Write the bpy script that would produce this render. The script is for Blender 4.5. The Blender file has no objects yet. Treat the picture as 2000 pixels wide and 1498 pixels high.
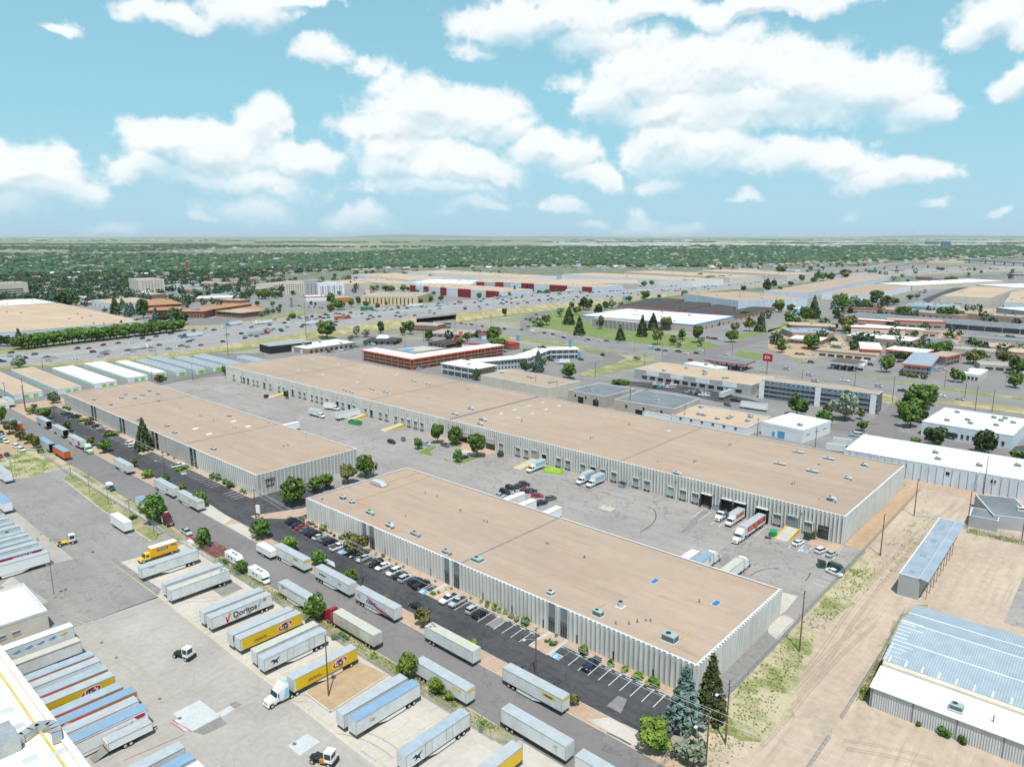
import bpy,math,random
import numpy as np
from mathutils import Vector,Matrix
random.seed(7);rng=np.random.default_rng(11)
scene=bpy.context.scene
R=math.radians
# ---------------------------------------------------------------- camera
CAMZ,PITCH,YAW,FPX=95.0,0.2023,-0.7311,1399.07
cam_d=bpy.data.cameras.new('camera');cam=bpy.data.objects.new('camera',cam_d)
scene.collection.objects.link(cam);scene.camera=cam
cam.location=(0,0,CAMZ)
cam.rotation_euler=(math.pi/2 -PITCH,0,-YAW)
cam_d.sensor_width=36;cam_d.lens=36*FPX/2000;cam_d.clip_end=200000;cam_d.clip_start=1
FW=np.array([math.sin(YAW)*math.cos(PITCH),math.cos(YAW)*math.cos(PITCH),-math.sin(PITCH)])
RT=np.array([math.cos(YAW),-math.sin(YAW),0.0]);UP=np.cross(RT,FW)
# ---------------------------------------------------------------- light
SUN_EL,SUN_AZ=R(66),math.atan2(0.72,-0.69)      # towards the sun: +X, -Y
sd=bpy.data.lights.new('sun','SUN');sun=bpy.data.objects.new('sun',sd)
scene.collection.objects.link(sun)
sd.energy=4.5;sd.angle=R(0.53);sd.color=(1.0,0.965,0.91)
sv=Vector((math.sin(SUN_AZ)*math.cos(SUN_EL),math.cos(SUN_AZ)*math.cos(SUN_EL),math.sin(SUN_EL)))
sun.rotation_euler=sv.to_track_quat('Z','Y').to_euler();sun.location=(0,0,300)
scene.view_settings.view_transform='Standard';scene.view_settings.look='None'
scene.view_settings.gamma=1;scene.view_settings.exposure=0.16
scene.cycles.max_bounces=5;scene.cycles.diffuse_bounces=2;scene.cycles.glossy_bounces=2
scene.cycles.transparent_max_bounces=12;scene.cycles.volume_bounces=0

class NT:
    def __init__(s,tree):s.t=tree;s.n=tree.nodes;s.l=tree.links
    def new(s,ty,**kw):
        n=s.n.new(ty)
        for k,v in kw.items():setattr(n,k,v)
        return n
    def set(s,sock,v):
        if v is None:return
        if isinstance(v,bpy.types.NodeSocket):s.l.new(v,sock)
        else:
            if sock.type=='RGBA' and isinstance(v,(tuple,list)) and len(v) ==3:v=(*v,1)
            sock.default_value=v
    def m(s,op,a,b=None,c=None,clamp=False):
        n=s.new('ShaderNodeMath',operation=op);n.use_clamp=clamp
        for i,v in enumerate((a,b,c)):
            if v is not None:s.set(n.inputs[i],v)
        return n.outputs[0]
    def vm(s,op,a,b=None):
        n=s.new('ShaderNodeVectorMath',operation=op)
        s.set(n.inputs[0],a)
        if b is not None:
            if op=='SCALE':s.set(n.inputs[3],b)
            else:s.set(n.inputs[1],b)
        return n.outputs['Value'] if op in ('DOT_PRODUCT','LENGTH') else n.outputs[0]
    def mix(s,f,a,b,bt='MIX'):
        n=s.new('ShaderNodeMix',data_type='RGBA',blend_type=bt)
        s.set(n.inputs[0],f);s.set(n.inputs[6],a);s.set(n.inputs[7],b)
        return n.outputs[2]
    def noise(s,vec,sc,det=3,rough=0.55,dist=0.0):
        n=s.new('ShaderNodeTexNoise')
        s.set(n.inputs['Vector'],vec);s.set(n.inputs['Scale'],sc);s.set(n.inputs['Detail'],det)
        s.set(n.inputs['Roughness'],rough);s.set(n.inputs['Distortion'],dist)
        return n.outputs['Fac']
    def mr(s,v,a,b,c=0.0,d=1.0,smooth=False):
        n=s.new('ShaderNodeMapRange',interpolation_type='SMOOTHSTEP' if smooth else 'LINEAR');n.clamp=True
        for i,x in enumerate((v,a,b,c,d)):s.set(n.inputs[i],x)
        return n.outputs[0]
    def mapping(s,vec,sc=(1,1,1),rot=(0,0,0)):
        n=s.new('ShaderNodeMapping');s.set(n.inputs[0],vec)
        n.inputs['Scale'].default_value=sc;n.inputs['Rotation'].default_value=rot
        return n.outputs[0]
def _gray(s,v):
    n=s.new('ShaderNodeCombineColor');[s.set(n.inputs[i],v) for i in range(3)];return n.outputs[0]
NT.new_gray=_gray
# ---------------------------------------------------------------- sky and clouds
world=bpy.data.worlds.new('World');scene.world=world;world.use_nodes=True
w=NT(world.node_tree);w.n.clear()
sky=w.new('ShaderNodeTexSky',sky_type='NISHITA');sky.sun_disc=False
sky.sun_elevation=SUN_EL;sky.sun_rotation=SUN_AZ;sky.altitude=1600;sky.air_density=1.0
sky.dust_density=1.2;sky.ozone_density=1.5
tc=w.new('ShaderNodeTexCoord').outputs['Generated']
sep=w.new('ShaderNodeSeparateXYZ');w.l.new(tc,sep.inputs[0])
az=w.m('ARCTAN2',sep.outputs[0],sep.outputs[1]);el=w.m('ARCSINE',sep.outputs[2])
def azel(px,py):
    d=FW*FPX+RT*(px-1000) +UP*(749-py);d=d/np.linalg.norm(d)
    return math.atan2(d[0],d[1]),math.asin(d[2])
# cloud lobes: photo x, y, half width, half height, strength
CL=[(60,335,130,55,1),(120,365,90,42,.9),(20,400,80,35,.7),(195,445,65,14,.55),
 (310,20,110,32,1),(480,22,100,42,1),(560,5,90,22,.9),(120,48,34,12,.5),(620,105,60,22,.6),
 (330,280,95,48,1),(430,300,130,62,1),(510,250,60,62,1),(590,320,80,40,1),(270,330,60,36,.9),(440,350,190,28,.85),(480,410,100,36,.7),(400,425,40,16,.6),(560,375,90,26,.6),
 (760,170,50,34,.6),(840,215,150,58,.9),(760,250,110,50,.9),(950,235,90,50,.85),(900,330,130,50,1),(760,330,70,42,.9),(850,370,150,26,.9),(700,430,80,28,.5),(780,300,90,40,.8),(930,400,90,24,.8),(720,130,30,22,.5),
 (1050,285,55,40,.95),(1110,310,70,50,1),(1175,350,42,34,.85),(1130,345,70,26,.8),(1090,405,48,18,.75),(1140,435,34,12,.5),
 (1000,50,120,55,1),(1100,30,150,42,1),(1250,20,130,35,1),(1480,15,200,28,.9),(1160,80,90,40,.8),(940,95,60,20,.6),
 (1260,150,100,80,1),(1400,130,130,85,1),(1560,150,130,85,1),(1690,180,120,70,1),(1790,225,90,40,.95),(1480,215,240,55,1),(1180,210,70,50,.9),(1300,225,130,45,1),(1110,160,40,26,.5),
 (1290,300,80,55,.95),(1400,300,120,45,.9),(1530,310,110,48,.95),(1620,320,100,42,.9),(1760,345,110,32,.95),(1680,355,60,24,.8),(1290,355,50,20,.7),
 (1930,40,80,40,.85),(1890,65,60,28,.8),(1980,160,50,36,.8),(1990,70,40,40,.7),(1455,388,26,14,.6),(1955,410,30,9,.45),(1835,410,26,10,.4),
 (1270,430,60,30,.75),(1320,445,60,22,.6),(1220,448,40,14,.5),(1665,420,16,12,.35)]
# the cloud field is worked out over azimuth x elevation of the sky (front 130 degrees), so it stays put when the camera moves
CW_,CH_,AZ0,AZ1,EL1=2816,704,YAW-1.14,YAW+1.14,0.56
def fbm(base,octs,gain,seed,asp=1.0):
    rr=np.random.default_rng(seed);out=np.zeros((CH_,CW_),np.float32);amp=1.0;tot=0
    for o_ in range(octs):
        n=base*2**o_;gw=int(n*CW_/CH_*asp)+4;gh=n+4
        g=rr.random((gh,gw)).astype(np.float32)
        yy=np.linspace(0,n,CH_,dtype=np.float32);xx=np.linspace(0,gw-4,CW_,dtype=np.float32)
        yi=yy.astype(int);xi=xx.astype(int);fy=yy-yi;fx=xx-xi;fy=fy*fy*(3-2*fy);fx=fx*fx*(3-2*fx)
        top=g[yi][:,xi]*(1-fx)+g[yi][:,xi+1]*fx;bot=g[yi+1][:,xi]*(1-fx)+g[yi+1][:,xi+1]*fx
        v=top*(1-fy)[:,None]+bot*fy[:,None]
        if gain>0:out+=amp*v
        else:out+=amp*np.abs(2*v-1)
        tot+=amp;amp *= abs(gain)
    return out/tot
AZg,ELg=np.meshgrid(np.linspace(AZ0,AZ1,CW_,dtype=np.float32),np.linspace(0,EL1,CH_,dtype=np.float32))
wa=fbm(9,7,.56,3);wb=fbm(9,7,.56,4);bil=1-fbm(22,6,-.6,5,.8);sm=fbm(5,5,.5,6)
def field(da,de):
    A_=AZg+da+(wa-.5)*.058;E_=ELg+de+(wb-.5)*.044;acc=np.full(A_.shape,-1.0,np.float32)
    for c in CL:
        a0,e0=azel(c[0],c[1]);a1,_=azel(c[0]+c[2],c[1]);_,e1=azel(c[0],c[1]-c[3])
        sa,se=abs(a1-a0)*1.12,abs(e1-e0)*1.12
        i0=max(0,int((a0-2.2*sa-AZ0)/(AZ1-AZ0)*CW_));i1=min(CW_,int((a0+2.2*sa-AZ0)/(AZ1-AZ0)*CW_)+1)
        dx=(A_[:,i0:i1]-a0)/sa;dy=(E_[:,i0:i1]-e0)/se;dy=np.where(dy<0,dy*1.25,dy)
        v=(1-np.sqrt(dx*dx+dy*dy))*c[4];u=acc[:,i0:i1]
        h=np.clip(.5+.5*(v-u)/.3,0,1);acc[:,i0:i1] =u*(1-h)+v*h+.3*h*(1-h)*.5
    return acc+(bil-.55)*.46+(sm-.5)*.55
def sstep(x,a,b_):t=np.clip((x-a)/(b_-a),0,1);return t*t*(3-2*t)
F0=field(0,0)
def boxb(X,ry,rx):
    for ax,r_ in ((0,ry),(1,rx)):
        c_=np.cumsum(np.concatenate([np.repeat(X.take([0],ax),r_,ax),X,np.repeat(X.take([-1],ax),r_+1,ax)],ax),ax,dtype=np.float64)
        n_=X.shape[ax];X=((c_.take(range(2*r_,2*r_+n_),ax)-c_.take(range(0,n_),ax))/(2*r_)).astype(np.float32)
    return X
T_=sstep(F0,0,.9);Tb=boxb(T_,9,9)
up=np.roll(Tb,-16,0);rt=np.roll(Tb,-12,1);dn=np.roll(Tb,16,0)
big_=boxb(T_,26,26);above=np.roll(big_,-34,0)
Fb=boxb(F0,3,3);shade=.82 -1.5*(np.roll(Fb,-8,0)-Fb) -.9*(np.roll(Fb,7,1)-Fb) -.62*(above-.35)*sstep(F0,.15,.9)
below=np.roll(big_,34,0);bt=np.clip((above-below)*1.3,0,1);alp=sstep(F0,-.04,.36+.4*bt)*.93*(1-.6*bt)
px_=np.zeros((CH_,CW_,4),np.float32);px_[...,0] =alp;px_[...,1] =np.clip(shade,0,1);px_[...,3] =1
cimg=bpy.data.images.new('cloud_field',CW_,CH_,float_buffer=True);cimg.colorspace_settings.name='Non-Color'
cimg.pixels.foreach_set(px_.ravel());cimg.update()
uvc=w.new('ShaderNodeCombineXYZ');w.l.new(w.mr(az,AZ0,AZ1),uvc.inputs[0]);w.l.new(w.mr(el,0,EL1),uvc.inputs[1])
ti=w.new('ShaderNodeTexImage',extension='EXTEND');ti.image=cimg;w.l.new(uvc.outputs[0],ti.inputs[0])
si=w.new('ShaderNodeSeparateColor');w.l.new(ti.outputs[0],si.inputs[0])
edge=w.m('MULTIPLY',w.mr(w.m('ABSOLUTE',w.m('SUBTRACT',az,YAW)),1.0,1.12,1,0),w.mr(el,EL1*.85,EL1*.98,1,0))
rest=w.mr(w.noise(tc,4,4,.6),.5,.66,0,.8,True)
alpha=w.m('ADD',w.m('MULTIPLY',si.outputs[0],edge),w.m('MULTIPLY',rest,w.m('SUBTRACT',1.0,edge)))
lit2=w.m('ADD',w.m('MULTIPLY',si.outputs[1],edge),w.m('MULTIPLY',.8,w.m('SUBTRACT',1.0,edge)))
cloudc=w.mix(w.mr(lit2,.15,.85),(0.60,0.71,0.77),(0.90,0.93,0.94))
skyc=w.mix(1.0,sky.outputs[0],(0.115,0.150,0.125),'MULTIPLY')
skyc=w.mix(w.mr(el,0.0,1.1,0.90,0.0),skyc,(0.295,0.59,0.72))
skyc=w.mix(w.mr(el,0.0,0.17,0.85,0.0,True),skyc,(0.40,0.62,0.745))
fade=w.m('MULTIPLY',alpha,w.mr(el,0.0,0.07,0.35,1.0,True))
bg=w.new('ShaderNodeBackground');w.l.new(w.mix(fade,skyc,cloudc),bg.inputs[0]);bg.inputs[1].default_value=1.0
wo=w.new('ShaderNodeOutputWorld');w.l.new(bg.outputs[0],wo.inputs[0])
# ---------------------------------------------------------------- photo readings -> places on the ground
VIEWS={'z':(0,0,1),'A':(180,1080,20/3),'B':(440,1150,20/3),'C':(0,960,20/3),'D':(500,980,20/3),'E':(820,1120,20/3),'F':(1380,960,20/3),'G':(0,740,20/3),'H':(640,1120,20/3)}
for i_,k_ in enumerate('abcdefghijkl'):VIEWS[k_] =((i_ % 4)*500,(430,760,1128)[i_//4],4)
def full(k,x,y):
    o=VIEWS[k];return o[0]+x/o[2],o[1]+y/o[2]
def gxy(px,py,z=0.0):
    d=FW*FPX+RT*(px-1000) +UP*(749-py)
    if d[2] >-1e-3:d[2] =-1e-3
    t=(z-CAMZ)/d[2];return Vector((d[0]*t,d[1]*t))
def gk(k,x,y,z=0.0):return gxy(*full(k,x,y),z)
def proj(x,y,z):
    d=np.array([x,y,z-CAMZ]);s=d @ FW
    return 1000+FPX*(d @ RT)/s,749-FPX*(d @ UP)/s
def mpp(v):return math.hypot(math.hypot(v[0],v[1]),CAMZ)/FPX      # metres per photo pixel there
def height_for(base,top):
    g=gxy(*base);lo,hi=0,80
    for _ in range(30):
        m=(lo+hi)/2
        if proj(g.x,g.y,m)[1] >top[1]:lo=m
        else:hi=m
    return lo
def x_on(px,y,z=0):    # world x of photo column px on the line y = const
    a=(px-1000)/FPX
    # (d.RT) = a (d.FW)
    k0=y*RT[1] -a*(y*FW[1] +(z-CAMZ)*FW[2]);return -k0/(RT[0]-a*FW[0])
# ---------------------------------------------------------------- materials
MATS={}
def mat(name,col,rough=0.8,var=0.12,scale=0.4,scale2=None,metal=0.0,bump=0.0,spec=0.3,tint=None,fn=None):
    if name in MATS:return MATS[name]
    m=bpy.data.materials.new(name);m.use_nodes=True;MATS[name] =m
    t=NT(m.node_tree);bs=t.n['Principled BSDF']
    bs.inputs['Roughness'].default_value=rough;bs.inputs['Metallic'].default_value=metal
    bs.inputs['Specular IOR Level'].default_value=spec
    pos=t.new('ShaderNodeNewGeometry').outputs['Position']
    if fn:c=fn(t,pos,bs)
    else:
        n1=t.noise(pos,scale,4);n2=t.noise(pos,scale2 or scale*7,3)
        f=t.m('ADD',t.m('MULTIPLY',n1,.65),t.m('MULTIPLY',n2,.35))
        lo=tuple(x*(1-var*1.6) for x in col);hi=tuple(min(1,x*(1+var*1.6)) for x in (tint or col))
        c=t.mix(t.mr(f,.3,.7),lo,hi)
    t.set(bs.inputs['Base Color'],c)
    if bump:
        b=t.new('ShaderNodeBump');b.inputs['Strength'].default_value=bump;b.inputs['Distance'].default_value=0.05
        t.l.new(t.noise(pos,6,4),b.inputs['Height']);t.l.new(b.outputs[0],bs.inputs['Normal'])
    return m
def srgb(r,g,b):return tuple(((x/255)/12.92 if x/255<=.04045 else ((x/255+.055)/1.055)**2.4) for x in (r,g,b))
def sc_(c,k):return tuple(x*k for x in c)
def S(r,g,b,k=0.74):return sc_(srgb(r,g,b),k)     # picture colour of a sunlit surface -> its own colour
def cracks(t,pos,scale,wd,w0=0.0):
    v=t.new('ShaderNodeTexVoronoi',feature='DISTANCE_TO_EDGE');v.inputs['Scale'].default_value=scale
    dist=t.vm('ADD',pos,t.vm('SCALE',t.new('ShaderNodeTexNoise').outputs['Color'],0))
    n=t.new('ShaderNodeTexNoise');t.set(n.inputs['Vector'],pos);n.inputs['Scale'].default_value=.25;n.inputs['Detail'].default_value=5
    t.l.new(t.vm('ADD',pos,t.vm('SCALE',t.vm('SUBTRACT',n.outputs['Color'],(.5,.5,.5)),9.0)),v.inputs['Vector'])
    return t.mr(v.outputs['Distance'],w0,wd,1.0,0.0)
def f_asphalt(base,crack=.5,stain=.25,sc=1.0):
    def fn(t,pos,bs):
        n1=t.noise(pos,.045*sc,5,.6);n2=t.noise(pos,.6,4);n3=t.noise(t.mapping(pos,(.02,.35,1)),1,4)
        f=t.m('ADD',t.m('ADD',t.m('MULTIPLY',n1,.5),t.m('MULTIPLY',n2,.25)),t.m('MULTIPLY',n3,.25))
        c=t.mix(t.mr(f,.35,.65),sc_(base,1-stain),sc_(base,1+stain))
        gr=t.mr(t.noise(pos,9,2),.3,.7,.9,1.1)
        c=t.mix(1.0,c,t.new_gray(gr),'MULTIPLY')
        cr=t.m('MULTIPLY',cracks(t,pos,.11,.022),t.mr(t.noise(pos,.03,2),.36,.52))
        return t.mix(t.m('MULTIPLY',cr,crack),c,sc_(base,.4))
    return fn
def f_conc(base,joint=4.5,jd=.82,stain=.16,rot=0):
    def fn(t,pos,bs):
        n1=t.noise(pos,.06,5,.6);n2=t.noise(pos,.8,4)
        c=t.mix(t.mr(t.m('ADD',t.m('MULTIPLY',n1,.6),t.m('MULTIPLY',n2,.4)),.32,.68),sc_(base,1-stain),sc_(base,1+stain*.7))
        br=t.new('ShaderNodeTexBrick');br.offset=0;t.set(br.inputs['Vector'],t.mapping(pos,(1,1,1),(0,0,rot)))
        for k,v in (('Scale',1.0),('Mortar Size',.035),('Brick Width',joint),('Row Height',joint),('Mortar Smooth',.3)):br.inputs[k].default_value=v
        br.inputs['Color1'].default_value=(.96,.96,.96,1);br.inputs['Color2'].default_value=(1.04,1.03,1.02,1);br.inputs['Mortar'].default_value=(jd,jd,jd,1)
        c=t.mix(1.0,c,br.outputs[0],'MULTIPLY')
        st=t.mr(t.noise(t.mapping(pos,(.5,.06,1)),1,5,.6),.6,.8)
        return t.mix(t.m('MULTIPLY',st,.5),c,sc_(base,.5))
    return fn
def f_roof(base,seam=0.0):
    def fn(t,pos,bs):
        n1=t.noise(pos,.018,5,.6);n2=t.noise(pos,.3,4);n3=t.noise(t.mapping(pos,(.012,.16,1)),1,5)
        f=t.m('ADD',t.m('ADD',t.m('MULTIPLY',n1,.45),t.m('MULTIPLY',n2,.2)),t.m('MULTIPLY',n3,.35))
        c=t.mix(t.mr(f,.33,.67),sc_(base,.84),sc_(base,1.1))
        st=t.mr(t.noise(t.mapping(pos,(.05,.5,1)),1,6,.7),.60,.70)
        c=t.mix(t.m('MULTIPLY',st,.5),c,(base[0]*.62,base[1]*.55,base[2]*.5))
        pe=t.mr(t.noise(pos,.035,3),.56,.68)
        c=t.mix(t.m('MULTIPLY',pe,.42),c,(base[0]*.95,base[1]*.80,base[2]*.68))
        c=t.mix(t.m('MULTIPLY',t.mr(t.noise(pos,.9,4,.7),.6,.75),.22),c,sc_(base,.7))
        br=t.new('ShaderNodeTexBrick');br.offset=.5;t.set(br.inputs['Vector'],pos)
        for k,v in (('Scale',1.0),('Mortar Size',.03),('Brick Width',11),('Row Height',.95),('Mortar Smooth',.5)):br.inputs[k].default_value=v
        br.inputs['Color1'].default_value=(.965,.965,.965,1);br.inputs['Color2'].default_value=(1.03,1.03,1.03,1);br.inputs['Mortar'].default_value=(.88,.88,.88,1)
        b2=t.new('ShaderNodeTexBrick');b2.offset=.37;t.set(b2.inputs['Vector'],pos)
        for k,v in (('Scale',1.0),('Mortar Size',.04),('Brick Width',37),('Row Height',17),('Mortar Smooth',.5)):b2.inputs[k].default_value=v
        b2.inputs['Color1'].default_value=(.96,.955,.95,1);b2.inputs['Color2'].default_value=(1.03,1.03,1.03,1);b2.inputs['Mortar'].default_value=(.9,.9,.9,1)
        c=t.mix(1.0,c,b2.outputs[0],'MULTIPLY')
        return t.mix(1.0,c,br.outputs[0],'MULTIPLY')
    return fn
def f_dirt(base,green=0.25):
    def fn(t,pos,bs):
        n1=t.noise(pos,.03,6,.62);n2=t.noise(pos,.5,5,.65);n3=t.noise(t.mapping(pos,(.5,.04,1),(0,0,.25)),1,5)
        f=t.m('ADD',t.m('ADD',t.m('MULTIPLY',n1,.4),t.m('MULTIPLY',n2,.35)),t.m('MULTIPLY',n3,.25))
        c=t.mix(t.mr(f,.36,.64),sc_(base,.70),sc_(base,1.16))
        tr=t.mr(t.noise(t.mapping(pos,(2.2,.03,1),(0,0,.12)),1,3,.4,.4),.55,.68)
        c=t.mix(t.m('MULTIPLY',t.m('MULTIPLY',tr,t.mr(n1,.45,.6)),.5),c,sc_(base,.66))
        sp=t.mr(t.noise(pos,2.4,4),.6,.72)
        c=t.mix(t.m('MULTIPLY',sp,.35),c,sc_(base,.6))
        g=t.m('MULTIPLY',t.mr(t.noise(pos,.05,5,.7),.56,.68),t.mr(t.noise(pos,1.1,3),.4,.6))
        return t.mix(t.m('MULTIPLY',g,green),c,(.16,.17,.06))
    return fn
def f_grass(a,b,dry,k=.5):
    def fn(t,pos,bs):
        c=t.mix(t.mr(t.noise(pos,.6,5,.65),.35,.65),a,b)
        d=t.mr(t.noise(pos,.09,6,.7),.62-.25*k,.72-.2*k)
        c=t.mix(d,c,dry)
        return t.mix(t.m('MULTIPLY',t.mr(t.noise(pos,2.2,4),.5,.75),.45),c,sc_(a,.45))
    return fn
def f_leaf(a,b,sc=.55):
    def fn(t,pos,bs):
        oi=t.new('ShaderNodeObjectInfo').outputs['Random']
        n=t.noise(pos,sc,3);c=t.mix(t.mr(n,.35,.65),a,b)
        n2=t.new('ShaderNodeHueSaturation');t.set(n2.inputs['Color'],c);t.set(n2.inputs['Hue'],t.mr(oi,0,1,.485,.515));t.set(n2.inputs['Value'],t.mr(oi,0,1,.8,1.2))
        return n2.outputs[0]
    return fn
def f_rib(base,period,depth,axis=0,dirt=.25):
    def fn(t,pos,bs):
        s=t.new('ShaderNodeSeparateXYZ');t.l.new(pos,s.inputs[0])
        a=s.outputs[0] if axis==0 else (s.outputs[1] if axis==1 else t.m('ADD',s.outputs[0],s.outputs[1]))
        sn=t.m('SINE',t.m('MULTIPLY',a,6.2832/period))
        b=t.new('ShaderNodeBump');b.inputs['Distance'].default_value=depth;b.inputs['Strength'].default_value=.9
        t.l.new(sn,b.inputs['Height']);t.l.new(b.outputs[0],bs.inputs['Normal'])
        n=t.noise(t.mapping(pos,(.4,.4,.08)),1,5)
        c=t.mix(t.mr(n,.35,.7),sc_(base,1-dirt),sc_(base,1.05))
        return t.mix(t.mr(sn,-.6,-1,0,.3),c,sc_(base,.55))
    return fn
M={}
def dm(k,*a,**kw):M[k] =mat(k,*a,**kw)
TAN=S(190,168,149)
dm('tan_roof',TAN,fn=f_roof(TAN));dm('sand_roof',TAN,fn=f_roof(S(208,184,158)))
dm('dull_roof',TAN,fn=f_roof(S(190,175,160)))
dm('white_roof',(.66,.665,.66),var=.07,scale=.08,scale2=.9);dm('grey_roof',(.16,.18,.20),var=.15,scale=.1);dm('dark_roof',(.05,.055,.06),var=.2,scale=.2)
dm('blue_grey_roof',(.26,.32,.38),var=.12,scale=.2);dm('brown_roof',S(190,140,100),var=.15,scale=.3)
dm('orange_trim',(.72,.11,.03),var=.05);dm('red_trim',S(205,45,50),var=.06);dm('maroon_panel',S(140,45,58),var=.12,scale=.3)
def f_precast(base):
    def fn(t,pos,bs):
        n=t.noise(t.mapping(pos,(1.3,1.3,.12)),1,5,.6);n2=t.noise(pos,.12,4)
        c=t.mix(t.mr(t.m('ADD',t.m('MULTIPLY',n,.6),t.m('MULTIPLY',n2,.4)),.35,.68),sc_(base,.78),sc_(base,1.08))
        return c
    return fn
dm('precast',(.5,.5,.48),fn=f_precast((.66,.665,.64)))
dm('precast_white',(.5,.5,.48),fn=f_precast((.56,.61,.68)))
dm('plain_wall',(.5,.5,.48),fn=f_precast((.43,.425,.40)))
dm('white_wall',(.64,.66,.68),var=.06,scale=.3);dm('cream_wall',(.55,.50,.42),var=.08,scale=.2);dm('tan_wall',(.42,.36,.31),var=.08,scale=.2)
dm('brick',(.24,.12,.08),var=.18,scale=.5);dm('brown_wall',(.33,.24,.19),var=.1,scale=.3);dm('grey_wall',(.34,.35,.36),var=.08,scale=.2)
dm('pale_blue_wall',(.50,.57,.64),var=.08,scale=.2);dm('black_wall',(.02,.022,.027),var=.3,scale=.4);dm('yellow_wall',(.55,.44,.27),var=.08,scale=.2)
dm('coping',(.55,.57,.58),var=.08);dm('joint_metal',(.18,.20,.21),var=.1);dm('dark_gap',(.02,.02,.022),rough=.5)
dm('glass',(.025,.035,.045),rough=.12,var=.2,scale=.8,spec=.7);dm('blue_glass',(.06,.13,.2),rough=.15,var=.2,spec=.6)
dm('dock_door',(.30,.31,.30),var=.12,scale=1.2);dm('rubber',(.018,.018,.019),rough=.7);dm('louvre',(.12,.12,.11),var=.3,scale=3)
dm('ac_grey',(.42,.45,.45),var=.15,scale=2);dm('ac_green',(.27,.40,.38),var=.12,scale=2);dm('metal',(.45,.47,.48),rough=.45,var=.12,metal=.5)
dm('yellow_paint',S(240,200,40),var=.12,scale=1);dm('yellow_pipe',(.55,.42,.14),var=.1);dm('skylight_blue',(.03,.16,.38),rough=.2,var=.2,spec=.6)
dm('skylight_pale',(.42,.48,.52),rough=.3,var=.1)
dm('asphalt_new',(.05,.05,.06),fn=f_asphalt((.064,.064,.069),.97,.48));dm('asphalt_street',(.2,.19,.19),fn=f_asphalt((.185,.172,.170),.5,.12))
dm('asphalt_lot',(.2,.2,.2),fn=f_asphalt((.285,.262,.246),.75,.2));dm('asphalt_yard',(.2,.2,.2),fn=f_asphalt((.245,.23,.22),.6,.2))
dm('asphalt_far',(.25,.24,.24),fn=f_asphalt((.215,.205,.20),.3,.2));dm('freeway',(.3,.29,.28),fn=f_conc((.275,.265,.265),6,.93,.14))
dm('concrete',(.5,.45,.4),fn=f_conc((.47,.435,.39)));dm('concrete_yard',(.4,.37,.33),fn=f_conc((.355,.332,.30),7.5,.80,.2))
dm('concrete_pale',(.45,.47,.47),var=.12,scale=.3);dm('patch_dark',(.21,.205,.195),var=.15,scale=.8)
dm('dirt',(.5,.4,.35),fn=f_dirt(S(206,186,166),.4));dm('gravel_bed',(.5,.35,.25),fn=f_dirt(S(204,176,152),.06));dm('gravel_tan',(.5,.4,.3),fn=f_dirt(S(200,172,138),.1))
dm('weeds',(.3,.3,.1),fn=f_grass((.14,.17,.05),(.25,.26,.10),(.44,.38,.26),.9));dm('lawn',(.1,.2,.05),fn=f_grass((.12,.17,.045),(.19,.24,.075),(.33,.30,.15),.25))
dm('dry_grass',(.3,.3,.1),fn=f_grass((.22,.21,.09),(.32,.29,.14),(.42,.35,.22),.6));dm('verge',(.3,.3,.1),fn=f_grass((.15,.18,.06),(.25,.26,.10),(.38,.32,.18),.5))
dm('paint_white',(.72,.72,.70),var=.12,scale=2);dm('paint_yellow',(.55,.42,.16),var=.25,scale=1.5);dm('kerb',(.48,.44,.39),var=.12,scale=.5)
dm('paint_blue',(.08,.3,.55),var=.15,scale=1);dm('paint_red',(.4,.05,.05),var=.15)
dm('leaf',(.1,.2,.03),rough=.6,fn=f_leaf((.055,.115,.018),(.13,.21,.035)));dm('leaf_bright',(.1,.2,.03),rough=.6,fn=f_leaf((.10,.18,.02),(.21,.30,.04)))
dm('leaf_dark',(.1,.2,.03),rough=.65,fn=f_leaf((.035,.07,.018),(.085,.125,.035)));dm('leaf_spruce',(.1,.2,.03),rough=.65,fn=f_leaf((.07,.12,.10),(.16,.23,.20)))
dm('leaf_fir',(.1,.2,.03),rough=.65,fn=f_leaf((.035,.055,.014),(.10,.115,.035)));dm('leaf_silver',(.2,.2,.2),rough=.65,fn=f_leaf((.17,.21,.14),(.30,.34,.24)))
dm('leaf_far',(.1,.2,.03),rough=.7,fn=f_leaf((.015,.052,.026),(.062,.122,.050),.03));dm('leaf_olive',(.2,.2,.2),rough=.65,fn=f_leaf((.10,.11,.03),(.19,.18,.06)))
dm('leaf_red',(.3,.05,.03),rough=.6,fn=f_leaf((.2,.03,.02),(.35,.08,.04)))
dm('bark',(.12,.09,.07),var=.2,scale=2);dm('wood_pole',(.14,.09,.065),var=.2,scale=2);dm('steel_pole',(.16,.15,.14),var=.15,scale=1,rough=.5)
dm('tyre',(.02,.02,.02),rough=.8,var=.2,scale=4);dm('rim',(.55,.56,.57),rough=.35,metal=.4,var=.1);dm('chassis',(.03,.03,.032),var=.3,scale=2)
dm('lamp_clear',(.7,.72,.72),rough=.15);dm('lamp_red',(.35,.02,.02),rough=.25);dm('skin',(.45,.28,.2),rough=.6);dm('hi_vis',(.62,.62,.12),var=.1);dm('navy_cloth',(.03,.04,.07))
def trailer_mat(key,col,dirt=.12):
    def fn(t,pos,bs):
        n=t.noise(t.mapping(pos,(.5,.5,.25)),1,5,.6);n2=t.noise(pos,2.5,3)
        f=t.m('ADD',t.m('MULTIPLY',n,.7),t.m('MULTIPLY',n2,.3))
        return t.mix(t.mr(f,.38,.68),(col[0]*(1-dirt),col[1]*(1-dirt*1.15),col[2]*(1-dirt*1.4)),col)
    M[key] =mat(key,col,rough=.4,spec=.4,fn=fn)
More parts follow.
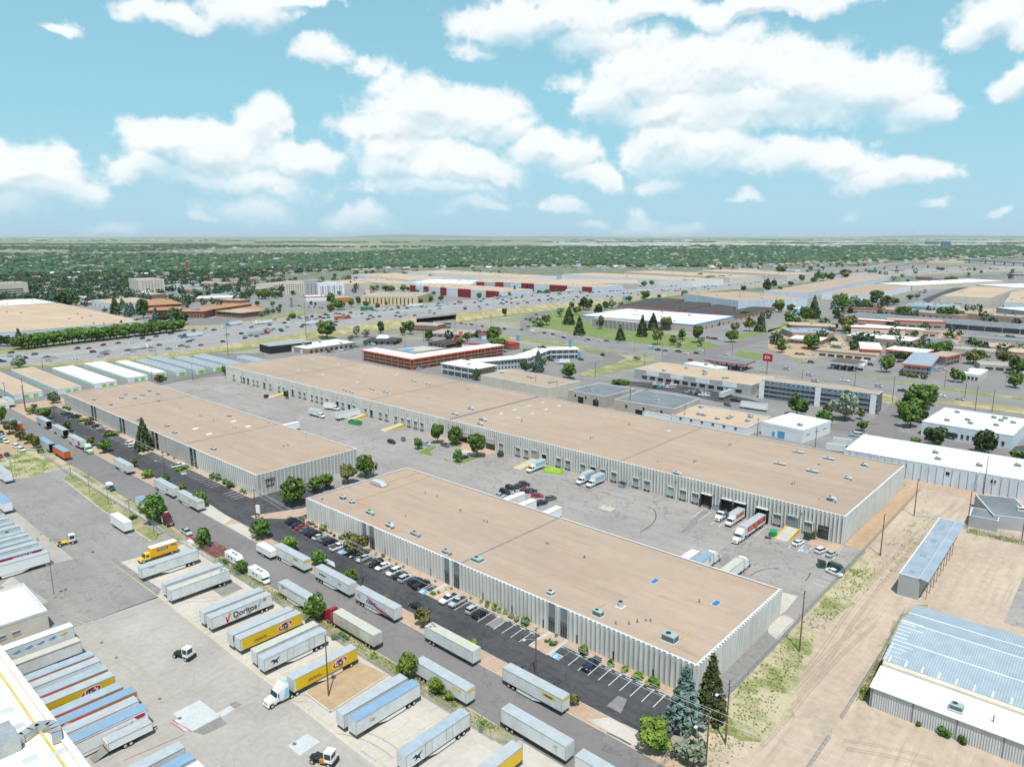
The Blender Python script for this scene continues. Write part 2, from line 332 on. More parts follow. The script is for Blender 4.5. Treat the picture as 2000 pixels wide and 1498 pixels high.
for k_,c_,d_ in (('van_white',(.67,.70,.72),.2),('van_bright',(.76,.77,.77),.06),('van_grey',(.44,.48,.52),.14),('van_brown',(.62,.60,.54),.34),('van_yellow',S(248,205,30),.10),
    ('van_orange',S(228,105,25),.1),('van_roof',(.42,.46,.50),.16),('van_roof_white',(.76,.76,.75),.05),('van_roof_blue',(.22,.35,.50),.14),('van_roof_tan',(.52,.51,.45),.14),('van_roof_steel',(.36,.44,.52),.2),  # the bluest roof colour has the sky's reflection painted into it
    ('van_inside',(.03,.03,.035),.3),('van_red',S(200,30,50),.08),('van_maroon',S(150,20,60),.08)):trailer_mat(k_,c_,d_)
CARC={'white':(.72,.73,.73),'black':(.012,.013,.016),'silver':(.42,.45,.47),'grey':(.12,.13,.14),'blue':(.03,.09,.22),'navy':(.012,.02,.05),'red':(.32,.015,.02),
 'maroon':(.10,.008,.018),'green':(.015,.06,.05),'tan':(.38,.33,.25),'yellow':(.75,.48,.02),'orange':(.65,.16,.02),'teal':(.08,.3,.33),'pale_green':(.45,.62,.45),'sky':(.25,.5,.65),'dumpster_green':(.02,.28,.09),'lime':(.40,.72,.03)}
for k_,c_ in CARC.items():M['car_'+k_] =mat('car_'+k_,c_,rough=.28,var=.04,spec=.6)
# ---------------------------------------------------------------- mesh building
COL=scene.collection
class MB:
    def __init__(s):s.v=[];s.f=[];s.mi=[];s.ms=[]
    def mid(s,m):
        if m not in s.ms:s.ms.append(m)
        return s.ms.index(m)
    def poly(s,pts,m):
        b=len(s.v);s.v+=[tuple(p) for p in pts];s.f.append(tuple(range(b,b+len(pts))));s.mi.append(s.mid(m))
    def box(s,x0,x1,y0,y1,z0,z1,m,top=None,T=None):
        P=[(x0,y0,z0),(x1,y0,z0),(x1,y1,z0),(x0,y1,z0),(x0,y0,z1),(x1,y0,z1),(x1,y1,z1),(x0,y1,z1)]
        s.hexa(P,m,top,T)
    def hexa(s,P,m,top=None,T=None):
        if T:P=[T(p) for p in P]
        b=len(s.v);s.v+=[tuple(p) for p in P];k=s.mid(m);kt=s.mid(top) if top else k
        for i,q in enumerate([(0,3,2,1),(4,5,6,7),(0,1,5,4),(1,2,6,5),(2,3,7,6),(3,0,4,7)]):
            s.f.append(tuple(b+j for j in q));s.mi.append(kt if i==1 else k)
    def prism(s,pts,y0,y1,m,T=None,y0b=None,axis='y'):     # side-view outline (x, z) pushed across y
        n=len(pts);b=len(s.v);k=s.mid(m)
        A=[(p[0],y0,p[1]) for p in pts] +[(p[0],y1,p[1]) for p in pts]
        if axis=='z':A=[(p[0],p[1],y0) for p in pts] +[(p[0],p[1],y1) for p in pts]
        if T:A=[T(p) for p in A]
        s.v+=[tuple(p) for p in A]
        s.f.append(tuple(range(b,b+n)));s.f.append(tuple(range(b+2*n-1,b+n-1,-1)));s.mi+=[k,k]
        for i in range(n):
            j=(i+1) % n;s.f.append((b+i,b+n+i,b+n+j,b+j));s.mi.append(k)
    def tube(s,a,b_,r,m,n=8,r2=None):
        a=Vector(a);b_=Vector(b_);d=(b_-a).normalized();u=d.orthogonal().normalized();w_=d.cross(u);r2=r if r2 is None else r2
        base=len(s.v);k=s.mid(m)
        for p,rr in ((a,r),(b_,r2)):
            for i in range(n):
                t=2*math.pi*i/n;s.v.append(tuple(p+(u*math.cos(t)+w_*math.sin(t))*rr))
        for i in range(n):
            j=(i+1) % n;s.f.append((base+i,base+j,base+n+j,base+n+i));s.mi.append(k)
        s.f.append(tuple(base+i for i in reversed(range(n))));s.f.append(tuple(base+n+i for i in range(n)));s.mi+=[k,k]
    def build(s,name,parent=None,loc=None,rz=0,smooth=False,recalc=True):
        me=bpy.data.meshes.new(name);me.from_pydata(s.v,[],s.f)
        for m in s.ms:me.materials.append(M[m])
        me.polygons.foreach_set('material_index',s.mi)
        if recalc:
            import bmesh
            bm=bmesh.new();bm.from_mesh(me);bmesh.ops.recalc_face_normals(bm,faces=bm.faces);bm.to_mesh(me);bm.free()
        if smooth:me.polygons.foreach_set('use_smooth',[True]*len(me.polygons))
        me.update()
        o=bpy.data.objects.new(name,me);COL.objects.link(o)
        if parent:o.parent=parent
        if loc is not None:o.location=loc
        o.rotation_euler.z=rz
        return o
def frame(o,dx):        # local frame: origin o (x, y), unit vector dx along the front, dy behind it
    dy=Vector((-dx.y,dx.x))
    return lambda p:(o.x+dx.x*p[0]+dy.x*p[1],o.y+dx.y*p[0]+dy.y*p[1],p[2])
def empty(name,loc=(0,0,0),rz=0):
    o=bpy.data.objects.new(name,None);COL.objects.link(o);o.location=loc if len(loc) ==3 else (loc[0],loc[1],0)
    o.rotation_euler.z=rz;o.empty_display_size=.5;return o
TAGGED=[]
def tag(o,label,cat,group=None):
    o['label'] =label;o['category'] =cat
    if group:o['group'] =group
    TAGGED.append(o);return o
def struct(o):o['kind'] ='structure';return o
def stuff(o,label,cat):o['kind'] ='stuff';o['label'] =label;o['category'] =cat;return o
def copy_tree(o,parent=None):
    c=o.copy();COL.objects.link(c);c.parent=parent
    for ch in list(o.children):copy_tree(ch,c)
    return c
def lettering(parent,text,size,loc,rot,m,name='lettering',align='CENTER',squeeze=1.0,shear=0,bold=0.0):
    cu=bpy.data.curves.new(name,'FONT');cu.body=text;cu.size=size;cu.align_x=align;cu.align_y='CENTER'
    cu.offset=bold;cu.shear=shear;cu.extrude=.004;cu.resolution_u=3
    t=bpy.data.objects.new(name,cu);COL.objects.link(t)
    bpy.context.view_layer.update()
    me=bpy.data.meshes.new_from_object(t.evaluated_get(bpy.context.evaluated_depsgraph_get()))
    bpy.data.objects.remove(t);me.name=name
    me.materials.clear();me.materials.append(M[m])
    o=bpy.data.objects.new(name,me);COL.objects.link(o);o.parent=parent;o.location=loc;o.rotation_euler=rot;o.scale=(squeeze,1,1)
    return o
# ---------------------------------------------------------------- ground sheets
ZL={}
def sheet(name,pts,m,z=0.004,kind='structure'):
    b=MB();b.poly([(p[0],p[1],z) for p in pts],m);o=b.build(name,recalc=False)
    if o.data.polygons[0].normal.z<0:o.data.flip_normals()
    o['kind'] =kind;return o
def rawsheet(name,spec,m,z=0.004):       # spec: [(view, x, y), ...]
    return sheet(name,[gk(*s) for s in spec],m,z)
def strip(pts,w0,w1,z,m,b=None,closed=False):      # ribbon along pts, from w0 to w1 sideways
    b=b or MB();n=len(pts);L=[]
    for i,p in enumerate(pts):
        a=pts[max(i-1,0)];c=pts[min(i+1,n-1)];d=(Vector(c[:2])-Vector(a[:2])).normalized();nn=Vector((-d.y,d.x));zz=(p[2] if len(p) >2 else 0)+z
        L.append(((p[0]+nn.x*w0,p[1]+nn.y*w0,zz),(p[0]+nn.x*w1,p[1]+nn.y*w1,zz)))
    for i in range(n-1):b.poly([L[i][0],L[i+1][0],L[i+1][1],L[i][1]],m)
    return b
def kerb_line(b,pts,m='kerb',w=.16,h=.13):
    for p,q in zip(pts[:-1],pts[1:]):
        p,q=Vector(p[:2]),Vector(q[:2]);L=(q-p).length
        if L<.05:continue
        b.box(0,L,0,w,0,h,m,T=frame(p,(q-p)/L))
def dense(pts,step=12):      # smooth curve through points
    P=[Vector(p) for p in pts];out=[]
    for i in range(len(P)-1):
        a=P[max(i-1,0)];b=P[i];c=P[i+1];d=P[min(i+2,len(P)-1)]
        n=max(1,int((c-b).length/step))
        for k in range(n):
            t=k/n;out.append(.5*((2*b)+(c-a)*t+(2*a-5*b+4*c-d)*t*t+(3*b-a-3*c+d)*t**3))
    out.append(P[-1]);return out
# base terrain: one sheet to the horizon
def f_land(t,pos,bs):
    far=t.vm('LENGTH',pos)
    n1=t.noise(pos,.0011,5,.6);n2=t.noise(t.mapping(pos,(.0006,.0006,1),(0,0,.7)),1.0,6,.65);n3=t.noise(pos,.02,4)
    a=t.mix(t.mr(n3,.35,.65),(.20,.20,.13),(.33,.30,.24))
    v=t.new('ShaderNodeTexVoronoi');v.inputs['Scale'].default_value=.0011;t.l.new(t.mapping(pos,(1.0,.45,1),(0,0,.73)),v.inputs['Vector'])
    fld=t.mix(t.mr(t.new_sep(v.outputs['Color']),.15,.85),(.15,.20,.09),(.31,.29,.19))
    fld=t.mix(t.mr(n2,.5,.6),fld,(.06,.11,.055))
    fld=t.mix(t.mr(t.noise(pos,.004,6,.7),.60,.66),fld,(.42,.40,.38))
    sub=t.mix(t.mr(t.noise(pos,.05,4),.4,.6),(.085,.12,.06),(.20,.20,.16))
    c=t.mix(t.mr(far,700,1300),a,sub)
    return t.mix(t.mr(t.m('ADD',far,t.m('MULTIPLY',n1,4000)),7200,8600),c,fld)
def _sep(s,c):
    n=s.new('ShaderNodeSeparateColor');s.l.new(c,n.inputs[0]);return n.outputs[0]
NT.new_sep=_sep
dm('land',(.3,.3,.2),fn=f_land)
b=MB();b.poly([(-90000,-90000,-.03),(90000,-90000,-.03),(90000,90000,-.03),(-90000,90000,-.03)],'land')
struct(b.build('ground',recalc=False))

dm('grass_strip',(.2,.2,.1),fn=f_grass((.15,.18,.055),(.24,.25,.10),(.36,.31,.18),.6));dm('dirt_track',(.5,.45,.4),fn=f_dirt(S(190,171,151),.3))
dm('slate_wall',(.16,.17,.19),var=.1)
dm('house_roof',(.24,.19,.16),var=.2,scale=.1)
dm('skid',(.11,.105,.10),var=.4,scale=.6)
dm('tyre_mark',(.325,.308,.287),var=.1,scale=1.5)
dm('lime_trim',(.22,.5,.08),var=.08);dm('orange_wall',S(215,130,45),var=.08);dm('mural_pink',(.55,.05,.25),var=.3,scale=1);dm('mural_green',(.05,.35,.25),var=.4,scale=1)
dm('cream_roof',S(245,238,220),var=.05,scale=.1);dm('corrugated',(.5,.5,.5),fn=f_rib((.60,.60,.60),.45,.08,2,.12));dm('corrugated_roof',(.5,.5,.5),rough=.45,fn=f_rib((.33,.40,.455),.5,.04,0,.12))

dm('mark_blue',(.02,.08,.24),rough=.45,var=.03);dm('mark_red',(.42,.02,.03),rough=.45,var=.03);dm('mark_maroon',(.2,.01,.04),rough=.45,var=.03);dm('mark_brown',(.28,.07,.01),rough=.45,var=.03);dm('mark_faded',(.42,.28,.26),rough=.5,var=.1)
dm('mural_food',(.25,.22,.06),var=.8,scale=1.5,tint=(.4,.15,.05));dm('tarp',(.16,.07,.055),var=.2,scale=.8,rough=.6);M['van_yellow2'] =mat('van_yellow2',S(248,185,25),rough=.4,var=.05)

dm('leaf_far2',(.1,.2,.03),rough=.7,fn=f_leaf((.022,.06,.028),(.07,.115,.05),.02));dm('leaf_weed',(.2,.2,.05),rough=.7,fn=f_leaf((.13,.20,.035),(.32,.34,.10),.25));dm('hill_green',(.14,.17,.11),var=.2,scale=.0005);dm('sign_green',(.01,.16,.11),var=.05)
mh=bpy.data.materials.new('haze_air');mh.use_nodes=True;mh.node_tree.nodes.clear();t_=NT(mh.node_tree);pv_=t_.new('ShaderNodeVolumePrincipled');pv_.inputs['Color'].default_value=(.90,.96,1.0,1);pv_.inputs['Density'].default_value=1.9e-5;pv_.inputs['Anisotropy'].default_value=.1
t_.l.new(pv_.outputs[0],t_.new('ShaderNodeOutputMaterial').inputs['Volume']);M['haze_air'] =mh
# ================================================================ the three ribbed warehouses
HW=7.6
AX0,AX1,AY0,AY1=-206.8,-61.0,125.6,169.9
BX0,BX1,BY0,BY1=-464.5,-63.3,226.9,296.0
CX0,CX1,CY0,CY1=-453.8,-240.0,125.4,170.8
def zA(px,py,k='z',h=HW):return gk(k,px,py,h)
def rib_wall(b,x0,x1,y,side,h,m='precast',sp=1.3,skip=(),axis='x',top=.12,dep=.5,wd=.5,zb=lambda x:0):
    """thin fins standing proud of a wall; side = -1 towards -Y (or +1 towards +X for axis y)"""
    n=int(round((x1-x0)/sp));sp=(x1-x0)/n
    for i in range(n+1):
        x=x0+i*sp
        if any(a<x<c for a,c in skip if not isinstance(a,tuple)):continue
        z0=zb(x);w2=wd/2;d0,d1=dep,dep*.62
        if axis=='x':
            P=[(x-w2,y+side*d1,z0),(x+w2,y+side*d1,z0),(x+w2,y,z0),(x-w2,y,z0),(x-w2*.8,y+side*d0,h+top),(x+w2*.8,y+side*d0,h+top),(x+w2*.8,y,h+top),(x-w2*.8,y,h+top)]
        else:
            P=[(y,x-w2,z0),(y+side*d1,x-w2,z0),(y+side*d1,x+w2,z0),(y,x+w2,z0),(y,x-w2*.8,h+top),(y+side*d0,x-w2*.8,h+top),(y+side*d0,x+w2*.8,h+top),(y,x+w2*.8,h+top)]
        b.hexa(P,m)
def shell(x0,x1,y0,y1,h,wall,name_wall='wall',parent=None,roofm='tan_roof',par=.22,open_=()):
    b=MB()
    for (a,c,d,e) in ((x0,x1,y0,y0+.3),(x0,x1,y1-.3,y1),(x0,x0+.3,y0+.3,y1-.3),(x1-.3,x1,y0+.3,y1-.3)):b.box(a,c,d,e,0,h,wall)
    wl=b.build(name_wall,parent)
    r=MB();r.box(x0+.3,x1-.3,y0+.3,y1-.3,h-.6,h-par,roofm);rf=r.build('roof',parent)
    c=MB()
    for (a,cc,d,e) in ((x0-.05,x1+.05,y0-.05,y0+.42),(x0-.05,x1+.05,y1-.42,y1+.05),(x0-.05,x0+.42,y0+.42,y1-.42),(x1-.42,x1+.05,y0+.42,y1-.42)):c.box(a,cc,d,e,h,h+.07,'coping')
    c.build('roof_edge',parent)
    return wl,rf
def roof_line(parent,pts,z,m='joint_metal',w=.35,h=.12,name='roof_joint'):
    b=MB()
    for p,q in zip(pts[:-1],pts[1:]):
        p,q=Vector(p),Vector(q);L=(q-p).length;b.box(0,L,-w/2,w/2,z,z+h,m,T=frame(p,(q-p)/L))
    return b.build(name,parent)
def ac_unit(parent,p,z,sx=2.0,sy=1.6,sz=1.2,m='ac_grey',rz=0,kind=0):
    """rooftop unit: curb, casing, fan ring, louvred side"""
    b=MB();b.box(-sx/2-.15,sx/2+.15,-sy/2-.15,sy/2+.15,0,.25,'coping');b.box(-sx/2,sx/2,-sy/2,sy/2,.25,sz,m)
    b.box(-sx/2+.12,sx/2-.12,-sy/2-.03,-sy/2,.4,sz-.2,'louvre');b.box(sx/2,sx/2+.03,-sy/2+.15,sy/2-.15,.45,sz-.25,'louvre')
    r=min(sx,sy)*.33
    b.tube((-sx*.15,0,sz),(-sx*.15,0,sz+.14),r,m,12);b.tube((-sx*.15,0,sz+.14),(-sx*.15,0,sz+.15),r*.85,'dark_gap',12)
    if kind==1:b.prism([(sx/2,.4),(sx/2+.7,.5),(sx/2+.7,.9),(sx/2,sz)],-sy*.35,sy*.35,m)
    return b.build('rooftop_unit',parent,(p[0],p[1],z),rz)
def small_vent(parent,p,z,n=2):
    for i in range(n):
        b=MB()
        ox,oy=random.uniform(-.9,.9),random.uniform(-.9,.9);h=random.uniform(.5,1.1)
        b.tube((ox,oy,0),(ox,oy,h),.09,'steel_pole',6);b.tube((ox,oy,h),(ox,oy,h+.18),.2,'ac_grey',8)
        b.tube((ox,oy,0),(ox,oy,.06),.35,'joint_metal',8);b.build('vent_pipe',parent,(p[0],p[1],z))
def skylight(parent,p,z,m='skylight_pale',sx=1.3,sy=2.4):
    b=MB();b.box(-sx/2-.12,sx/2+.12,-sy/2-.12,sy/2+.12,0,.18,'coping');b.prism([(-sx/2,.18),(sx/2,.18),(sx/4,.38),(-sx/4,.38)],-sy/2,sy/2,m)
    return b.build('skylight',parent,(p[0],p[1],z))
# ---- front ribbed warehouse
A=empty('warehouse')
tag(A,'tan roofed warehouse with pale vertical ribs, nearest the camera, beside the dark parking lot','warehouse')
shell(AX0,AX1,AY0,AY1,HW,'plain_wall',parent=A)
ent=[]
for (v,xa,xb) in (('f',833,870),('f',888,932),('f',1473,1518),('f',1545,1597),('k',285,345),('k',378,441)):
    fx=full(v,xa,0)[0],full(v,xb,0)[0];ent.append((x_on(fx[0],AY0,5),x_on(fx[1],AY0,5)))
b=MB();rib_wall(b,AX0+.3,AX1-.3,AY0,-1,HW,skip=ent);rib_wall(b,AY0+.3,AY1-.3,AX1,1,HW,axis='y');b.build('rib_panel',A)
for k_ in range(8,112,8):
    x=AX0+.3+(k_+.5)*(AX1-AX0-.6)/112
    if not any(a-1<x<c+1 for a,c in ent):b=MB();b.box(x-.3,x+.3,AY0-.06,AY0,0,2.3,'glass');b.build('slit_window',A)
for a,c in ent:
    b=MB();b.box(a+.1,c-.1,AY0-.12,AY0-.01,0.1,HW-.1,'glass');b.box(a+.1,c-.1,AY0-.22,AY0-.12,3.1,4.1,'louvre')
    b.box(a+.1,c-.1,AY0-.2,AY0-.12,4.1,HW-.15,'joint_metal')
    b.box(a,a+.12,AY0-.3,AY0,0,HW,'coping');b.box(c-.12,c,AY0-.3,AY0,0,HW,'coping')
    for k in (1,2):b.box(a+(c-a)*k/3-.04,a+(c-a)*k/3+.04,AY0-.26,AY0-.12,.1,3.1,'joint_metal')
    b.build('entrance_window',A)
RZ=HW-.22
p=gk('f',1575,1365,HW);q=gk('g',370,1000,HW);xj=(p.x+q.x)/2
roof_line(A,[(xj,AY0+.5),(xj,AY1-.5)],RZ)
for (v,x,y,sx,sy,sz,m,kd) in (('f',680,850,2.2,1.4,1.5,'ac_grey',0),('f',750,882,1.6,1.4,1.2,'ac_grey',0),('f',890,960,2.2,1.8,1.2,'ac_green',1),('f',1045,1062,2.0,1.8,1.3,'ac_grey',1),
        ('f',1243,1125,2.6,1.8,1.1,'metal',1),('f',1487,1265,2.2,1.6,1.1,'metal',1),('f',1730,1325,3.0,2.2,1.1,'ac_green',0),('k',305,112,1.7,1.7,1.0,'ac_grey',0),('k',672,275,2.4,1.5,1.4,'ac_green',0),('k',1235,470,3.1,2.2,1.7,'ac_green',0)):
    ac_unit(A,gk(v,x,y,HW+.5),RZ,sx,sy,sz,m,kind=kd)
g=gk('f',960,735,HW+.5);b=MB();b.box(-3.2,1.6,-1.2,1.2,.3,1.5,'ac_grey');b.prism([(1.6,.3),(3.2,.3),(1.6,1.5)],-1.2,1.2,'ac_grey');b.box(-3.4,-3.2,-1.1,1.1,.3,1.3,'louvre');b.box(-3,3,-1,1,0,.3,'joint_metal');b.build('rooftop_unit',A,(g.x,g.y,RZ),.05)
g=gk('k',848,208,HW+.4);b=MB();b.tube((0,0,0),(0,0,1.4),.75,'ac_grey',16);b.tube((0,0,1.4),(0,0,1.42),.62,'dark_gap',16);b.box(-1,1,-1,1,0,.15,'coping');b.build('round_vent',A,(g.x,g.y,RZ))
for v,pts in (('f',[(785,865),(1380,672)]),('f',[(1010,725),(1280,650)]),('f',[(800,880),(930,940)]),('k',[(1260,515),(1395,410)]),('k',[(665,232),(728,200)])):
    roof_line(A,[gk(v,*q,HW) for q in pts],RZ+.06,'yellow_pipe',.16,.14,'gas_pipe')
for v,x,y in (('k',1113,25),('k',1593,198)):skylight(A,gk(v,x,y,HW),RZ,'skylight_blue',1.4,2.2)
for v,x,y,n in (('f',530,862,2),('f',735,768,1),('f',1023,750,2),('f',1325,815,1),('f',1597,950,2),('f',1807,1025,2),('g',268,1195,1),('g',312,1202,1),('g',562,1305,2),('k',1210,580,1),('k',807,352,1),('k',975,330,1),('k',937,362,1),('k',1066,335,2),('k',1450,170,1),('f',1410,835,1),('f',1143,990,1)):
    small_vent(A,gk(v,x,y,HW),RZ,n)
# ---- long rear warehouse with docks
HW=9.2;RZ=HW-.22
B=empty('warehouse');tag(B,'longest tan roofed warehouse with truck docks, behind the grey lot','warehouse')
shell(BX0,BX1,BY0,BY1,HW,'plain_wall',parent=B)
docks=[]
for v,xs in (('b',(15,115,183,220,345,383,440,480,518,558,683,770)),('f',(860,975,1023,1097,1148,1198,1250,1300,1918)),('g',(50,115,367,440,557,715,800,970,1058,1338,1435)),('h',(75,315)),('a',(1830,1890,1985))):
    docks+=[(full(v,x,0)[0],'panel') for x in xs]
docks+=[(full('g',1243,0)[0],'teal'),(full('b',68,0)[0],'dark'),(full('b',290,0)[0],'dark'),(full('b',640,0)[0],'dark'),(full('b',732,0)[0],'dark'),(full('f',905,0)[0],'dark'),(full('g',255,0)[0],'dark'),(full('g',637,0)[0],'dark'),(full('a',1910,0)[0],'dark'),(full('a',1942,0)[0],'dark'),
    (full('g',180,0)[0],'drive'),(full('h',190,0)[0],'drive'),(full('g',1525,0)[0],'shelter'),(full('g',1683,0)[0],'shelter'),(full('g',1785,0)[0],'shelter'),(full('F',730,0)[0],'shelter'),(full('h',435,0)[0],'office')]
skip=[]
DW=3.4
for px,kd in docks:
    if px>2000:continue
    x=x_on(px,BY0,3);skip.append((x-DW/2-.1,x+DW/2+.1))
off=[(x_on(full('f',1585,0)[0],BY0,3),x_on(full('f',1700,0)[0],BY0,3)),(x_on(full('f',1800,0)[0],BY0,3),x_on(full('f',1870,0)[0],BY0,3))]
def zb_B(x):
    for a,c in skip:
        if a<x<c:return 4.6
    for a,c in off:
        if a<x<c:return 5.4
    return 0
b=MB();rib_wall(b,BX0+.3,BX1-.3,BY0,-1,HW,zb=zb_B,dep=.6,wd=.42);rib_wall(b,BY0+.3,BY1-.3,BX1,1,HW,axis='y',dep=.35,wd=.3);b.build('rib_panel',B)
for px,kd in docks:
    x=x_on(px,BY0,3);b=MB();y=BY0
    if kd in ('panel','teal','dark'):
        dz=1.2;dmn={'panel':'dock_door','teal':'ac_green','dark':'dark_gap'}[kd]
        b.box(x-1.6,x+1.6,y-.42,y-.02,0,dz-.02,'plain_wall');b.box(x-1.35,x+1.35,y-.16,y-.02,dz,4.35,dmn)
        b.box(x-1.55,x-1.35,y-.5,y-.02,dz,4.5,'precast');b.box(x+1.35,x+1.55,y-.5,y-.02,dz,4.5,'precast');b.box(x-1.35,x+1.35,y-.5,y-.02,4.35,4.55,'precast')
        for s_ in (-1,1):b.box(x+s_*.95-.2,x+s_*.95+.2,y-.62,y-.42,.55,1.1,'rubber')
        if kd=='panel':
            for k_ in (-.8,0,.8):b.box(x+k_-.22,x+k_+.22,y-.2,y-.16,2.9,3.6,'glass')
        b.box(x-1.2,x+1.2,y-.46,y-.42,.2,1.0,'louvre')
    elif kd=='shelter':
        b.box(x-2.1,x-1.6,y-1.3,y-.02,.8,5.2,'rubber');b.box(x+1.6,x+2.1,y-1.3,y-.02,.8,5.2,'rubber');b.box(x-2.1,x+2.1,y-1.3,y-.02,5.2,5.35,'coping');b.box(x-1.6,x+1.6,y-.3,y-.02,.9,5.1,'dark_gap')
    elif kd=='drive':b.box(x-1.9,x+1.9,y-.2,y-.02,1.2,5.0,'joint_metal' if px>1400 else 'dock_door');b.box(x-1.9,x+1.9,y-.5,y-.02,0,1.2,'plain_wall');b.box(x-1.4,x+1.4,y-.7,y-.5,5.2,5.6,'coping')
    else:b.box(x-2.2,x+2.2,y-.2,y-.02,.2,4.4,'glass');b.box(x-2.2,x+2.2,y-.3,y-.2,3.2,3.5,'louvre')
    b.build('dock_door' if kd != 'office' else 'window',B)
for a,c in off:
    b=MB();b.box(a,c,BY0-1.2,BY0-.02,3.2,3.9,'plain_wall');b.box(a+.2,c-.2,BY0-.2,BY0-.02,.3,3.2,'glass');b.box(a,c,BY0-.9,BY0-.05,3.9,5.3,'plain_wall');b.build('entrance_canopy',B)
for k_ in range(26):
    x=BX0+8+k_*15.2;b=MB();b.box(x-.12,x+.12,BY0-.75,BY0-.6,6.4,7.3,'joint_metal');b.build('wall_lamp',B)
for pa,pb,m,w_ in ((('f',1525,235),('g',235,45),'joint_metal',1.0),(('g',855,560),('g',1465,300),'joint_metal',.35),(('b',900,1400),('b',1590,1255),'joint_metal',.35),(('b',200,1215),('b',850,1120),'joint_metal',.3)):
    a,c=gk(*pa,HW),gk(*pb,HW);x=(a.x+c.x)/2;roof_line(B,[(x,BY0+.5),(x,BY1-.5)],RZ,m,w_,.3 if w_>.5 else .1)
for v,x,y,sx,sy,sz in (('b',1230,1252,3.2,1.6,.9),('b',1340,1275,3.2,1.6,.9),('b',902,1315,3.2,1.6,.9),('b',1010,1340,3.2,1.6,.9),('b',692,1325,2.2,1.6,.9),('b',742,1340,2.4,1.6,1),('b',1675,1465,2,2,1),
        ('f',1552,190,2.8,2,1.1),('f',1677,150,2,2,1.2),('f',1770,235,3.5,2,1.3),('f',1748,268,2.2,1.8,1.1),('g',1288,655,2.6,1.6,1.2),('h',240,490,4.6,1.5,1.0),('h',478,540,4.6,1.5,1.0),('h',95,580,4.6,1.5,1.0),('h',350,640,4.6,1.5,1.1),('h',748,590,2,1.6,1.2),('h',618,690,2,1.8,1.0),('h',490,860,2.3,2,1.6)):
    ac_unit(B,gk(v,x,y,HW+.5),RZ,sx,sy,sz,'ac_grey',kind=0 if sx>4 else 1)
for v,x,y in (('g',20,160),('g',133,130),('g',237,103),('g',45,222),('g',158,190),('g',262,158),('g',367,130),('g',1223,325),('b',330,1170),('b',640,1120),('b',820,1155),('b',520,1205),('b',1095,1205),('b',790,1265),('b',440,1085),('f',1910,190)):skylight(B,gk(v,x,y,HW),RZ)
for v,x,y,n in (('g',620,380,3),('g',90,250,3),('g',910,272,2),('g',1130,560,1),('g',1435,565,3),('g',1705,435,3),('h',190,735,3),('h',400,850,1),('h',415,585,2),('b',60,1085,1),('b',180,1212,1),('b',1345,1390,1),('b',1655,1320,2),('b',1310,1215,1)):small_vent(B,gk(v,x,y,HW),RZ,n)
# ---- left warehouse
HW=8.2;RZ=HW-.22
Cw=empty('warehouse');tag(Cw,'tan roofed warehouse painted 3950 on its ribbed end wall, left of the centre','warehouse')
shell(CX0,CX1,CY0,CY1,HW,'plain_wall',parent=Cw)
xr=x_on(full('e',1535,0)[0],CY0,5)
b=MB();rib_wall(b,xr+.6,CX1-.2,CY0,-1,HW,dep=.3,wd=.5,sp=1.6);rib_wall(b,CY0+.3,CY1-.3,CX1,1,HW,axis='y',dep=.16,wd=.35,sp=1.6);b.build('rib_panel',Cw)
for xa,xb in ((715,728),(738,750),(937,950),(960,974),(1190,1205),(1218,1236),(1486,1506),(1518,1539)):
    a,c=x_on(full('e',xa,0)[0],CY0,5),x_on(full('e',xb,0)[0],CY0,5);b=MB();b.box(a,c,CY0-.1,CY0-.01,.2,HW-.1,'glass');b.box(a-.1,c+.1,CY0-.16,CY0-.1,3.6,4.4,'louvre');b.build('entrance_window',Cw)
b=MB();x=CX0+6
while x<xr:b.box(x-.03,x+.03,CY0-.02,CY0,0,HW-.1,'joint_metal');x+=9.2
b.build('wall_joint',Cw)
for pa,pb in ((('e',800,160),('e',1480,55)),(('e',1440,420),('e',2000,310))):
    a,c=gk(*pa,HW),gk(*pb,HW);x=(a.x+c.x)/2;roof_line(Cw,[(x,CY0+.5),(x,CY1-.5)],RZ,'joint_metal',.3)
for v,x,y,sx in (('e',735,80,2.2),('e',950,68,2.6),('e',983,40,2),('e',1055,70,2),('e',1113,45,2.8),('e',1168,12,2),('e',1235,38,2),('e',866,120,1.7),('e',1237,90,1.6),('e',1305,285,2.4),('e',1365,338,2.4),('e',1670,465,2.6),('e',1793,208,2.0),('e',1080,240,1.2)):ac_unit(Cw,gk(v,x,y,HW+.5),RZ,sx,1.6,1.2,'ac_grey',kind=0)
for v,x,y in (('e',1525,308),('e',1632,350),('e',1822,250),('e',1935,290)):skylight(Cw,gk(v,x,y,HW),RZ,'white_roof',1.2,2.4)
for v,x,y,n in (('e',1573,205,3),('e',1827,300,2),('e',1400,150,1),('e',1678,250,1),('f',200,445,2),('f',258,437,2),('f',375,370,1),('f',80,265,1)):small_vent(Cw,gk(v,x,y,HW),RZ,n)
g0=gk('f',58,738,4.3)
for txt,z_,sz_ in (('3950',5.0,2.1),('50-59',3.1,1.5)):
    lettering(Cw,txt,sz_,(CX1+.19,CY0+5.2,z_),(math.pi/2,0,math.pi/2),'black_wall','painted_number',bold=.05)
# ================================================================ ground surfaces
HS=0
def rect(name,x0,x1,y0,y1,m,z):return sheet(name,[(x0,y0),(x1,y0),(x1,y1),(x0,y1)],m,z)
def F_(*s):return [gxy(px,py) for px,py in s]
def psheet(name,pts,m,z):return sheet(name,F_(*pts),m,z)
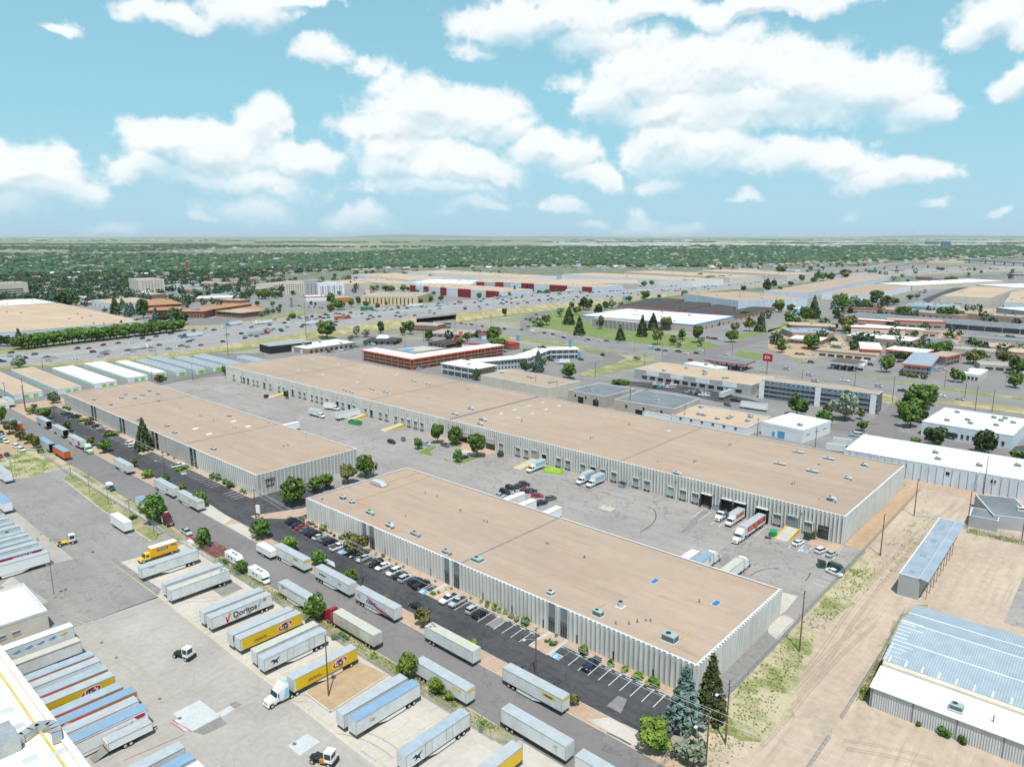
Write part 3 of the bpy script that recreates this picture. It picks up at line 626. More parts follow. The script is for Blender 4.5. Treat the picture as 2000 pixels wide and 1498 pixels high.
# wide areas first
psheet('paving',[(430,745),(470,700),(620,672),(760,668),(900,655),(1130,690),(1240,712),(1330,700),(1500,735),(2150,830),(2200,990),(1764,930),(1000,800)],'asphalt_far',.004)
psheet('paving',[(-300,640),(-200,600),(120,585),(420,560),(700,545),(1250,535),(1700,520),(2300,500),(2300,530),(1500,545),(1100,566),(875,588),(640,614),(500,628),(250,660),(-300,710)],'asphalt_far',.004)
psheet('paving',[(1320,640),(1330,600),(1500,566),(2300,522),(2300,850),(1500,724),(1360,690)],'asphalt_far',.012)
psheet('yard_ground',[full('d',*p) for p in ((0,930),(180,900),(560,900),(640,1000),(500,1070),(240,1080),(100,1040),(0,1000))],'gravel_tan',.03)
psheet('yard_ground',[full('d',*p) for p in ((620,880),(700,830),(1150,850),(1700,900),(1700,960),(1250,960),(800,920))],'gravel_tan',.03)
psheet('dirt_ground',[full('d',*p) for p in ((1400,690),(1780,690),(1850,720),(1440,720))],'gravel_tan',.03)
psheet('dirt_ground',[(-400,600),(-400,1000),(40,800),(30,790),(105,770),(450,735),(440,722),(300,735),(0,742),(-200,760)],'asphalt_far',.004)
# dirt yard on the right, beyond the chain-link fence
sheet('dirt_ground',[(-56,60),(70,60),(120,320),(-63,320),(-63,226),(-56,226)],'dirt',.006)
sheet('dirt_ground',[(-62.9,226.6),(-57,226.6),(-57,300),(-62.9,300)],'gravel_tan',.02)
for k_,pts in enumerate(([('l',830,330),('l',560,560),('l',250,900),('l',60,1130),('l',-100,1300)],[('h',1500,900),('h',1200,1130),('h',950,1400),('l',700,230),('l',420,640),('l',100,1000)],[('l',600,1300),('l',900,1350),('l',1300,1450)],[('h',1250,820),('h',1500,830),('h',1750,950),('h',1800,1150)])):
    P=dense([gk(*p) for p in pts],4);b=None
    for o_ in (-1.6,-.9,.9,1.5):b=strip([(*p,0) for p in P],o_-.22,o_+.22,.009+.001*k_+.0003*abs(o_),'dirt_track',b)
    struct(b.build('wheel_ruts',recalc=False))
def ragged(name,pts,m,z,amp,sd_):
    P=dense(list(pts)+[pts[0]],2.0)[:-1];rg=random.Random(sd_);sheet(name,[(p.x+rg.uniform(-amp,amp),p.y+rg.uniform(-amp,amp)) for p in P],m,z)
for k_,pts in enumerate(([(-55.7,68),(-47,70),(-48,90),(-50,104),(-55.7,112)],[(-55.7,118),(-46,122),(-44,136),(-48,150),(-51,165),(-55.7,168)],[(-56,176),(-50,182),(-49,205),(-53,215),(-56,222)],[(-45,62),(-30,62),(-32,84),(-44,90)],[(-38,168),(-32,172),(-33,196),(-37,200)])):
    ragged('weed_patch',pts,'weeds',.013+.001*k_,1.1,k_)
rawsheet('track',[('l',1840,350),('l',1990,0),('h',2100,1350),('l',2300,200),('l',2300,500)],'asphalt_lot',.012)
rawsheet('dirt_ground',[('h',1060,660),('h',2000,850),('h',2200,930),('h',2200,990),('h',1780,880),('h',1060,740)],'gravel_bed',.014)
# street and cross streets
rect('street',-620,60,91.5,103.9,'asphalt_street',.02)
psheet('street',[(-300,800),(-300,880),(30,800),(110,775),(448,738),(443,724),(300,742),(100,762),(0,772)],'asphalt_street',.016)
sheet('street',[(-500,91.5),(-500,330),(-489,330),(-482,235),(-480,196),(-484.5,133),(-486,106),(-480,103.9),(-470,91.5)],'asphalt_street',.024)
rect('verge',-600,60,103.9,108.7,'gravel_bed',.03)
rect('verge',-330,-56,88,91.5,'dry_grass',.022);rect('verge',-600,-330,84,91.5,'weeds',.022)
sheet('verge',[(-482,103.9),(-482,132),(-462,132),(-462,111),(-448,108.7),(-448,103.9)],'gravel_bed',.034)
# dark parking lot in front of the ribbed warehouses
sheet('parking_lot',[(-460.5,111.3),(-455,108.6),(-62,108.6),(-58.5,110.2),(-59.5,122.8),(-460.5,122.8)],'asphalt_new',.036)
sheet('parking_lot',[(-239.5,122.8),(-207.5,122.8),(-207.5,150),(-239.5,150)],'asphalt_new',.036)
sheet('gravel_bed',[(-460.5,122.8),(-239.9,122.8),(-239.9,125.6),(-460.5,125.6)],'gravel_bed',.05)
sheet('gravel_bed',[(-207,122.8),(-60.5,122.8),(-60.5,125.7),(-207,125.7)],'gravel_bed',.05)
sheet('gravel_bed',[(-224,114),(-221,113.5),(-211,122),(-211,172),(-217,172),(-217,130),(-222,119)],'gravel_bed',.05)
for v,pts in (('e',((1540,940),(1750,1055),(1810,1015),(1640,900))),('e',((1770,1060),(1960,1180),(2000,1130),(1880,1050))),('f',((500,1330),(620,1390),(610,1350),(540,1320))),('k',((590,1110),(990,1330),(985,1195),(760,1090)))):
    rawsheet('driveway',[(v,*p) for p in pts],'concrete_pale' if v=='f' else 'concrete',.045)
# islands and walks in the front lots
for v,pts,m in (('E',((70,270),(270,370),(480,250),(520,200),(330,130)),'gravel_bed'),('E',((1420,930),(1650,1060),(1930,870),(1700,740)),'gravel_bed')):
    rawsheet('planting_bed',[(v,*p) for p in pts],m,.055)
for v,pts in (('E',((60,270),(110,285),(370,150),(330,125))),('E',((1510,850),(1550,870),(1760,770),(1700,740))),('E',((1640,1055),(1700,1068),(1935,880),(1900,850)))):
    rawsheet('walkway',[(v,*p) for p in pts],'concrete',.065)
for v,pts in (('e',((610,245),(730,215),(760,235),(640,270))),('e',((810,360),(900,325),(950,345),(860,378)))):
    rawsheet('planting_bed',[(v,*p) for p in pts],'verge',.055)
rawsheet('planting_bed',[('e',1080,500),('e',1240,440),('e',1290,455),('e',1110,515)],'gravel_bed',.055)
rawsheet('planting_bed',[('e',1380,635),('e',1490,590),('e',1540,605),('e',1420,658)],'verge',.055)
# grey truck court
sheet('truck_court',[(-471,171.5),(-57.2,171.5),(-57.2,226.6),(-470,226.6),(-476,235),(-480,200)],'asphalt_lot',.03)
rect('truck_court',-239.5,-207.5,150,171.5,'asphalt_lot',.03)
rect('truck_court',-60.5,-56,125,171.5,'patch_dark',.034);rawsheet('apron',[('l',0,330),('l',130,290),('l',220,335),('l',80,490),('l',0,430)],'concrete',.046);rawsheet('apron',[('l',95,110),('l',232,145),('l',150,250),('l',90,300)],'concrete',.046)
for pts,m in (([('f',1270,492),('f',1340,450),('f',1410,440),('f',1400,458),('f',1350,490),('f',1390,515),('f',1360,530),('f',1300,510)],'lawn'),([('f',1460,560),('f',1480,545),('f',1540,580),('f',1580,570),('f',1720,515),('f',1780,530),('f',1590,598)],'lawn'),
        ([('f',1350,370),('f',1345,320),('f',1900,470),('f',1870,495),('f',1790,520),('f',1640,480),('f',1560,450),('f',1480,420),('f',1400,400)],'gravel_bed'),([('f',1500,395),('f',1610,430),('f',1600,455),('f',1530,440)],'lawn'),([('f',1620,470),('f',1740,500),('f',1680,515),('f',1600,495)],'concrete'),([('F',1310,690),('F',1350,610),('F',1790,705),('F',1730,790)],'gravel_bed')):
    rawsheet('planting_bed',pts,m,.045 if m=='gravel_bed' else .06)
# loading yard, lower left
sheet('loading_yard',[(-560,20),(-186,20),(-186,88),(-330,88),(-560,88)],'asphalt_yard',.012)
sheet('loading_yard',[(-189.1,0),(-20,0),(-20,68.6),(-189.1,68.6)],'concrete_yard',.018)
sheet('loading_yard',[(-219.3,68.4),(-80,68.4),(-80,88),(-218,88)],'concrete',.026)
sheet('loading_yard',[(-56,60),(-80,60),(-80,91.4),(-56,91.4)],'concrete',.026)
rawsheet('loading_yard',[('e',120,955),('e',575,1325),('e',400,1370),('e',0,1130),('e',0,1000)],'concrete_yard',.022)
rawsheet('loading_yard',[('i',0,60),('i',90,-10),('i',385,190),('i',300,210)],'concrete_yard',.022)
rawsheet('verge',[('e',490,705),('e',560,655),('e',620,690),('e',1290,1160),('e',1180,1190),('e',800,950)],'grass_strip',.034)
rawsheet('verge',[('e',0,520),('e',200,480),('e',440,610),('e',400,640),('e',240,690),('e',0,700)],'weeds',.034)
rawsheet('verge',[('e',1060,930),('e',1180,940),('e',1440,1180),('e',1380,1180)],'verge',.04);rawsheet('verge',[('e',640,672),('e',700,670),('e',770,735),('e',720,740)],'verge',.04)
rawsheet('paving',[('e',0,400),('e',0,250),('e',60,330),('e',160,370),('e',380,470),('e',240,480),('e',0,520)],'gravel_tan',.03)
rect('walkway',-326,-190,88.1,89.4,'concrete',.03)
rawsheet('gravel_bed',[('j',380,905),('j',590,760),('j',770,640),('j',1035,765),('j',580,1060)],'gravel_tan',.10)
rawsheet('walkway',[('j',550,850),('j',600,800),('j',665,825),('j',595,865)],'brown_wall',.12)
for v,pts,m,z in (('i',((1350,1060),(1560,955),(1720,1080),(1500,1200)),'concrete_pale',.03),('i',((1500,1200),(1720,1090),(1780,1140),(1590,1230)),'patch_dark',.026),('i',((1690,1060),(1800,1000),(1840,1020),(1740,1085)),'concrete_pale',.034),('i',((1790,990),(1840,965),(1890,990),(1830,1022)),'patch_dark',.038),
        ('j',((250,1310),(400,1215),(500,1280),(340,1390)),'concrete_pale',.03),('i',((1365,1110),(1400,1100),(1480,1190),(1440,1200)),'concrete_pale',.042),('A',((480,850),(900,550),(905,575),(0,915),(0,880)),'patch_dark',.016),('A',((230,95),(290,65),(900,470),(860,555)),'patch_dark',.032),
        ('A',((1530,450),(1760,330),(1970,460),(1710,575)),'patch_dark',.032),('E',((880,670),(1050,550),(1150,600),(970,720)),'patch_dark',.042),('k',((740,1000),(830,920),(900,950),(850,1060)),'patch_dark',.042),('g',((845,1010),(880,990),(920,1000),(880,1022)),'patch_dark',.036),
        ('g',((1300,1130),(1490,945),(1550,955),(1380,1110)),'patch_dark',.033),('F',((130,900),(260,800),(380,960),(230,1000)),'patch_dark',.034)):
    rawsheet('pavement_patch',[(v,*p) for p in pts],m,z)
# ---- kerbs
b=MB()
kerb_line(b,[(-480,103.9),(-219,103.9)]);kerb_line(b,[(-217,103.9),(-60,103.9)]);kerb_line(b,[(-330,91.4),(-86,91.4)]);kerb_line(b,[(-330,91.4),(-470,91.4)])
kerb_line(b,[(-62,108.5),(-450,108.5)]);kerb_line(b,[(-60.3,122.7),(-206,122.7)]);kerb_line(b,[(-240.5,122.7),(-460,122.7)])
for pts in ([('f',1270,492),('f',1340,450),('f',1410,440)],[('f',1300,510),('f',1360,530),('f',1395,515)],[('f',1460,560),('f',1590,598),('f',1780,530)],[('e',490,705),('e',800,950),('e',1180,1190)],[('e',0,705),('e',240,692),('e',480,620)],[('j',380,905),('j',580,1060),('j',1035,765)]):
    kerb_line(b,[gk(*p) for p in pts],w=.3,h=.16 if pts[0][0] != 'j' else .3)
struct(b.build('kerb'))
# ---- painted markings
def lines(name,segs,m,w=.11,z=.045):
    b=MB()
    for p,q in segs:
        p,q=Vector(p[:2]),Vector(q[:2]);d=(q-p).normalized();n=Vector((-d.y,d.x))*w/2
        b.poly([(p.x+n.x,p.y+n.y,z),(p.x-n.x,p.y-n.y,z),(q.x-n.x,q.y-n.y,z),(q.x+n.x,q.y+n.y,z)],m)
    return struct(b.build(name,recalc=False))
seg=[]
for x in np.arange(-205,-131,2.75):seg.append(((x,117.6),(x,122.5)))
for v,xs in (('E',((450,475,640,365),(750,628,940,505),(858,672,1045,550),(962,727,1100,632),(1068,777,1260,650),(1185,830,1365,700),(1292,887,1480,757),(0,215,150,138),(1805,1133,1985,990))),('k',((365,645,470,562),(438,685,545,598),(515,725,590,660),(592,763,695,673),(672,801,778,708),(753,843,860,747),(840,883,945,788),(922,926,1030,828),(1012,968,1115,868),(1102,1012,1205,908)))):
    for x0,y0,x1,y1 in xs:seg.append((gk(v,x0,y0),gk(v,x1,y1)))
for x in np.arange(-237,-208,2.7):seg.append(((x-4,131),(x,137)) if 0 else ((x,142),(x+.5,147)))
for x in np.arange(-330,-241,2.7):
    if not (-262<x<-252 or -294<x<-288):seg.append(((x,117.8),(x,122.5)))
for x in np.arange(-452,-335,2.7):
    if not (-421<x<-413 or -386<x<-378):seg.append(((x,117.8),(x,122.5)))
for v,xs in (('g',((1393,1013,1490,943),(1452,1030,1555,957),(1550,1057,1600,1020),(1610,1078,1680,1025),(1720,1105,1830,1020))),('F',((625,580,775,455),(1065,740,1130,670),(1185,790,1275,685),(1305,795,1390,710),(1520,850,1560,800),(1635,885,1720,800),(1690,905,1870,950),(1500,1100,1700,1170),(1430,1140,1640,1210),(1395,1190,1580,1250))),('E',((1420,935,1500,880),(1420,935,1490,968),(1440,920,1520,950)))):
    for x0,y0,x1,y1 in xs:seg.append((gk(v,x0,y0),gk(v,x1,y1)))
for x in (-262,-259,-256,-253,-250,-247,-244):seg.append(((x,203),(x+4.2,208)))
lines('parking_lines',seg,'paint_white',.14,.062)
seg=[((-223,68.1),(-93,69.5))]
for x in np.arange(-217,-92,3.66):seg.append(((x,69),(x,86.5)))
for x in np.arange(-214,-140,3.9):seg.append(((x,48.3),(x+.2,52)))
lines('yard_lines',seg,'paint_yellow',.15,.052)
lines('yard_lines',[(gk('i',1345,1108),gk('i',1500,1205)),(gk('i',1330,1130),gk('i',1445,1205)),(gk('i',960,1430),gk('i',1440,1225))],'paint_red',.12,.056)
for v,x,y in (('k',347,613),('E',45,235),('D',1115,655),('F',1252,765),('e',1437,660)):
    g=gk(v,x,y);b=MB();b.poly([(g.x-1.1,g.y-1,.06),(g.x+1.1,g.y-1,.06),(g.x+1.1,g.y+1,.06),(g.x-1.1,g.y+1,.06)],'paint_blue')
    def q_(x0,x1,y0,y1):b.poly([(g.x+x0,g.y+y0,.066),(g.x+x1,g.y+y0,.066),(g.x+x1,g.y+y1,.066),(g.x+x0,g.y+y1,.066)],'paint_white')
    q_(-1.1,1.1,-1,-.9);q_(-1.1,1.1,.9,1);q_(-1.1,-1,-.9,.9);q_(1,1.1,-.9,.9)
    q_(-.25,-.05,-.2,.45);q_(-.25,-.02,.52,.72);q_(-.05,.35,-.15,.0);q_(-.5,-.3,-.55,.1);q_(-.5,.25,-.7,-.52);q_(.25,.42,-.6,-.15)
    struct(b.build('wheelchair_marking',recalc=False))
# skid marks and drains
def arc(v,pts,w):return strip([(*gk(v,*p),0) for p in pts],-w,w,.05,'patch_dark')
b=None
for v,pts in (('g',((1000,1120),(1090,1060),(1125,1000),(1110,940),(1060,915))),('F',((560,1100),(640,1050),(760,1010),(950,995))),('F',((1290,1160),(1330,1110),(1350,1060))),('g',((380,700),(520,750),(620,800))),('g',((700,800),(780,830),(900,860))),('k',((740,1210),(850,1260),(930,1305)))):
    P=dense([gk(v,*p) for p in pts],3);b=strip([(*p,0) for p in P],-.2,.2,.047,'skid',b)
struct(b.build('skid_marks',recalc=False))
b=None;rr_=random.Random(5)
for i in range(26):
    x,y,a,c_=rr_.uniform(-215,-60),rr_.uniform(46,70),rr_.uniform(0,3.1),rr_.uniform(-.09,.09);P=[]
    for k in range(9):P.append((x,y,0));x+=math.cos(a)*1.8;y+=math.sin(a)*1.8;a+=c_
    if max(p[1] for p in P) >84 or min(p[1] for p in P) <34:continue
    for o_ in (-1.0,1.0):b=strip(P,o_-.13,o_+.13,.047+.0004*i,'tyre_mark',b)
struct(b.build('tyre_marks',recalc=False))
for v,x,y in (('i',795,507),('i',910,624),('i',1248,946),('i',1404,1097),('e',215,920),('e',320,1133),('e',722,1272),('i',100,300),('j',300,1297),('C',1210,785),('D',795,1133)):
    g=gk(v,x,y);b=MB();b.tube((0,0,0),(0,0,.03),.45,'joint_metal',12);b.box(-.5,.5,-.06,.06,.03,.045,'dark_gap');tag(b.build('manhole_cover',None,(g.x,g.y,.025)),'dark round drain cover in the loading yard paving','drain','drain covers in the paving')
# docks' wheel stops, bollards and the painted pad in the court
g=gk('g',742,932);b=MB();b.box(-2.6,2.6,-1.9,1.9,0,.12,'concrete');pad=b.build('concrete_pad',None,(g.x,g.y,.03));tag(pad,'pale concrete pad with yellow posts in the middle of the truck court','pad')
for dx,dy in ((-.2,1.0),(-.2,-.4),(1.6,1.2)):
    b=MB();b.tube((0,0,0),(0,0,1.2),.12,'yellow_paint',8);tag(b.build('bollard',None,(g.x+dx,g.y+dy,.15)),'yellow steel bollard on the concrete pad in the truck court','bollard','yellow bollards on the pad')
n_=0
for x in list(np.arange(-203,-133,2.75))+[p.x for p in [gk('E',205,150),gk('E',690,385),gk('E',990,525),gk('E',1090,580),gk('E',1200,630),gk('E',1310,680),gk('E',1430,735),gk('E',1920,960)]]+list(np.arange(-98,-64,2.72)):
    b=MB();b.prism([(-.08,0),(.08,0),(.05,.12),(-.05,.12)],-.9,.9,'coping');o=b.build('wheel_stop',None,(x+1.3,122.0,.036),math.pi/2)
    tag(o,'pale concrete wheel stop at the head of a bay beside the ribbed wall','wheel stop','wheel stops along the front lot')
def ramp(v,x,y,L,name_label,side=1):
    g=gk(v,x,y);px=full(v,x,0)[0];cx=x_on(px,BY0-.8,1.0);b=MB()
    P=[(cx-1.9,BY0-.8-L,.03),(cx+1.9,BY0-.8-L,.03),(cx+1.9,BY0-.5,.03),(cx-1.9,BY0-.5,.03),(cx-1.9,BY0-.8-L,.05),(cx+1.9,BY0-.8-L,.05),(cx+1.9,BY0-.5,1.2),(cx-1.9,BY0-.5,1.2)]
    r=empty('loading_ramp',(0,0,0));tag(r,name_label,'ramp','concrete ramps up to the docks');b.hexa(P,'concrete');b.build('ramp_slab',r)
    for s_ in (-1,1):
        k=MB();a,c=cx+s_*1.92,cx+s_*2.2;a,c=min(a,c),max(a,c)
        k.hexa([(a,BY0-.8-L,.03),(c,BY0-.8-L,.03),(c,BY0-.5,.03),(a,BY0-.5,.03),(a,BY0-.8-L,.25),(c,BY0-.8-L,.25),(c,BY0-.5,1.5),(a,BY0-.5,1.5)],'yellow_paint');k.build('side_kerb',r)
ramp('h',190,0,9.5,'concrete ramp with yellow sides beside the green dumpster, nearest the dirt yard')
ramp('g',180,0,12,'pale concrete ramp with yellow edges beside the lime green skip')
ramp('f',1135,0,12,'concrete ramp with a yellow side left of the leafy trees at the long warehouse')
ramp('f',845,0,10,'concrete ramp between the white trailer and the green skip');ramp('f',225,0,12,'farthest concrete ramp, with a small tree standing at its top')
# ================================================================ roads beyond the warehouses
def road(name,v,north,south,m,z=.05,zz=0):
    return rawsheet(name,[(v,*p) for p in north]+[(v,*p) for p in reversed(south)],m,z)
Ff=lambda L:[full(*p) for p in L]
def fsheet(name,pts,m,z):return psheet(name,Ff(pts),m,z)
fsheet('lawn',[('c',150,830),('c',240,760),('c',330,690),('c',520,690),('c',620,745),('c',980,860),('c',1300,900),('c',1660,985),('c',1420,1018),('c',1000,962),('c',700,925),('c',290,850)],'lawn',.06)
fsheet('lawn',[('c',1700,900),('c',2000,860),('d',120,830),('d',0,880),('c',1760,935)],'lawn',.06)
fsheet('lawn',[('d',180,780),('d',420,770),('d',500,760),('d',250,830),('d',0,890),('d',0,860)],'verge',.06)
# arterial road and its ramps
fsheet('arterial_road',[('b',1230,800),('b',1500,790),('b',1700,820),('c',0,842),('c',290,872),('c',500,902),('c',720,930),('c',1000,965),('c',1180,998),('c',1420,1030),('c',1500,1035),('d',0,1100),('d',240,1160),('d',460,1195),('d',660,1210),('d',1000,1238),('d',1400,1292),('d',2000,1378),('d',3000,1520),
    ('d',3000,1660),('d',2000,1490),('h',1000,60),('d',900,1345),('d',640,1290),('d',300,1240),('d',0,1195),('c',1880,1190),('c',1150,1112),('c',1100,1075),('c',900,1045),('c',500,975),('c',0,915),('b',1900,880),('b',1400,865),('b',1100,850)],'asphalt_far',.08)
fsheet('verge',[('d',660,1212),('d',1000,1248),('d',1400,1308),('d',2000,1390),('d',2600,1480),('d',2600,1500),('d',2000,1410),('d',1400,1330),('d',1000,1268),('d',660,1222)],'verge',.12)
fsheet('cross_street',[('c',1180,1060),('c',1300,1020),('c',1480,1020),('c',1700,965),('c',2000,880),('d',0,905),('d',300,815),('d',520,750),('d',820,640),('d',1200,620),('d',1450,520),('d',1900,400),('d',2000,405),('d',1600,520),('d',1330,590),('d',1100,650),('d',700,715),('d',500,790),('d',320,850),('d',0,935),('c',1900,960),('c',1700,1020),('c',1600,1060),('c',1480,1110),('c',1150,1112)],'asphalt_street',.10)
fsheet('side_street',[('h',900,280),('h',760,270),('h',800,250),('h',1020,80),('h',1060,90),('h',1120,70),('h',1010,260),('h',1020,330),('h',1150,370),('h',2000,490),('h',2200,520),('h',2200,620),('h',2000,560),('h',1200,410),('h',980,385),('h',780,350),('h',500,310),('h',460,270),('h',700,260)],'asphalt_street',.10)
fsheet('side_street',[('c',530,1230),('c',650,1225),('c',960,1160),('c',1000,1150),('c',960,1185),('c',870,1240),('c',700,1270),('c',560,1290),('c',450,1270),('c',260,1190),('c',280,1170),('c',340,1160)],'asphalt_far',.10)
fsheet('side_street',[('c',600,1000),('c',750,1030),('c',860,1060),('c',900,1080),('c',720,1140),('c',540,1190),('c',480,1160),('c',600,1120),('c',720,1080),('c',700,1055),('c',560,1020)],'asphalt_street',.11)
fsheet('verge',[('c',520,1225),('c',540,1190),('c',900,1090),('c',1150,1100),('c',1000,1140),('c',640,1220)],'verge',.12)
fsheet('verge',[('c',0,905),('c',500,970),('c',900,1048),('c',1170,1065),('c',1080,1075),('c',850,1045),('c',400,985),('c',0,935),('b',1700,905),('b',1760,895)],'verge',.12)
fsheet('verge',[('c',1730,1040),('c',1800,1020),('c',1960,1050),('c',1950,1090),('c',1780,1075)],'lawn',.12);fsheet('verge',[('h',880,30),('h',1000,60),('h',1020,80),('h',960,120),('h',880,100)],'dry_grass',.12);fsheet('verge',[('h',1120,75),('h',1300,110),('h',2000,200),('h',2300,250),('h',2300,190),('h',2000,145),('h',1500,90),('h',1300,100)],'dry_grass',.12)
fsheet('verge',[('d',200,1090),('d',370,1085),('d',380,1110),('d',240,1120)],'verge',.12);fsheet('verge',[('c',1900,985),('c',2000,1000),('d',60,1030),('d',0,1010)],'verge',.12)
fsheet('parking_lot',[('c',900,1260),('c',1160,1270),('c',1600,1340),('c',1860,1400),('c',1960,1430),('c',1600,1420),('c',1300,1350),('c',900,1290)],'asphalt_new',.10)
fsheet('parking_lot',[('a',1460,790),('a',1660,770),('a',1880,740),('a',2000,730),('b',100,760),('b',0,790),('a',1800,820),('a',1500,815)],'asphalt_street',.10)
fsheet('parking_lot',[('h',1930,450),('h',2000,440),('h',2000,500),('h',1900,480)],'asphalt_new',.12)
fsheet('parking_lot',[('d',1200,620),('d',1450,530),('d',1600,510),('d',1330,600),('d',1250,650)],'asphalt_new',.14)
# freeway: raised where it crosses the arterial
FW_ST=[(-700,742,712,0),(-300,728,703,0),(0,716,691,0),(150,706,677,.3),(250,697,662,.8),(375,684,645,1.6),(500,664,627,3),(625,645,613,4.5),(750,627,600,6),(875,614.5,590,6.5),(1000,600.5,577,6),(1125,590,567,5),(1250,580,559,3),(1375,569,549,1),(1500,557,541,.5),(1620,546,532,.5),(1750,538,526,1),(1900,530,521,2),(2100,526,518,2),(2500,520,513,2)]
near_=dense([(*gxy(x,yn,z),z) for x,yn,yf,z in FW_ST],25);far_=dense([(*gxy(x,yf,z),z) for x,yn,yf,z in FW_ST],25)
def resample(P,n):
    P=[Vector(p) for p in P];L=[0]
    for a,c in zip(P[:-1],P[1:]):L.append(L[-1]+(c-a).length)
    out=[];j=0
    for i in range(n):
        t=L[-1]*i/(n-1)
        while j<len(P)-2 and L[j+1] <t:j+=1
        out.append(P[j].lerp(P[j+1],(t-L[j])/max(L[j+1]-L[j],1e-6)))
    return out
NFW=160
# pair the two edges station by station in photo order
nn_=[];ff_=[]
for i in range(len(FW_ST)-1):
    x0,a0,c0,z0=FW_ST[i];x1,a1,c1,z1=FW_ST[i+1]
    for k in range(8):
        t=k/8;nn_.append(Vector((*gxy(x0+(x1-x0)*t,a0+(a1-a0)*t,z0+(z1-z0)*t),z0+(z1-z0)*t)));ff_.append(Vector((*gxy(x0+(x1-x0)*t,c0+(c1-c0)*t,z0+(z1-z0)*t),z0+(z1-z0)*t)))
def smooth(P,k=4):
    for _ in range(k):P=[P[0]]+[(P[i-1]+P[i]*2+P[i+1])/4 for i in range(1,len(P)-1)]+[P[-1]]
    return P
nn_=smooth(nn_);ff_=smooth(ff_)
def fwp(s,t):      # s along 0..1, t across 0 near .. 1 far
    i=min(int(s*(len(nn_)-1)),len(nn_)-2);f=s*(len(nn_)-1)-i
    a=nn_[i].lerp(nn_[i+1],f);c=ff_[i].lerp(ff_[i+1],f);return a.lerp(c,t)
b=MB()
for i in range(len(nn_)-1):b.poly([nn_[i]+Vector((0,0,.16)),nn_[i+1]+Vector((0,0,.16)),ff_[i+1]+Vector((0,0,.16)),ff_[i]+Vector((0,0,.16))],'freeway')
fwo=struct(b.build('freeway',recalc=False))
if fwo.data.polygons[0].normal.z<0:fwo.data.flip_normals()
b=MB();BR=[i for i in range(len(nn_)) if 858<proj(*nn_[i])[0] <895]
i0b=max(0,min(i for i in range(len(nn_)) if proj(*nn_[i])[0] >806));i1b=min(i for i in range(len(nn_)) if proj(*nn_[i])[0] >882)
for side,E_ in ((0,nn_),(1,ff_)):
    for i in range(len(E_)-1):
        if i0b<=i<i1b:continue
        a,c=E_[i],E_[i+1];o=(nn_[i]-ff_[i]).normalized()*(1 if side==0 else -1)
        def slope(p,k):return Vector((p.x+o.x*(5+k*p.z),p.y+o.y*(5+k*p.z),.14))
        b.poly([a+Vector((0,0,.15)),c+Vector((0,0,.15)),slope(c,3.2),slope(a,3.2)],'dry_grass')
        if side==0:b.poly([slope(a,3.2),slope(c,3.2),slope(c,3.2)+Vector((o.x*14,o.y*14,-.02)),slope(a,3.2)+Vector((o.x*14,o.y*14,-.02))],'verge')
struct(b.build('embankment',recalc=False))
# bridge: deck, parapets, abutments over the dark underpass
br=empty('bridge');tag(br,'concrete freeway bridge over the arterial road with a dark underpass','bridge')
for E_ in (nn_,ff_):
    b=MB()
    for i in range(i0b-1,i1b+1):
        a,c=E_[i],E_[i+1];d=(c-a);L=Vector(d[:2]).length;b.box(0,L,-.2,.2,a.z-1.3,a.z+1.1,'concrete',T=frame(Vector(a[:2]),Vector(d[:2])/L))
    b.build('parapet',br)
for i in (i0b,i1b):
    a,c=nn_[i],ff_[i];d=Vector((c-a)[:2]);L=d.length;b=MB();b.box(.5,L-.5,-.5,.5,0,a.z-.05,'concrete',T=frame(Vector(a[:2]),d/L));b.build('abutment',br)
b=MB();b.poly([nn_[i0b]-Vector((0,0,.9)),nn_[i1b]-Vector((0,0,.9)),ff_[i1b]-Vector((0,0,.9)),ff_[i0b]-Vector((0,0,.9))],'joint_metal');b.build('deck_soffit',br,recalc=False)
u0,u1,u2,u3=nn_[i0b],nn_[i1b],ff_[i1b],ff_[i0b]
sheet('underpass_road',[u0.xy,u1.xy,u2.xy,u3.xy],'asphalt_street',.13)
# lane lines and median wall
b=MB()
for t in (.08,.2,.32,.44,.58,.7,.82,.94):
    for i in range(0,1000,4):
        a,c=fwp(i/1000,t),fwp((i+(4 if t in (.08,.94,.44,.58) else 1.5))/1000 if i<995 else .999,t);d=Vector((c-a)[:2])
        if d.length<.1:continue
        n=Vector((-d.y,d.x)).normalized()*.14;zz=a.z+.2
        b.poly([(a.x+n.x,a.y+n.y,zz),(a.x-n.x,a.y-n.y,zz),(c.x-n.x,c.y-n.y,c.z+.2),(c.x+n.x,c.y+n.y,c.z+.2)],'paint_white')
struct(b.build('lane_lines',recalc=False))
b=MB()
for i in range(len(nn_)-1):
    a,c=nn_[i].lerp(ff_[i],.51),nn_[i+1].lerp(ff_[i+1],.51);d=Vector((c-a)[:2]);L=d.length;b.box(0,L+.2,-.3,.3,min(a.z,c.z)+.1,max(a.z,c.z)+1.1,'coping',T=frame(Vector(a[:2]),d/L))
md=b.build('median_barrier');tag(md,'low concrete barrier along the middle of the freeway','barrier')
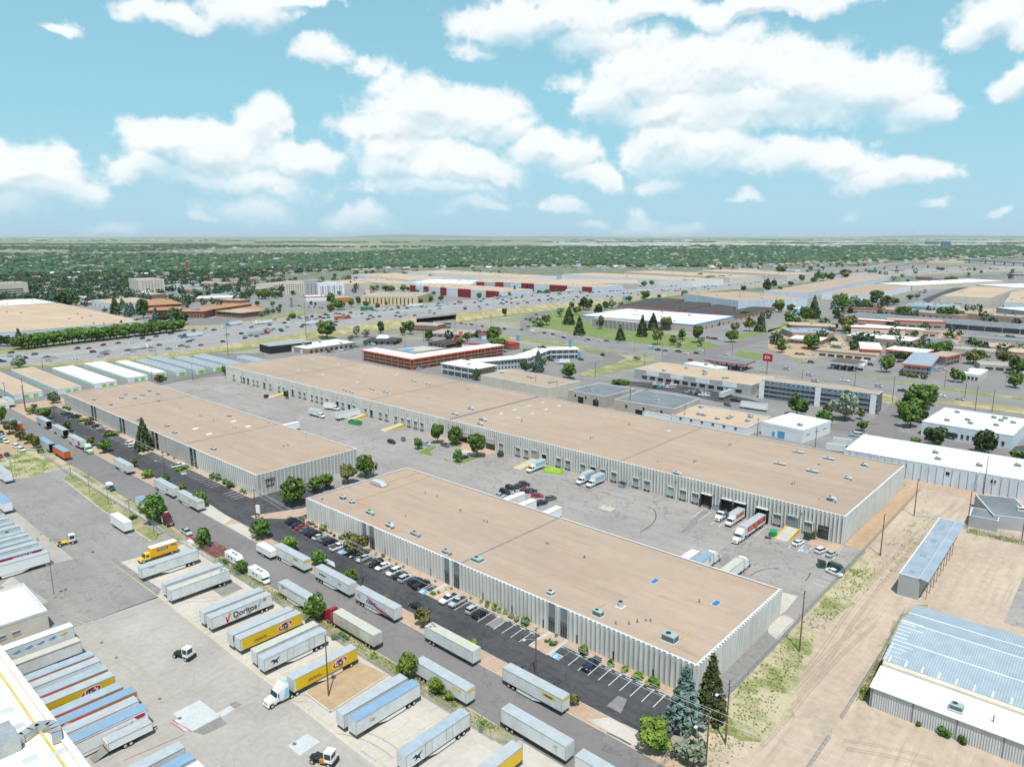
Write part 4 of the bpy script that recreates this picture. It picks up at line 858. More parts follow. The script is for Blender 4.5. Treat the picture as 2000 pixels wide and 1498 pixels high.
# frontage road and ramp beside the freeway
fsheet('frontage_road',[('a',1200,1045),('a',1700,975),('a',2000,930),('b',200,900),('b',200,930),('a',2000,965),('a',1700,1000),('a',1300,1065)],'asphalt_far',.2)
fsheet('frontage_road',[('b',400,955),('b',760,900),('b',1100,862),('b',1500,865),('b',1500,880),('b',1100,885),('b',800,930),('b',700,960),('b',380,1000)],'asphalt_far',.2)
fsheet('frontage_road',[('c',80,860),('c',60,800),('c',110,745),('c',240,712),('c',340,700),('c',360,712),('c',250,730),('c',150,765),('c',110,800),('c',140,850)],'asphalt_street',.2)
fsheet('frontage_road',[('b',400,740),('b',440,715),('b',430,690),('b',300,670),('b',200,650),('b',250,620),('b',300,640),('b',500,680),('b',700,730),('b',640,760),('b',400,770)],'asphalt_far',.2)
fsheet('verge',[('b',380,770),('b',460,715),('b',620,720),('b',680,740),('b',520,755)],'verge',.22);fsheet('verge',[('b',0,770),('b',200,735),('b',330,700),('b',400,705),('b',380,735),('b',150,790),('b',0,815)],'verge',.22)
fsheet('verge',[('a',-600,1120),('a',0,1010),('a',250,990),('a',600,960),('a',700,940),('a',700,950),('a',200,1030),('a',0,1060),('a',-600,1180)],'verge',.2);fsheet('verge',[('a',1400,830),('a',1700,820),('a',2000,780),('a',2000,800),('a',1700,850),('a',1420,880)],'dry_grass',.2)
fsheet('verge',[('c',900,600),('c',1330,560),('c',1300,590),('c',1100,610),('c',900,625)],'verge',.2);fsheet('verge',[('c',1550,540),('c',2000,500),('c',2000,525),('c',1700,545)],'dry_grass',.2)
fsheet('verge',[('d',520,420),('d',700,385),('d',760,395),('d',720,415),('d',560,445)],'dry_grass',.2);fsheet('verge',[('d',1260,318),('d',1530,312),('d',1540,342),('d',1240,340)],'dry_grass',.3)
# flyover on the right horizon
def viaduct(label,pts,w_,m,deck=1.4,group=None,pier=60):
    P=dense([(*gxy(*full(v,x,y),z),z) for v,x,y,z in pts],30);r=empty('flyover');tag(r,label,'flyover',group);b=MB();acc_=0
    for p,q in zip(P[:-1],P[1:]):
        d=Vector((q-p)[:2]);L=d.length;T=frame(Vector(p[:2]),d/L)
        b.hexa([(0,-w_,p.z-deck),(L,-w_,q.z-deck),(L,w_,q.z-deck),(0,w_,p.z-deck),(0,-w_,p.z),(L,-w_,q.z),(L,w_,q.z),(0,w_,p.z)],m,'freeway',T)
    b.build('deck',r)
    for p,q in zip(P[:-1],P[1:]):
        acc_+=(q-p).length
        if acc_>pier and p.z>5:acc_=0;k=MB();k.box(p.x-2,p.x+2,p.y-2,p.y+2,0,p.z-deck,'concrete');k.build('pier',r)
viaduct('long pale flyover ramp crossing the freeway on the right',[('d',300,475,1),('d',520,415,5),('d',700,382,9),('d',950,358,11),('d',1250,350,11),('d',1500,356,11),('d',1660,362,9),('d',1800,378,6)],6,'brown_wall')
viaduct('dark bridge at the far right edge, beyond the flyover',[('d',1530,308,12),('d',1700,315,12),('d',1850,325,12),('d',2100,342,12),('d',2500,370,12)],7,'dark_roof',2.5,pier=45)
fsheet('road',[('d',500,415),('d',900,345),('d',1250,316),('d',1530,308),('d',1530,314),('d',1250,324),('d',900,355),('d',600,410)],'freeway',.4)

# ================================================================ other buildings
def part_windows(root,L,D,h,face,n,rows,w_,hh,z0,dz,m='glass',x0=None,x1=None,name='window',fr='coping'):
    b=MB();b.box(-w_/2,w_/2,-.06,.02,0,hh,m);b.box(-w_/2-.1,w_/2+.1,-.1,0.02,hh,hh+.12,fr);b.box(-w_/2-.1,w_/2+.1,-.12,0.02,-.14,0,fr)
    o=None;x0=.06*L if x0 is None else x0;x1=(.94*L if face=='front' else .94*D) if x1 is None else x1
    if face != 'front' and x1>D:x1=.94*D
    for j in range(rows):
        for i in range(n):
            x=x0+(x1-x0)*(i+.5)/n;z=z0+dz*j
            if o is None:o=b.build(name,root);c=o
            else:c=o.copy();COL.objects.link(c);c.parent=root
            if face=='front':c.location=(x,-.01,z)
            elif face=='side':c.location=(L+.01,x,z);c.rotation_euler.z=math.pi/2
            elif face=='left':c.location=(-.01,x,z);c.rotation_euler.z=-math.pi/2
def bldg(label,cat,v,p0,p1,pb,h=None,maxD=999,base=None,roof='tan_roof',wall='tan_wall',name='building',ext0=0,ext1=0,snap=False,D=None,par=.5,win=(),stripe=None,units=0,rib=None,ribm=None,overhang=0,fh=.35,group=None,unit_m='ac_grey',z0=0):
    f=lambda p:full(*p) if isinstance(p[0],str) else full(v,*p)
    p0,p1=f(p0),f(p1)
    if pb:pb=f(pb)
    if h is None:h=height_for(f(base),p1)
    h=round(h+(len(TAGGED) % 37)*.011,3);A_,B_=gxy(*p0,h),gxy(*p1,h)
    if snap:yy=(A_.y+B_.y)/2;A_.y=B_.y=yy
    d=(B_-A_).normalized();nrm=Vector((-d.y,d.x))
    if D is None:D=min(maxD,abs((gxy(*pb,h)-A_).dot(nrm)))
    A_=A_-d*ext0;L=(B_-A_).length+ext1;r=empty(name,(A_.x,A_.y,z0),math.atan2(d.y,d.x));tag(r,label,cat,group)
    b=MB();b.box(0,L,0,D,0,h-.02,wall)
    if rib:
        n=max(2,int(L/rib))
        for i in range(n+1):x=i*L/n;b.box(x-.2,x+.2,-.35,0,0,h,ribm or wall)
        n=max(2,int(D/rib))
        for i in range(n+1):x=i*D/n;b.box(L,L+.35,x-.2,x+.2,0,h,wall)
    b.build('wall',r)
    b=MB();o_=overhang
    if o_:b.box(-o_,L+o_,-o_,D+o_,h,h+fh,stripe or roof,roof)
    else:
        b.box(.3,L-.3,.3,D-.3,h-.1,h+.02,roof)
    b.build('roof',r)
    if not o_:
        b=MB();sm=stripe or 'coping';t0=h-.02
        for q in ((-.06,L+.06,-.06,.3),(-.06,L+.06,D-.3,D+.06),(-.06,.3,.3,D-.3),(L-.3,L+.06,.3,D-.3)):b.box(*q,(h-1.2 if stripe else t0),h+par*.6,sm)
        b.build('parapet',r)
    for wn in win:part_windows(r,L,D,h,*wn[:1],*wn[1:]) if not isinstance(wn,dict) else part_windows(r,L,D,h,**wn)
    uo=None
    for k in range(units):
        x,y=random.uniform(.08,.92)*L,random.uniform(.15,.85)*D
        if uo is None:uo=ac_unit(r,(x,y),h,2.2,1.7,1.2,unit_m)
        else:c=uo.copy();COL.objects.link(c);c.parent=r;c.location=(x,y,h)
    r['L'] =L;r['D'] =D;r['h'] =h
    return r
def W(face,n,rows,w_,hh,z0,dz=3.2,m='glass',x0=None,x1=None,name='window'):return dict(face=face,n=n,rows=rows,w_=w_,hh=hh,z0=z0,dz=dz,m=m,x0=x0,x1=x1,name=name)
# -- beside and behind the long warehouse
bldg('long white roofed warehouse with pale blue ribs beside the dirt yard','warehouse','h',(600,475),(1980,712),(780,360),base=(1980,862),roof='white_roof',wall='precast_white',ext1=60,rib=2.6,units=6,win=[W('front',5,1,1.6,1.4,4.4,m='dark_gap',x0=15,x1=90)])
bldg('low white building with a bright roof and small windows, right of the street trees','building','h',(1205,255),(1915,368),(1360,142),base=(1915,475),roof='white_roof',wall='pale_blue_wall',units=9,win=[W('front',14,1,1.1,2.2,1.2),W('front',1,1,4,3.6,.1,x0=10,x1=15,name='door')])
bldg('small white garage with a blue band and blue doors','garage','z',(1488,824),(1568,841),(1606,819),base=(1568,866),roof='white_roof',wall='white_wall',stripe='white_roof',units=1,win=[W('front',1,1,3.6,3.6,.1,m='paint_blue',x0=8,x1=13,name='door'),W('front',1,1,1.4,2.6,.1,m='paint_blue',x0=5,x1=8,name='door'),W('side',3,1,3.8,.5,3.4,m='paint_blue',name='panel')])
bldg('white walled building with a sand coloured roof full of vents','building','g',(1245,205),(1830,312),(1465,128),base=(1830,372),roof='sand_roof',wall='white_wall',units=9,par=1.0,win=[W('front',6,1,1.3,1.2,2.6)])
bldg('dark grey roofed workshop with tan walls, the nearer of two','workshop','g',(802,84),(1270,158),(1455,72),h=7,roof='grey_roof',wall='tan_wall',units=1,win=[W('front',3,1,1.3,2,3.6),W('front',1,1,4,3.6,.2,m='dark_gap',x0=12,x1=18,name='door')])
w2=bldg('smaller dark grey roofed workshop with tan walls and dark doors','workshop','c',(440,1328),(720,1382),(915,1312),base=(720,1470),roof='grey_roof',wall='tan_wall',units=1,win=[W('front',3,1,1.2,2,3.2),W('front',2,1,4,4,.2,m='dark_gap',x0=4,x1=26,name='door')])
bldg('tan roofed building with blank tan walls behind the long warehouse','building','c',('b',1757,1213),(285,1316),(490,1254),h=7,wall='cream_wall',units=6)
bldg('long tan roofed office strip with grey and white bays behind a dark car park','office strip','c',(958,1163),(1872,1292),(1975,1218),base=(1872,1372),wall='grey_wall',roof='sand_roof',units=8,win=[W('front',12,1,4.0,2.4,.6),W('front',4,1,9.5,3.0,3.6,m='white_wall',name='panel'),W('side',3,1,1.4,2,3)])
# motel of four storeys with blue doors
mo=bldg('four storey motel block with blue doors, railings and a tan roof','motel','z',(1487,742),(1716,771),(1500,733),base=(1704,808),wall='slate_wall',roof='tan_roof',units=0,D=9.5)
L_,h_=mo['L'],mo['h'];st=h_/4
for j in range(4):
    b=MB();b.box(-.2,L_+.2,-1.6,0,j*st+.02 if j else .1,j*st+.25 if j else .2,'white_wall');b.box(-.2,L_+1.5,-1.65,-1.6,j*st+.3,j*st+1.2,'slate_wall');b.box(-.2,L_+1.5,-1.7,-1.58,j*st+1.15,j*st+1.2,'grey_wall');b.build('balcony',mo)
part_windows(mo,L_,9.5,h_,'front',22,4,1.0,2.0,.25,st,'paint_blue',name='door'); 
part_windows(mo,L_-1,9.5,h_,'front',21,4,1.3,1.1,1.0,st,'glass',x0=3,x1=L_-1)
for x in (.02,.52,.97):
    b=MB();b.box(L_*x-1.5,L_*x+1.5,-2.1,-1.7,0,h_,'white_wall');b.build('stair_tower',mo)
# petrol stations and billboard
def canopy(label,v,p0,p1,pb,h,roof,fascia,base_k=1):
    f=lambda p:full(v,*p);A_,B_=gxy(*f(p0),h),gxy(*f(p1),h);d=(B_-A_).normalized();nrm=Vector((-d.y,d.x));D=abs((gxy(*f(pb),h)-A_).dot(nrm));L=(B_-A_).length
    r=empty('fuel_canopy',(A_.x,A_.y,0),math.atan2(d.y,d.x));tag(r,label,'fuel canopy')
    b=MB();b.box(0,L,0,D,h-.9,h-.05,fascia,roof);b.build('roof',r)
    for i in range(4):
        for k in (0,1):
            b=MB();x=L*(.12+.25*i);y=D*(.25+.5*k);b.box(x-.25,x+.25,y-.25,y+.25,0,h-.9,'white_wall');b.build('post',r)
            b=MB();b.box(x-.4,x+.4,y-1.6,y-.5,.1,1.9,'red_trim' if k else 'white_wall');b.box(x-.6,x+.6,y-1.9,y+1,0,.12,'concrete');b.build('fuel_pump',r)
    return r
canopy('fuel station canopy with a dark blue roof and red edge, left of the billboard','c',(1500,1090),(1815,1128),(1540,1058),5.5,'grey_roof','red_trim')
canopy('fuel station canopy with a dark red roof and pale blue edge, right of the billboard','d',(470,1105),(690,1130),(540,1075),5.5,'bark','pale_blue_wall')
bldg('flat white shop building with a red panel beside the blue fuel canopy','shop','c',(1340,1120),(1600,1165),(1400,1102),h=4.5,roof='white_roof',wall='cream_wall',units=2,stripe='white_wall')
bldg('small cream shop beside the red fuel canopy','shop','d',(690,1135),(750,1140),(765,1095),h=4,roof='white_roof',wall='cream_wall',units=1,win=[W('front',3,1,1.5,2,.6)])
def billboard(label,v,foot,top,wpx,hpx,m,txt=None,name='billboard',rz=None,pole='steel_pole',tcol='paint_white'):
    g=gk(v,*foot);H_=height_for(full(v,*foot),full(v,*top));s=mpp(g);k=VIEWS[v][2];w_=wpx/k*s;hh=hpx/k*s*1.05
    r=empty(name,(g.x,g.y,0),rz if rz is not None else -YAW-0.0);tag(r,label,'sign')
    b=MB();b.tube((0,.3,0),(0,.3,H_-hh*.3),max(.12,w_*.035),pole,8);b.build('pole',r)
    b=MB();b.box(-w_/2,w_/2,-.15,.25,H_-hh,H_,m);p=b.build('sign_board',r)
    if txt:lettering(r,txt[0],hh*txt[1],(0,-.17,H_-hh/2),(math.pi/2,0,0),tcol,bold=.02)
    return r
billboard('tall red billboard beside the fuel station','d',(-12,1200),(0,1045),78,52,'red_trim',('$5K',.55),rz=-.2)
# motels left of centre
def wing(label,v,p0,p1,pb,h,trim,wallm,doors,floors=2,cat='motel',roof='white_roof',n=16,D=None,doorm='orange_trim',group=None,ext0=0,ext1=0):
    r=bldg(label,cat,v,p0,p1,pb,h=h,roof=roof,wall=wallm,units=1,overhang=1.3,stripe=trim,fh=1.0 if trim=='orange_trim' else .5,D=D,name='motel_wing',group=group,ext0=ext0,ext1=ext1)
    L_,h_=r['L'],r['h'];st=h_/floors
    for j in range(1,floors):
        b=MB();ot=trim=='orange_trim';b.box(0,L_,-1.4,0,j*st-.15,j*st+.02,'tan_wall' if ot else 'white_wall');b.box(0,L_,-1.4,-1.33,j*st+.02,j*st+(.45 if ot else 1),'brown_wall' if ot else 'coping');b.build('balcony',r)
    part_windows(r,L_,8,h_,'front',n,floors,1.0,2.1,.1,st,doorm,name='door',x0=.5,x1=L_-.5)
    part_windows(r,L_,8,h_,'front',n,floors,1.5,1.3,.8,st,'glass',x0=.5+L_/n*.5,x1=L_-.5+L_/n*.4)
    for i in range(0,n+1,2):
        b=MB();x=min(max(i*L_/n,.2),L_-.2);b.box(x-.12,x+.12,-1.35,-1.1,0,h_,trim if trim != 'coping' else 'white_wall');b.build('post',r)
    return r
wing('left wing of the white roofed motel with an orange fascia','b',(840,1022),(1218,1092),(945,992),7.2,'orange_trim','brick',None,3,n=16,D=12)
wing('long wing of the white roofed motel with an orange fascia','b',(1222,1092),(1925,985),None,7.2,'orange_trim','brick',None,3,n=26,D=13,ext0=0)
bldg('small tower with a red cap at the end of the orange motel','tower','b',(1762,895),(1800,893),(1790,885),base=(1800,960),roof='red_trim',wall='pale_blue_wall',stripe='red_trim',overhang=.6)
bldg('red roofed motel office beside the small tower','office','b',(1840,945),(1990,970),(1900,935),h=5,roof='red_trim',wall='brick',stripe='red_trim',win=[W('front',4,1,2,2.2,.6)])
wing('nearest wing of the pale motel with a flat white roof','b',(1458,1122),(1722,1166),(1580,1092),7,'coping','brown_wall',None,2,n=10,doorm='paint_blue')
bldg('middle roof of the pale motel, joining its two wings','motel','c',('b',1730,1112),('c',140,1075),None,h=7,D=12,roof='white_roof',wall='grey_wall',overhang=1,stripe='coping',win=[W('front',14,2,1.2,1.6,.8,3.4)])
wing('angled wing of the pale motel beside the swimming pool','c',(110,1080),(300,1012),None,7,'coping','brown_wall',None,2,n=8,D=11,doorm='paint_blue')
wing('farthest wing of the pale motel, with a blue sign at its end','c',(300,1016),(512,1012),None,7,'coping','brown_wall',None,2,n=9,D=11,doorm='paint_blue')
fsheet('pool_deck',[('b',1830,1160),('b',2000,1125),('c',60,1130),('c',0,1165),('b',1900,1185)],'concrete',.13);fsheet('swimming_pool',[('b',1895,1155),('b',1930,1142),('c',0,1145),('c',10,1160),('b',1960,1170)],'sky_water' if 'sky_water' in M else 'paint_blue',.16)
fsheet('pool_deck',[('b',1090,1010),('b',1300,985),('b',1480,1000),('b',1250,1030)],'concrete',.13);fsheet('swimming_pool',[('b',1140,1010),('b',1220,1002),('b',1250,1015),('b',1170,1025)],'paint_blue',.16)
bldg('black walled workshop at the foot of the embankment','workshop','b',(25,966),(105,986),(375,937),base=(105,1045),roof='metal',wall='black_wall',par=.2)
bldg('brick building with a bright white roof beside the black workshop','building','b',(245,982),(397,1007),(752,950),base=(397,1046),roof='white_roof',wall='brown_wall',units=5,win=[W('front',2,1,3,3,.2,m='white_wall'),W('side',9,1,2.5,2.8,.3)])
def pavilion(label,v,p0,p1,pb,h,wallm,roofm,top=None,base=3.0):
    f=lambda p:full(v,*p);A_,B_=gxy(*f(p0),base),gxy(*f(p1),base);d=(B_-A_).normalized();nrm=Vector((-d.y,d.x));D=abs((gxy(*f(pb),base)-A_).dot(nrm));L=(B_-A_).length
    r=empty('restaurant',(A_.x,A_.y,0),math.atan2(d.y,d.x));tag(r,label,'restaurant')
    b=MB();b.box(.8,L-.8,.8,D-.8,0,base-.02,wallm);b.build('wall',r)
    b=MB();P=[(0,0,base),(L,0,base),(L,D,base),(0,D,base)];q=.3;T_=[(L*q,D*q,h),(L*(1-q),D*q,h),(L*(1-q),D*(1-q),h),(L*q,D*(1-q),h)];b.hexa(P+T_,roofm);b.build('roof',r)
    if top:b=MB();b.hexa([(L*.32,D*.32,h-.05),(L*.68,D*.32,h-.05),(L*.68,D*.68,h-.05),(L*.32,D*.68,h-.05),(L*.38,D*.38,h+2.2),(L*.62,D*.38,h+2.2),(L*.62,D*.62,h+2.2),(L*.38,D*.62,h+2.2)],top);b.build('cupola',r)
    part_windows(r,L-1.6,D,base,'front',5,1,L*.12,1.5,.8,1,'glass',x0=1.2,x1=L-1.2)
pavilion('dark roofed restaurant with a white cupola beside the freeway slope','b',(830,945),(1090,950),(850,915),4.6,'black_wall','dark_roof','white_roof')
pavilion('maroon walled restaurant with a dark roof behind the orange motel','b',(1335,955),(1500,975),(1400,920),4.6,'maroon_panel','dark_roof')
# storage units, lower left of the freeway
UN=[(( -260,1195),(140,1360),(330,1332),1402,'sand_roof'),((95,1165),(445,1322),(625,1292),1360,'sand_roof'),((400,1155),(740,1277),(895,1247),1302,'white_roof'),((655,1118),(995,1232),(1152,1210),1259,'white_roof'),((910,1103),(1190,1197),(1305,1185),1228,'white_roof'),
    ((1068,1092),(1375,1182),(1450,1170),1212,'blue_grey_roof'),((1192,1068),(1515,1167),(1590,1152),1196,'blue_grey_roof'),((1380,1067),(1650,1147),(1722,1132),1174,'blue_grey_roof'),((1537,1052),(1790,1130),(1860,1107),1156,'blue_grey_roof'),((1862,1062),(2060,1115),(2120,1100),1140,'blue_grey_roof'),((-560,1250),(-40,1440),(60,1420),1490,'sand_roof')]
fsheet('storage_yard',[('a',-700,1250),('a',95,1160),('a',660,1100),('a',1070,1080),('a',1530,1045),('a',2060,1040),('a',2100,1130),('a',1750,1185),('a',1280,1285),('a',480,1375),('a',60,1420),('a',-500,1480)],'asphalt_street',.03)
for i,(p0,p1,pb,by,rm) in enumerate(UN):
    r=bldg('row of storage lockers with green doors under a %s roof' % {'sand_roof':'tan','white_roof':'white','blue_grey_roof':'grey'}[rm],'storage unit','a',p0,p1,pb,h=3.1,roof=rm,wall='white_wall',name='storage_block',snap=True,group='storage locker rows beside the freeway',par=.1)
    L_,D_=r['L'],r['D'];n=min(40,int(L_/2.6))
    part_windows(r,L_,D_,3.1,'front',n,1,1.5,2.2,.1,1,'ac_green',x0=.5,x1=L_-.5,name='roller_door',fr='lime_trim')
    part_windows(r,L_,D_,3.1,'side',2,1,2.4,2.2,.1,1,'lime_trim',x0=D_*.25,x1=D_*.9,name='roller_door')
# warehouses and towers beyond the freeway
bldg('huge tan roofed warehouse with a white wall beyond the freeway, left edge','warehouse','a',(-300,905),(1123,792),(350,655),h=9,roof='sand_roof',wall='pale_blue_wall',units=12,ext0=60)
bldg('white roofed warehouse behind the huge tan one at the left edge','warehouse','a',(-300,690),(440,645),(350,610),h=8,roof='white_roof',wall='pale_blue_wall',units=4)
bldg('pale building with a tan roof and brick garage behind the courthouse conifers','building','a',(713,625),(880,655),(1180,626),base=(880,700),roof='sand_roof',wall='pale_blue_wall',units=3,win=[W('front',4,1,3,3,.2,m='brick')])
bldg('seven storey cream office tower above the trees','office tower','a',(1003,457),(1080,470),(1230,455),base=(1080,580),roof='dull_roof',wall='cream_wall',units=2,win=[W('side',7,6,1.4,1.3,4.2,3.25),W('front',3,6,.8,1.3,4.2,3.25),W('side',8,1,2.4,2.6,.3,x0=1)])
bldg('penthouse block on top of the cream office tower','roof block','a',(1070,438),(1150,440),(1100,432),h=28,roof='white_roof',wall='cream_wall') if 0 else None
bldg('five storey office with dark window bands at the left edge','office','a',(-250,508),(215,490),(150,480),base=(215,603),roof='dull_roof',wall='cream_wall',units=3,win=[W('front',1,4,68,1.6,3,3.3,x0=0,x1=72),W('side',2,4,4,1.6,3,3.3)])
for i,(p0,p1,pb,h_) in enumerate((((1155,668),(1420,655),(1250,625),8),((1150,708),(1400,700),(1250,682),5),((1380,715),(1590,715),(1480,690),8),((1530,690),(1690,695),(1600,645),8),((1690,712),(1880,728),(1850,690),6),((1860,712),(2080,700),(1900,672),5))):
    bldg('brick courthouse wing with a brown shed roof' if i != 4 else 'low brick block with a pale roof beside the courthouse','civic building','a',p0,p1,pb,h=h_,roof='brown_roof' if i != 4 else 'dull_roof',wall='brick',overhang=1.2,stripe='brown_roof',group='brick courthouse wings with brown roofs',win=[W('front',8,1,1.6,3.2,1.5)])
bldg('blue grey slab tower in the middle of the brick courthouse','tower','a',(1490,690),(1525,692),(1510,685),base=(1525,760),roof='joint_metal',wall='grey_wall')
bldg('low shop row with a white and yellow roof behind the courthouse','shop row','a',(1530,612),(1815,605),(1700,590),h=5,roof='pale_blue_wall',wall='brick',stripe='yellow_wall',win=[W('front',9,1,2.5,2.2,.4)])
bldg('tan half of the new five storey hotel','hotel','b',(222,478),(378,476),(330,468),base=(378,575),roof='dull_roof',wall='cream_wall',units=2,win=[W('front',8,5,1.6,1.5,1.2,3.3)],D=14)
bldg('dark grey stair tower between the two halves of the new hotel','hotel','b',(380,468),(480,470),(440,464),base=(480,578),roof='dull_roof',wall='grey_wall',win=[W('front',3,5,2,1.6,1.2,3.3)],D=16)
bldg('white and grey half of the new five storey hotel','hotel','b',(482,495),(688,490),(640,480),base=(688,580),roof='white_roof',wall='white_wall',units=2,win=[W('front',10,4,1.6,1.5,1.2,3.6),W('front',4,1,2.2,15,.5,m='grey_wall',name='panel')],D=14)
bldg('red and white burger restaurant beyond the freeway','restaurant','b',(388,600),(548,595),(430,588),base=(548,630),roof='white_roof',wall='white_wall',stripe='red_trim',units=1)
bldg('orange restaurant with a stepped roof beyond the freeway','restaurant','b',(610,608),(738,603),(640,595),base=(738,640),roof='dull_roof',wall='orange_wall',units=1,win=[W('front',5,1,2,1.6,.8)])
bldg('three storey yellow office block with dark window slots beyond the freeway','office','b',(818,592),(1262,598),(900,560),base=(1262,668),roof='dull_roof',wall='yellow_wall',units=3,win=[W('front',13,1,1.6,9,1.5,3.3)])
bldg('corner tower of the yellow office block','tower','b',(855,545),(890,545),(870,538),base=(890,600),roof='red_trim',wall='cream_wall')
def wh(label,v,p0,p1,pb,h,wall='pale_blue_wall',roof='sand_roof',red=(),**k):
    if v in 'bc':h *= 1.35;k['maxD'] =110
    r=bldg(label,'warehouse',v,p0,p1,pb,h=h,roof=roof,wall=wall,units=k.pop('units',7),group='distant industrial sheds',**k)
    for (a,c) in red:
        b=MB();b.box(r['L']*a,r['L']*c,-2.5,-.02,0,h+1.0,'maroon_panel');b.build('red_bay',r)
    return r
wh('long shed with maroon bays nearest the freeway','b',(1210,512),(1905,562),(1500,498),9,red=((0,.06),(.17,.22),(.37,.43),(.57,.7),(.87,.99)))
wh('second long shed with maroon bays, behind the first','b',(1695,486),('c',985,498),('c',100,440),9,wall='grey_wall',red=((.02,.07),(.14,.19)))
wh('third long shed with maroon bays beside the freeway','c',(-10,490),(640,528),(300,478),9,red=((.15,.3),(.5,.7),(.88,.98)))
wh('long white walled shed beyond the maroon bays','c',(390,425),(1410,478),(700,402),9,wall='white_wall')
wh('pale shed with tan roof left of the long white shed','b',(742,425),(1190,470),(1100,405),9,wall='white_wall');wh('low shed with tan end blocks','b',(740,462),(1030,500),(900,448),8,wall='cream_wall')
wh('very long shed at the edge of the tree belt','b',(1185,404),(2060,455),(1500,388),9,wall='white_wall');wh('shed with a white half roof beyond the maroon bays','b',(1190,490),(1680,500),(1500,450),8,wall='white_wall',roof='white_roof');wh('low tan shed left of the hotel','b',(0,500),(220,505),(200,462),7,wall='cream_wall',roof='dull_roof')
wh('broad cream shed behind the new hotel','b',(480,480),(740,500),(700,450),7,wall='cream_wall');wh('long cream shed far beyond the freeway','c',(880,405),(1700,450),(1300,388),8,wall='cream_wall');wh('second cream shed beyond the freeway','c',(1450,395),(2150,428),(1800,378),8,wall='cream_wall')
wh('long tan roofed shed behind the orange and black roofs','c',(1338,575),(1770,632),(1960,570),10,wall='pale_blue_wall',roof='tan_roof',rib=3)
bldg('white roofed plant with a blue band in a lawn with big trees','factory','c',(540,745),(1420,818),(870,690),base=(1420,870),roof='white_roof',wall='tan_wall',stripe='paint_blue',units=8,win=[W('side',6,1,2.6,3,.2),W('side',1,1,4,4.5,.1,m='dark_gap',x0=60,x1=66,name='door')])
bldg('low office with white fins and a brown roof in front of the plant','office','c',(628,768),(985,805),(760,758),base=(985,868),roof='tan_roof',wall='glass',rib=1.7,ribm='white_wall',D=14) 
for i,(p0,p1,pb) in enumerate((((1075,690),(1340,622),(870,665)),((1285,710),(1560,652),(1120,688)),((1480,738),(1785,675),(1330,715)),((1755,755),(2060,690),(1630,730)))):
    bldg('row of dark roofed units with an orange canopy behind the plant','shed','c',p0,p1,pb,h=5,roof='dark_roof',wall='tan_wall',overhang=.8,stripe='orange_trim',group='dark roofed rows with orange canopies',fh=.8,win=[W('front',9,1,3,2.6,.2)])
# right: industrial district
wh('long tan roofed shed reaching towards the flyover','d',(285,572),(985,432),(25,548),9,wall='pale_blue_wall',roof='tan_roof',units=6,rib=4);wh('tan roofed shed with white buttresses','d',(785,588),(1115,512),(398,575),9,wall='white_wall',roof='tan_roof',rib=3);wh('white roofed shed behind the buttressed shed','d',(850,495),(1130,512),(1370,450),9,wall='cream_wall',roof='white_roof')
bldg('long dark grey roofed depot with an open bay full of machines','depot','d',(565,752),(1935,858),(660,718),base=(1935,890),roof='grey_roof',wall='grey_wall',units=5,win=[W('front',8,1,14.5,5,.3,m='glass',x0=85,x1=205,name='bay')])
wh('cream shed with a flat tan roof beside the supply yard','d',(1352,592),(1735,610),(1930,530),10,wall='cream_wall',roof='sand_roof',units=2);wh('big white roofed shed at the right edge','d',(1620,505),(1940,528),(2200,440),9,wall='cream_wall',roof='white_roof');wh('white curved roof shed at the right edge','d',(1785,685),(2300,745),(1900,655),7,wall='grey_wall',roof='white_roof',units=0);wh('blue ribbed shed behind the white curved roof','d',(1850,640),(2300,660),(2100,570),8,wall='pale_blue_wall',roof='sand_roof',rib=3)
wh('long brown building with a tan roof behind the depot','d',(820,690),(1500,745),(900,676),6,wall='brown_wall',roof='tan_roof',win=[W('front',12,1,3,2,1)],D=30);wh('building with white fins behind the depot','d',(1480,722),(1965,760),(1560,708),7,wall='brown_wall',roof='tan_roof',rib=5,D=25);wh('teal and white sheds behind the brown building','d',(1070,660),(1410,682),(1190,645),7,wall='pale_blue_wall',roof='blue_grey_roof',win=[W('front',1,1,26,5,.3,m='car_teal',x0=2,x1=30,name='panel'),W('front',5,1,6,3,1,m='paint_blue',x0=36,x1=80)])
wh('brown building with a grey roof right of the truck yard','d',(192,878),(520,880),(240,845),5.5,wall='brown_wall',roof='blue_grey_roof');wh('white roofed building with brown walls in the truck yard','d',(608,902),(1115,948),(660,875),5.5,wall='brown_wall',roof='white_roof',win=[W('front',5,1,2,1.4,2)]);wh('dark roofed brown workshop with a purple sign','d',(1240,962),(1480,975),(1560,935),6,wall='brown_wall',roof='grey_roof',units=2)
wh('brown building with a flat tan roof at the right edge','d',(1738,990),(2300,1015),(1780,962),6,wall='brown_wall',roof='sand_roof',win=[W('front',3,1,4,3.6,.2,m='white_wall',x0=20,x1=60,name='door')]);wh('cream building with a flat roof above the right edge','d',(1738,915),(2300,950),(1790,895),5,wall='brown_wall',roof='sand_roof')
bldg('small cream building with a white roof beside the avenue','shop','d',(1520,1195),(1655,1210),(1705,1168),base=(1655,1262),roof='white_roof',wall='cream_wall',stripe='white_roof',units=1,win=[W('front',4,1,1.4,2.2,.8)])
wing('left wing of the motel with orange roof edges beside the avenue','d',(735,1012),(880,1020),(860,968),6,'orange_trim','grey_wall',None,2,n=6,doorm='grey_wall');wing('middle wing of the motel with orange roof edges','d',(925,1015),(1215,1045),(960,990),6,'orange_trim','cream_wall',None,2,n=9,doorm='brown_wall');wing('nearest wing of the motel with orange roof edges','d',(1062,1130),(1260,1148),(1220,1045),6,'orange_trim','grey_wall',None,2,n=5,doorm='grey_wall',roof='blue_grey_roof')
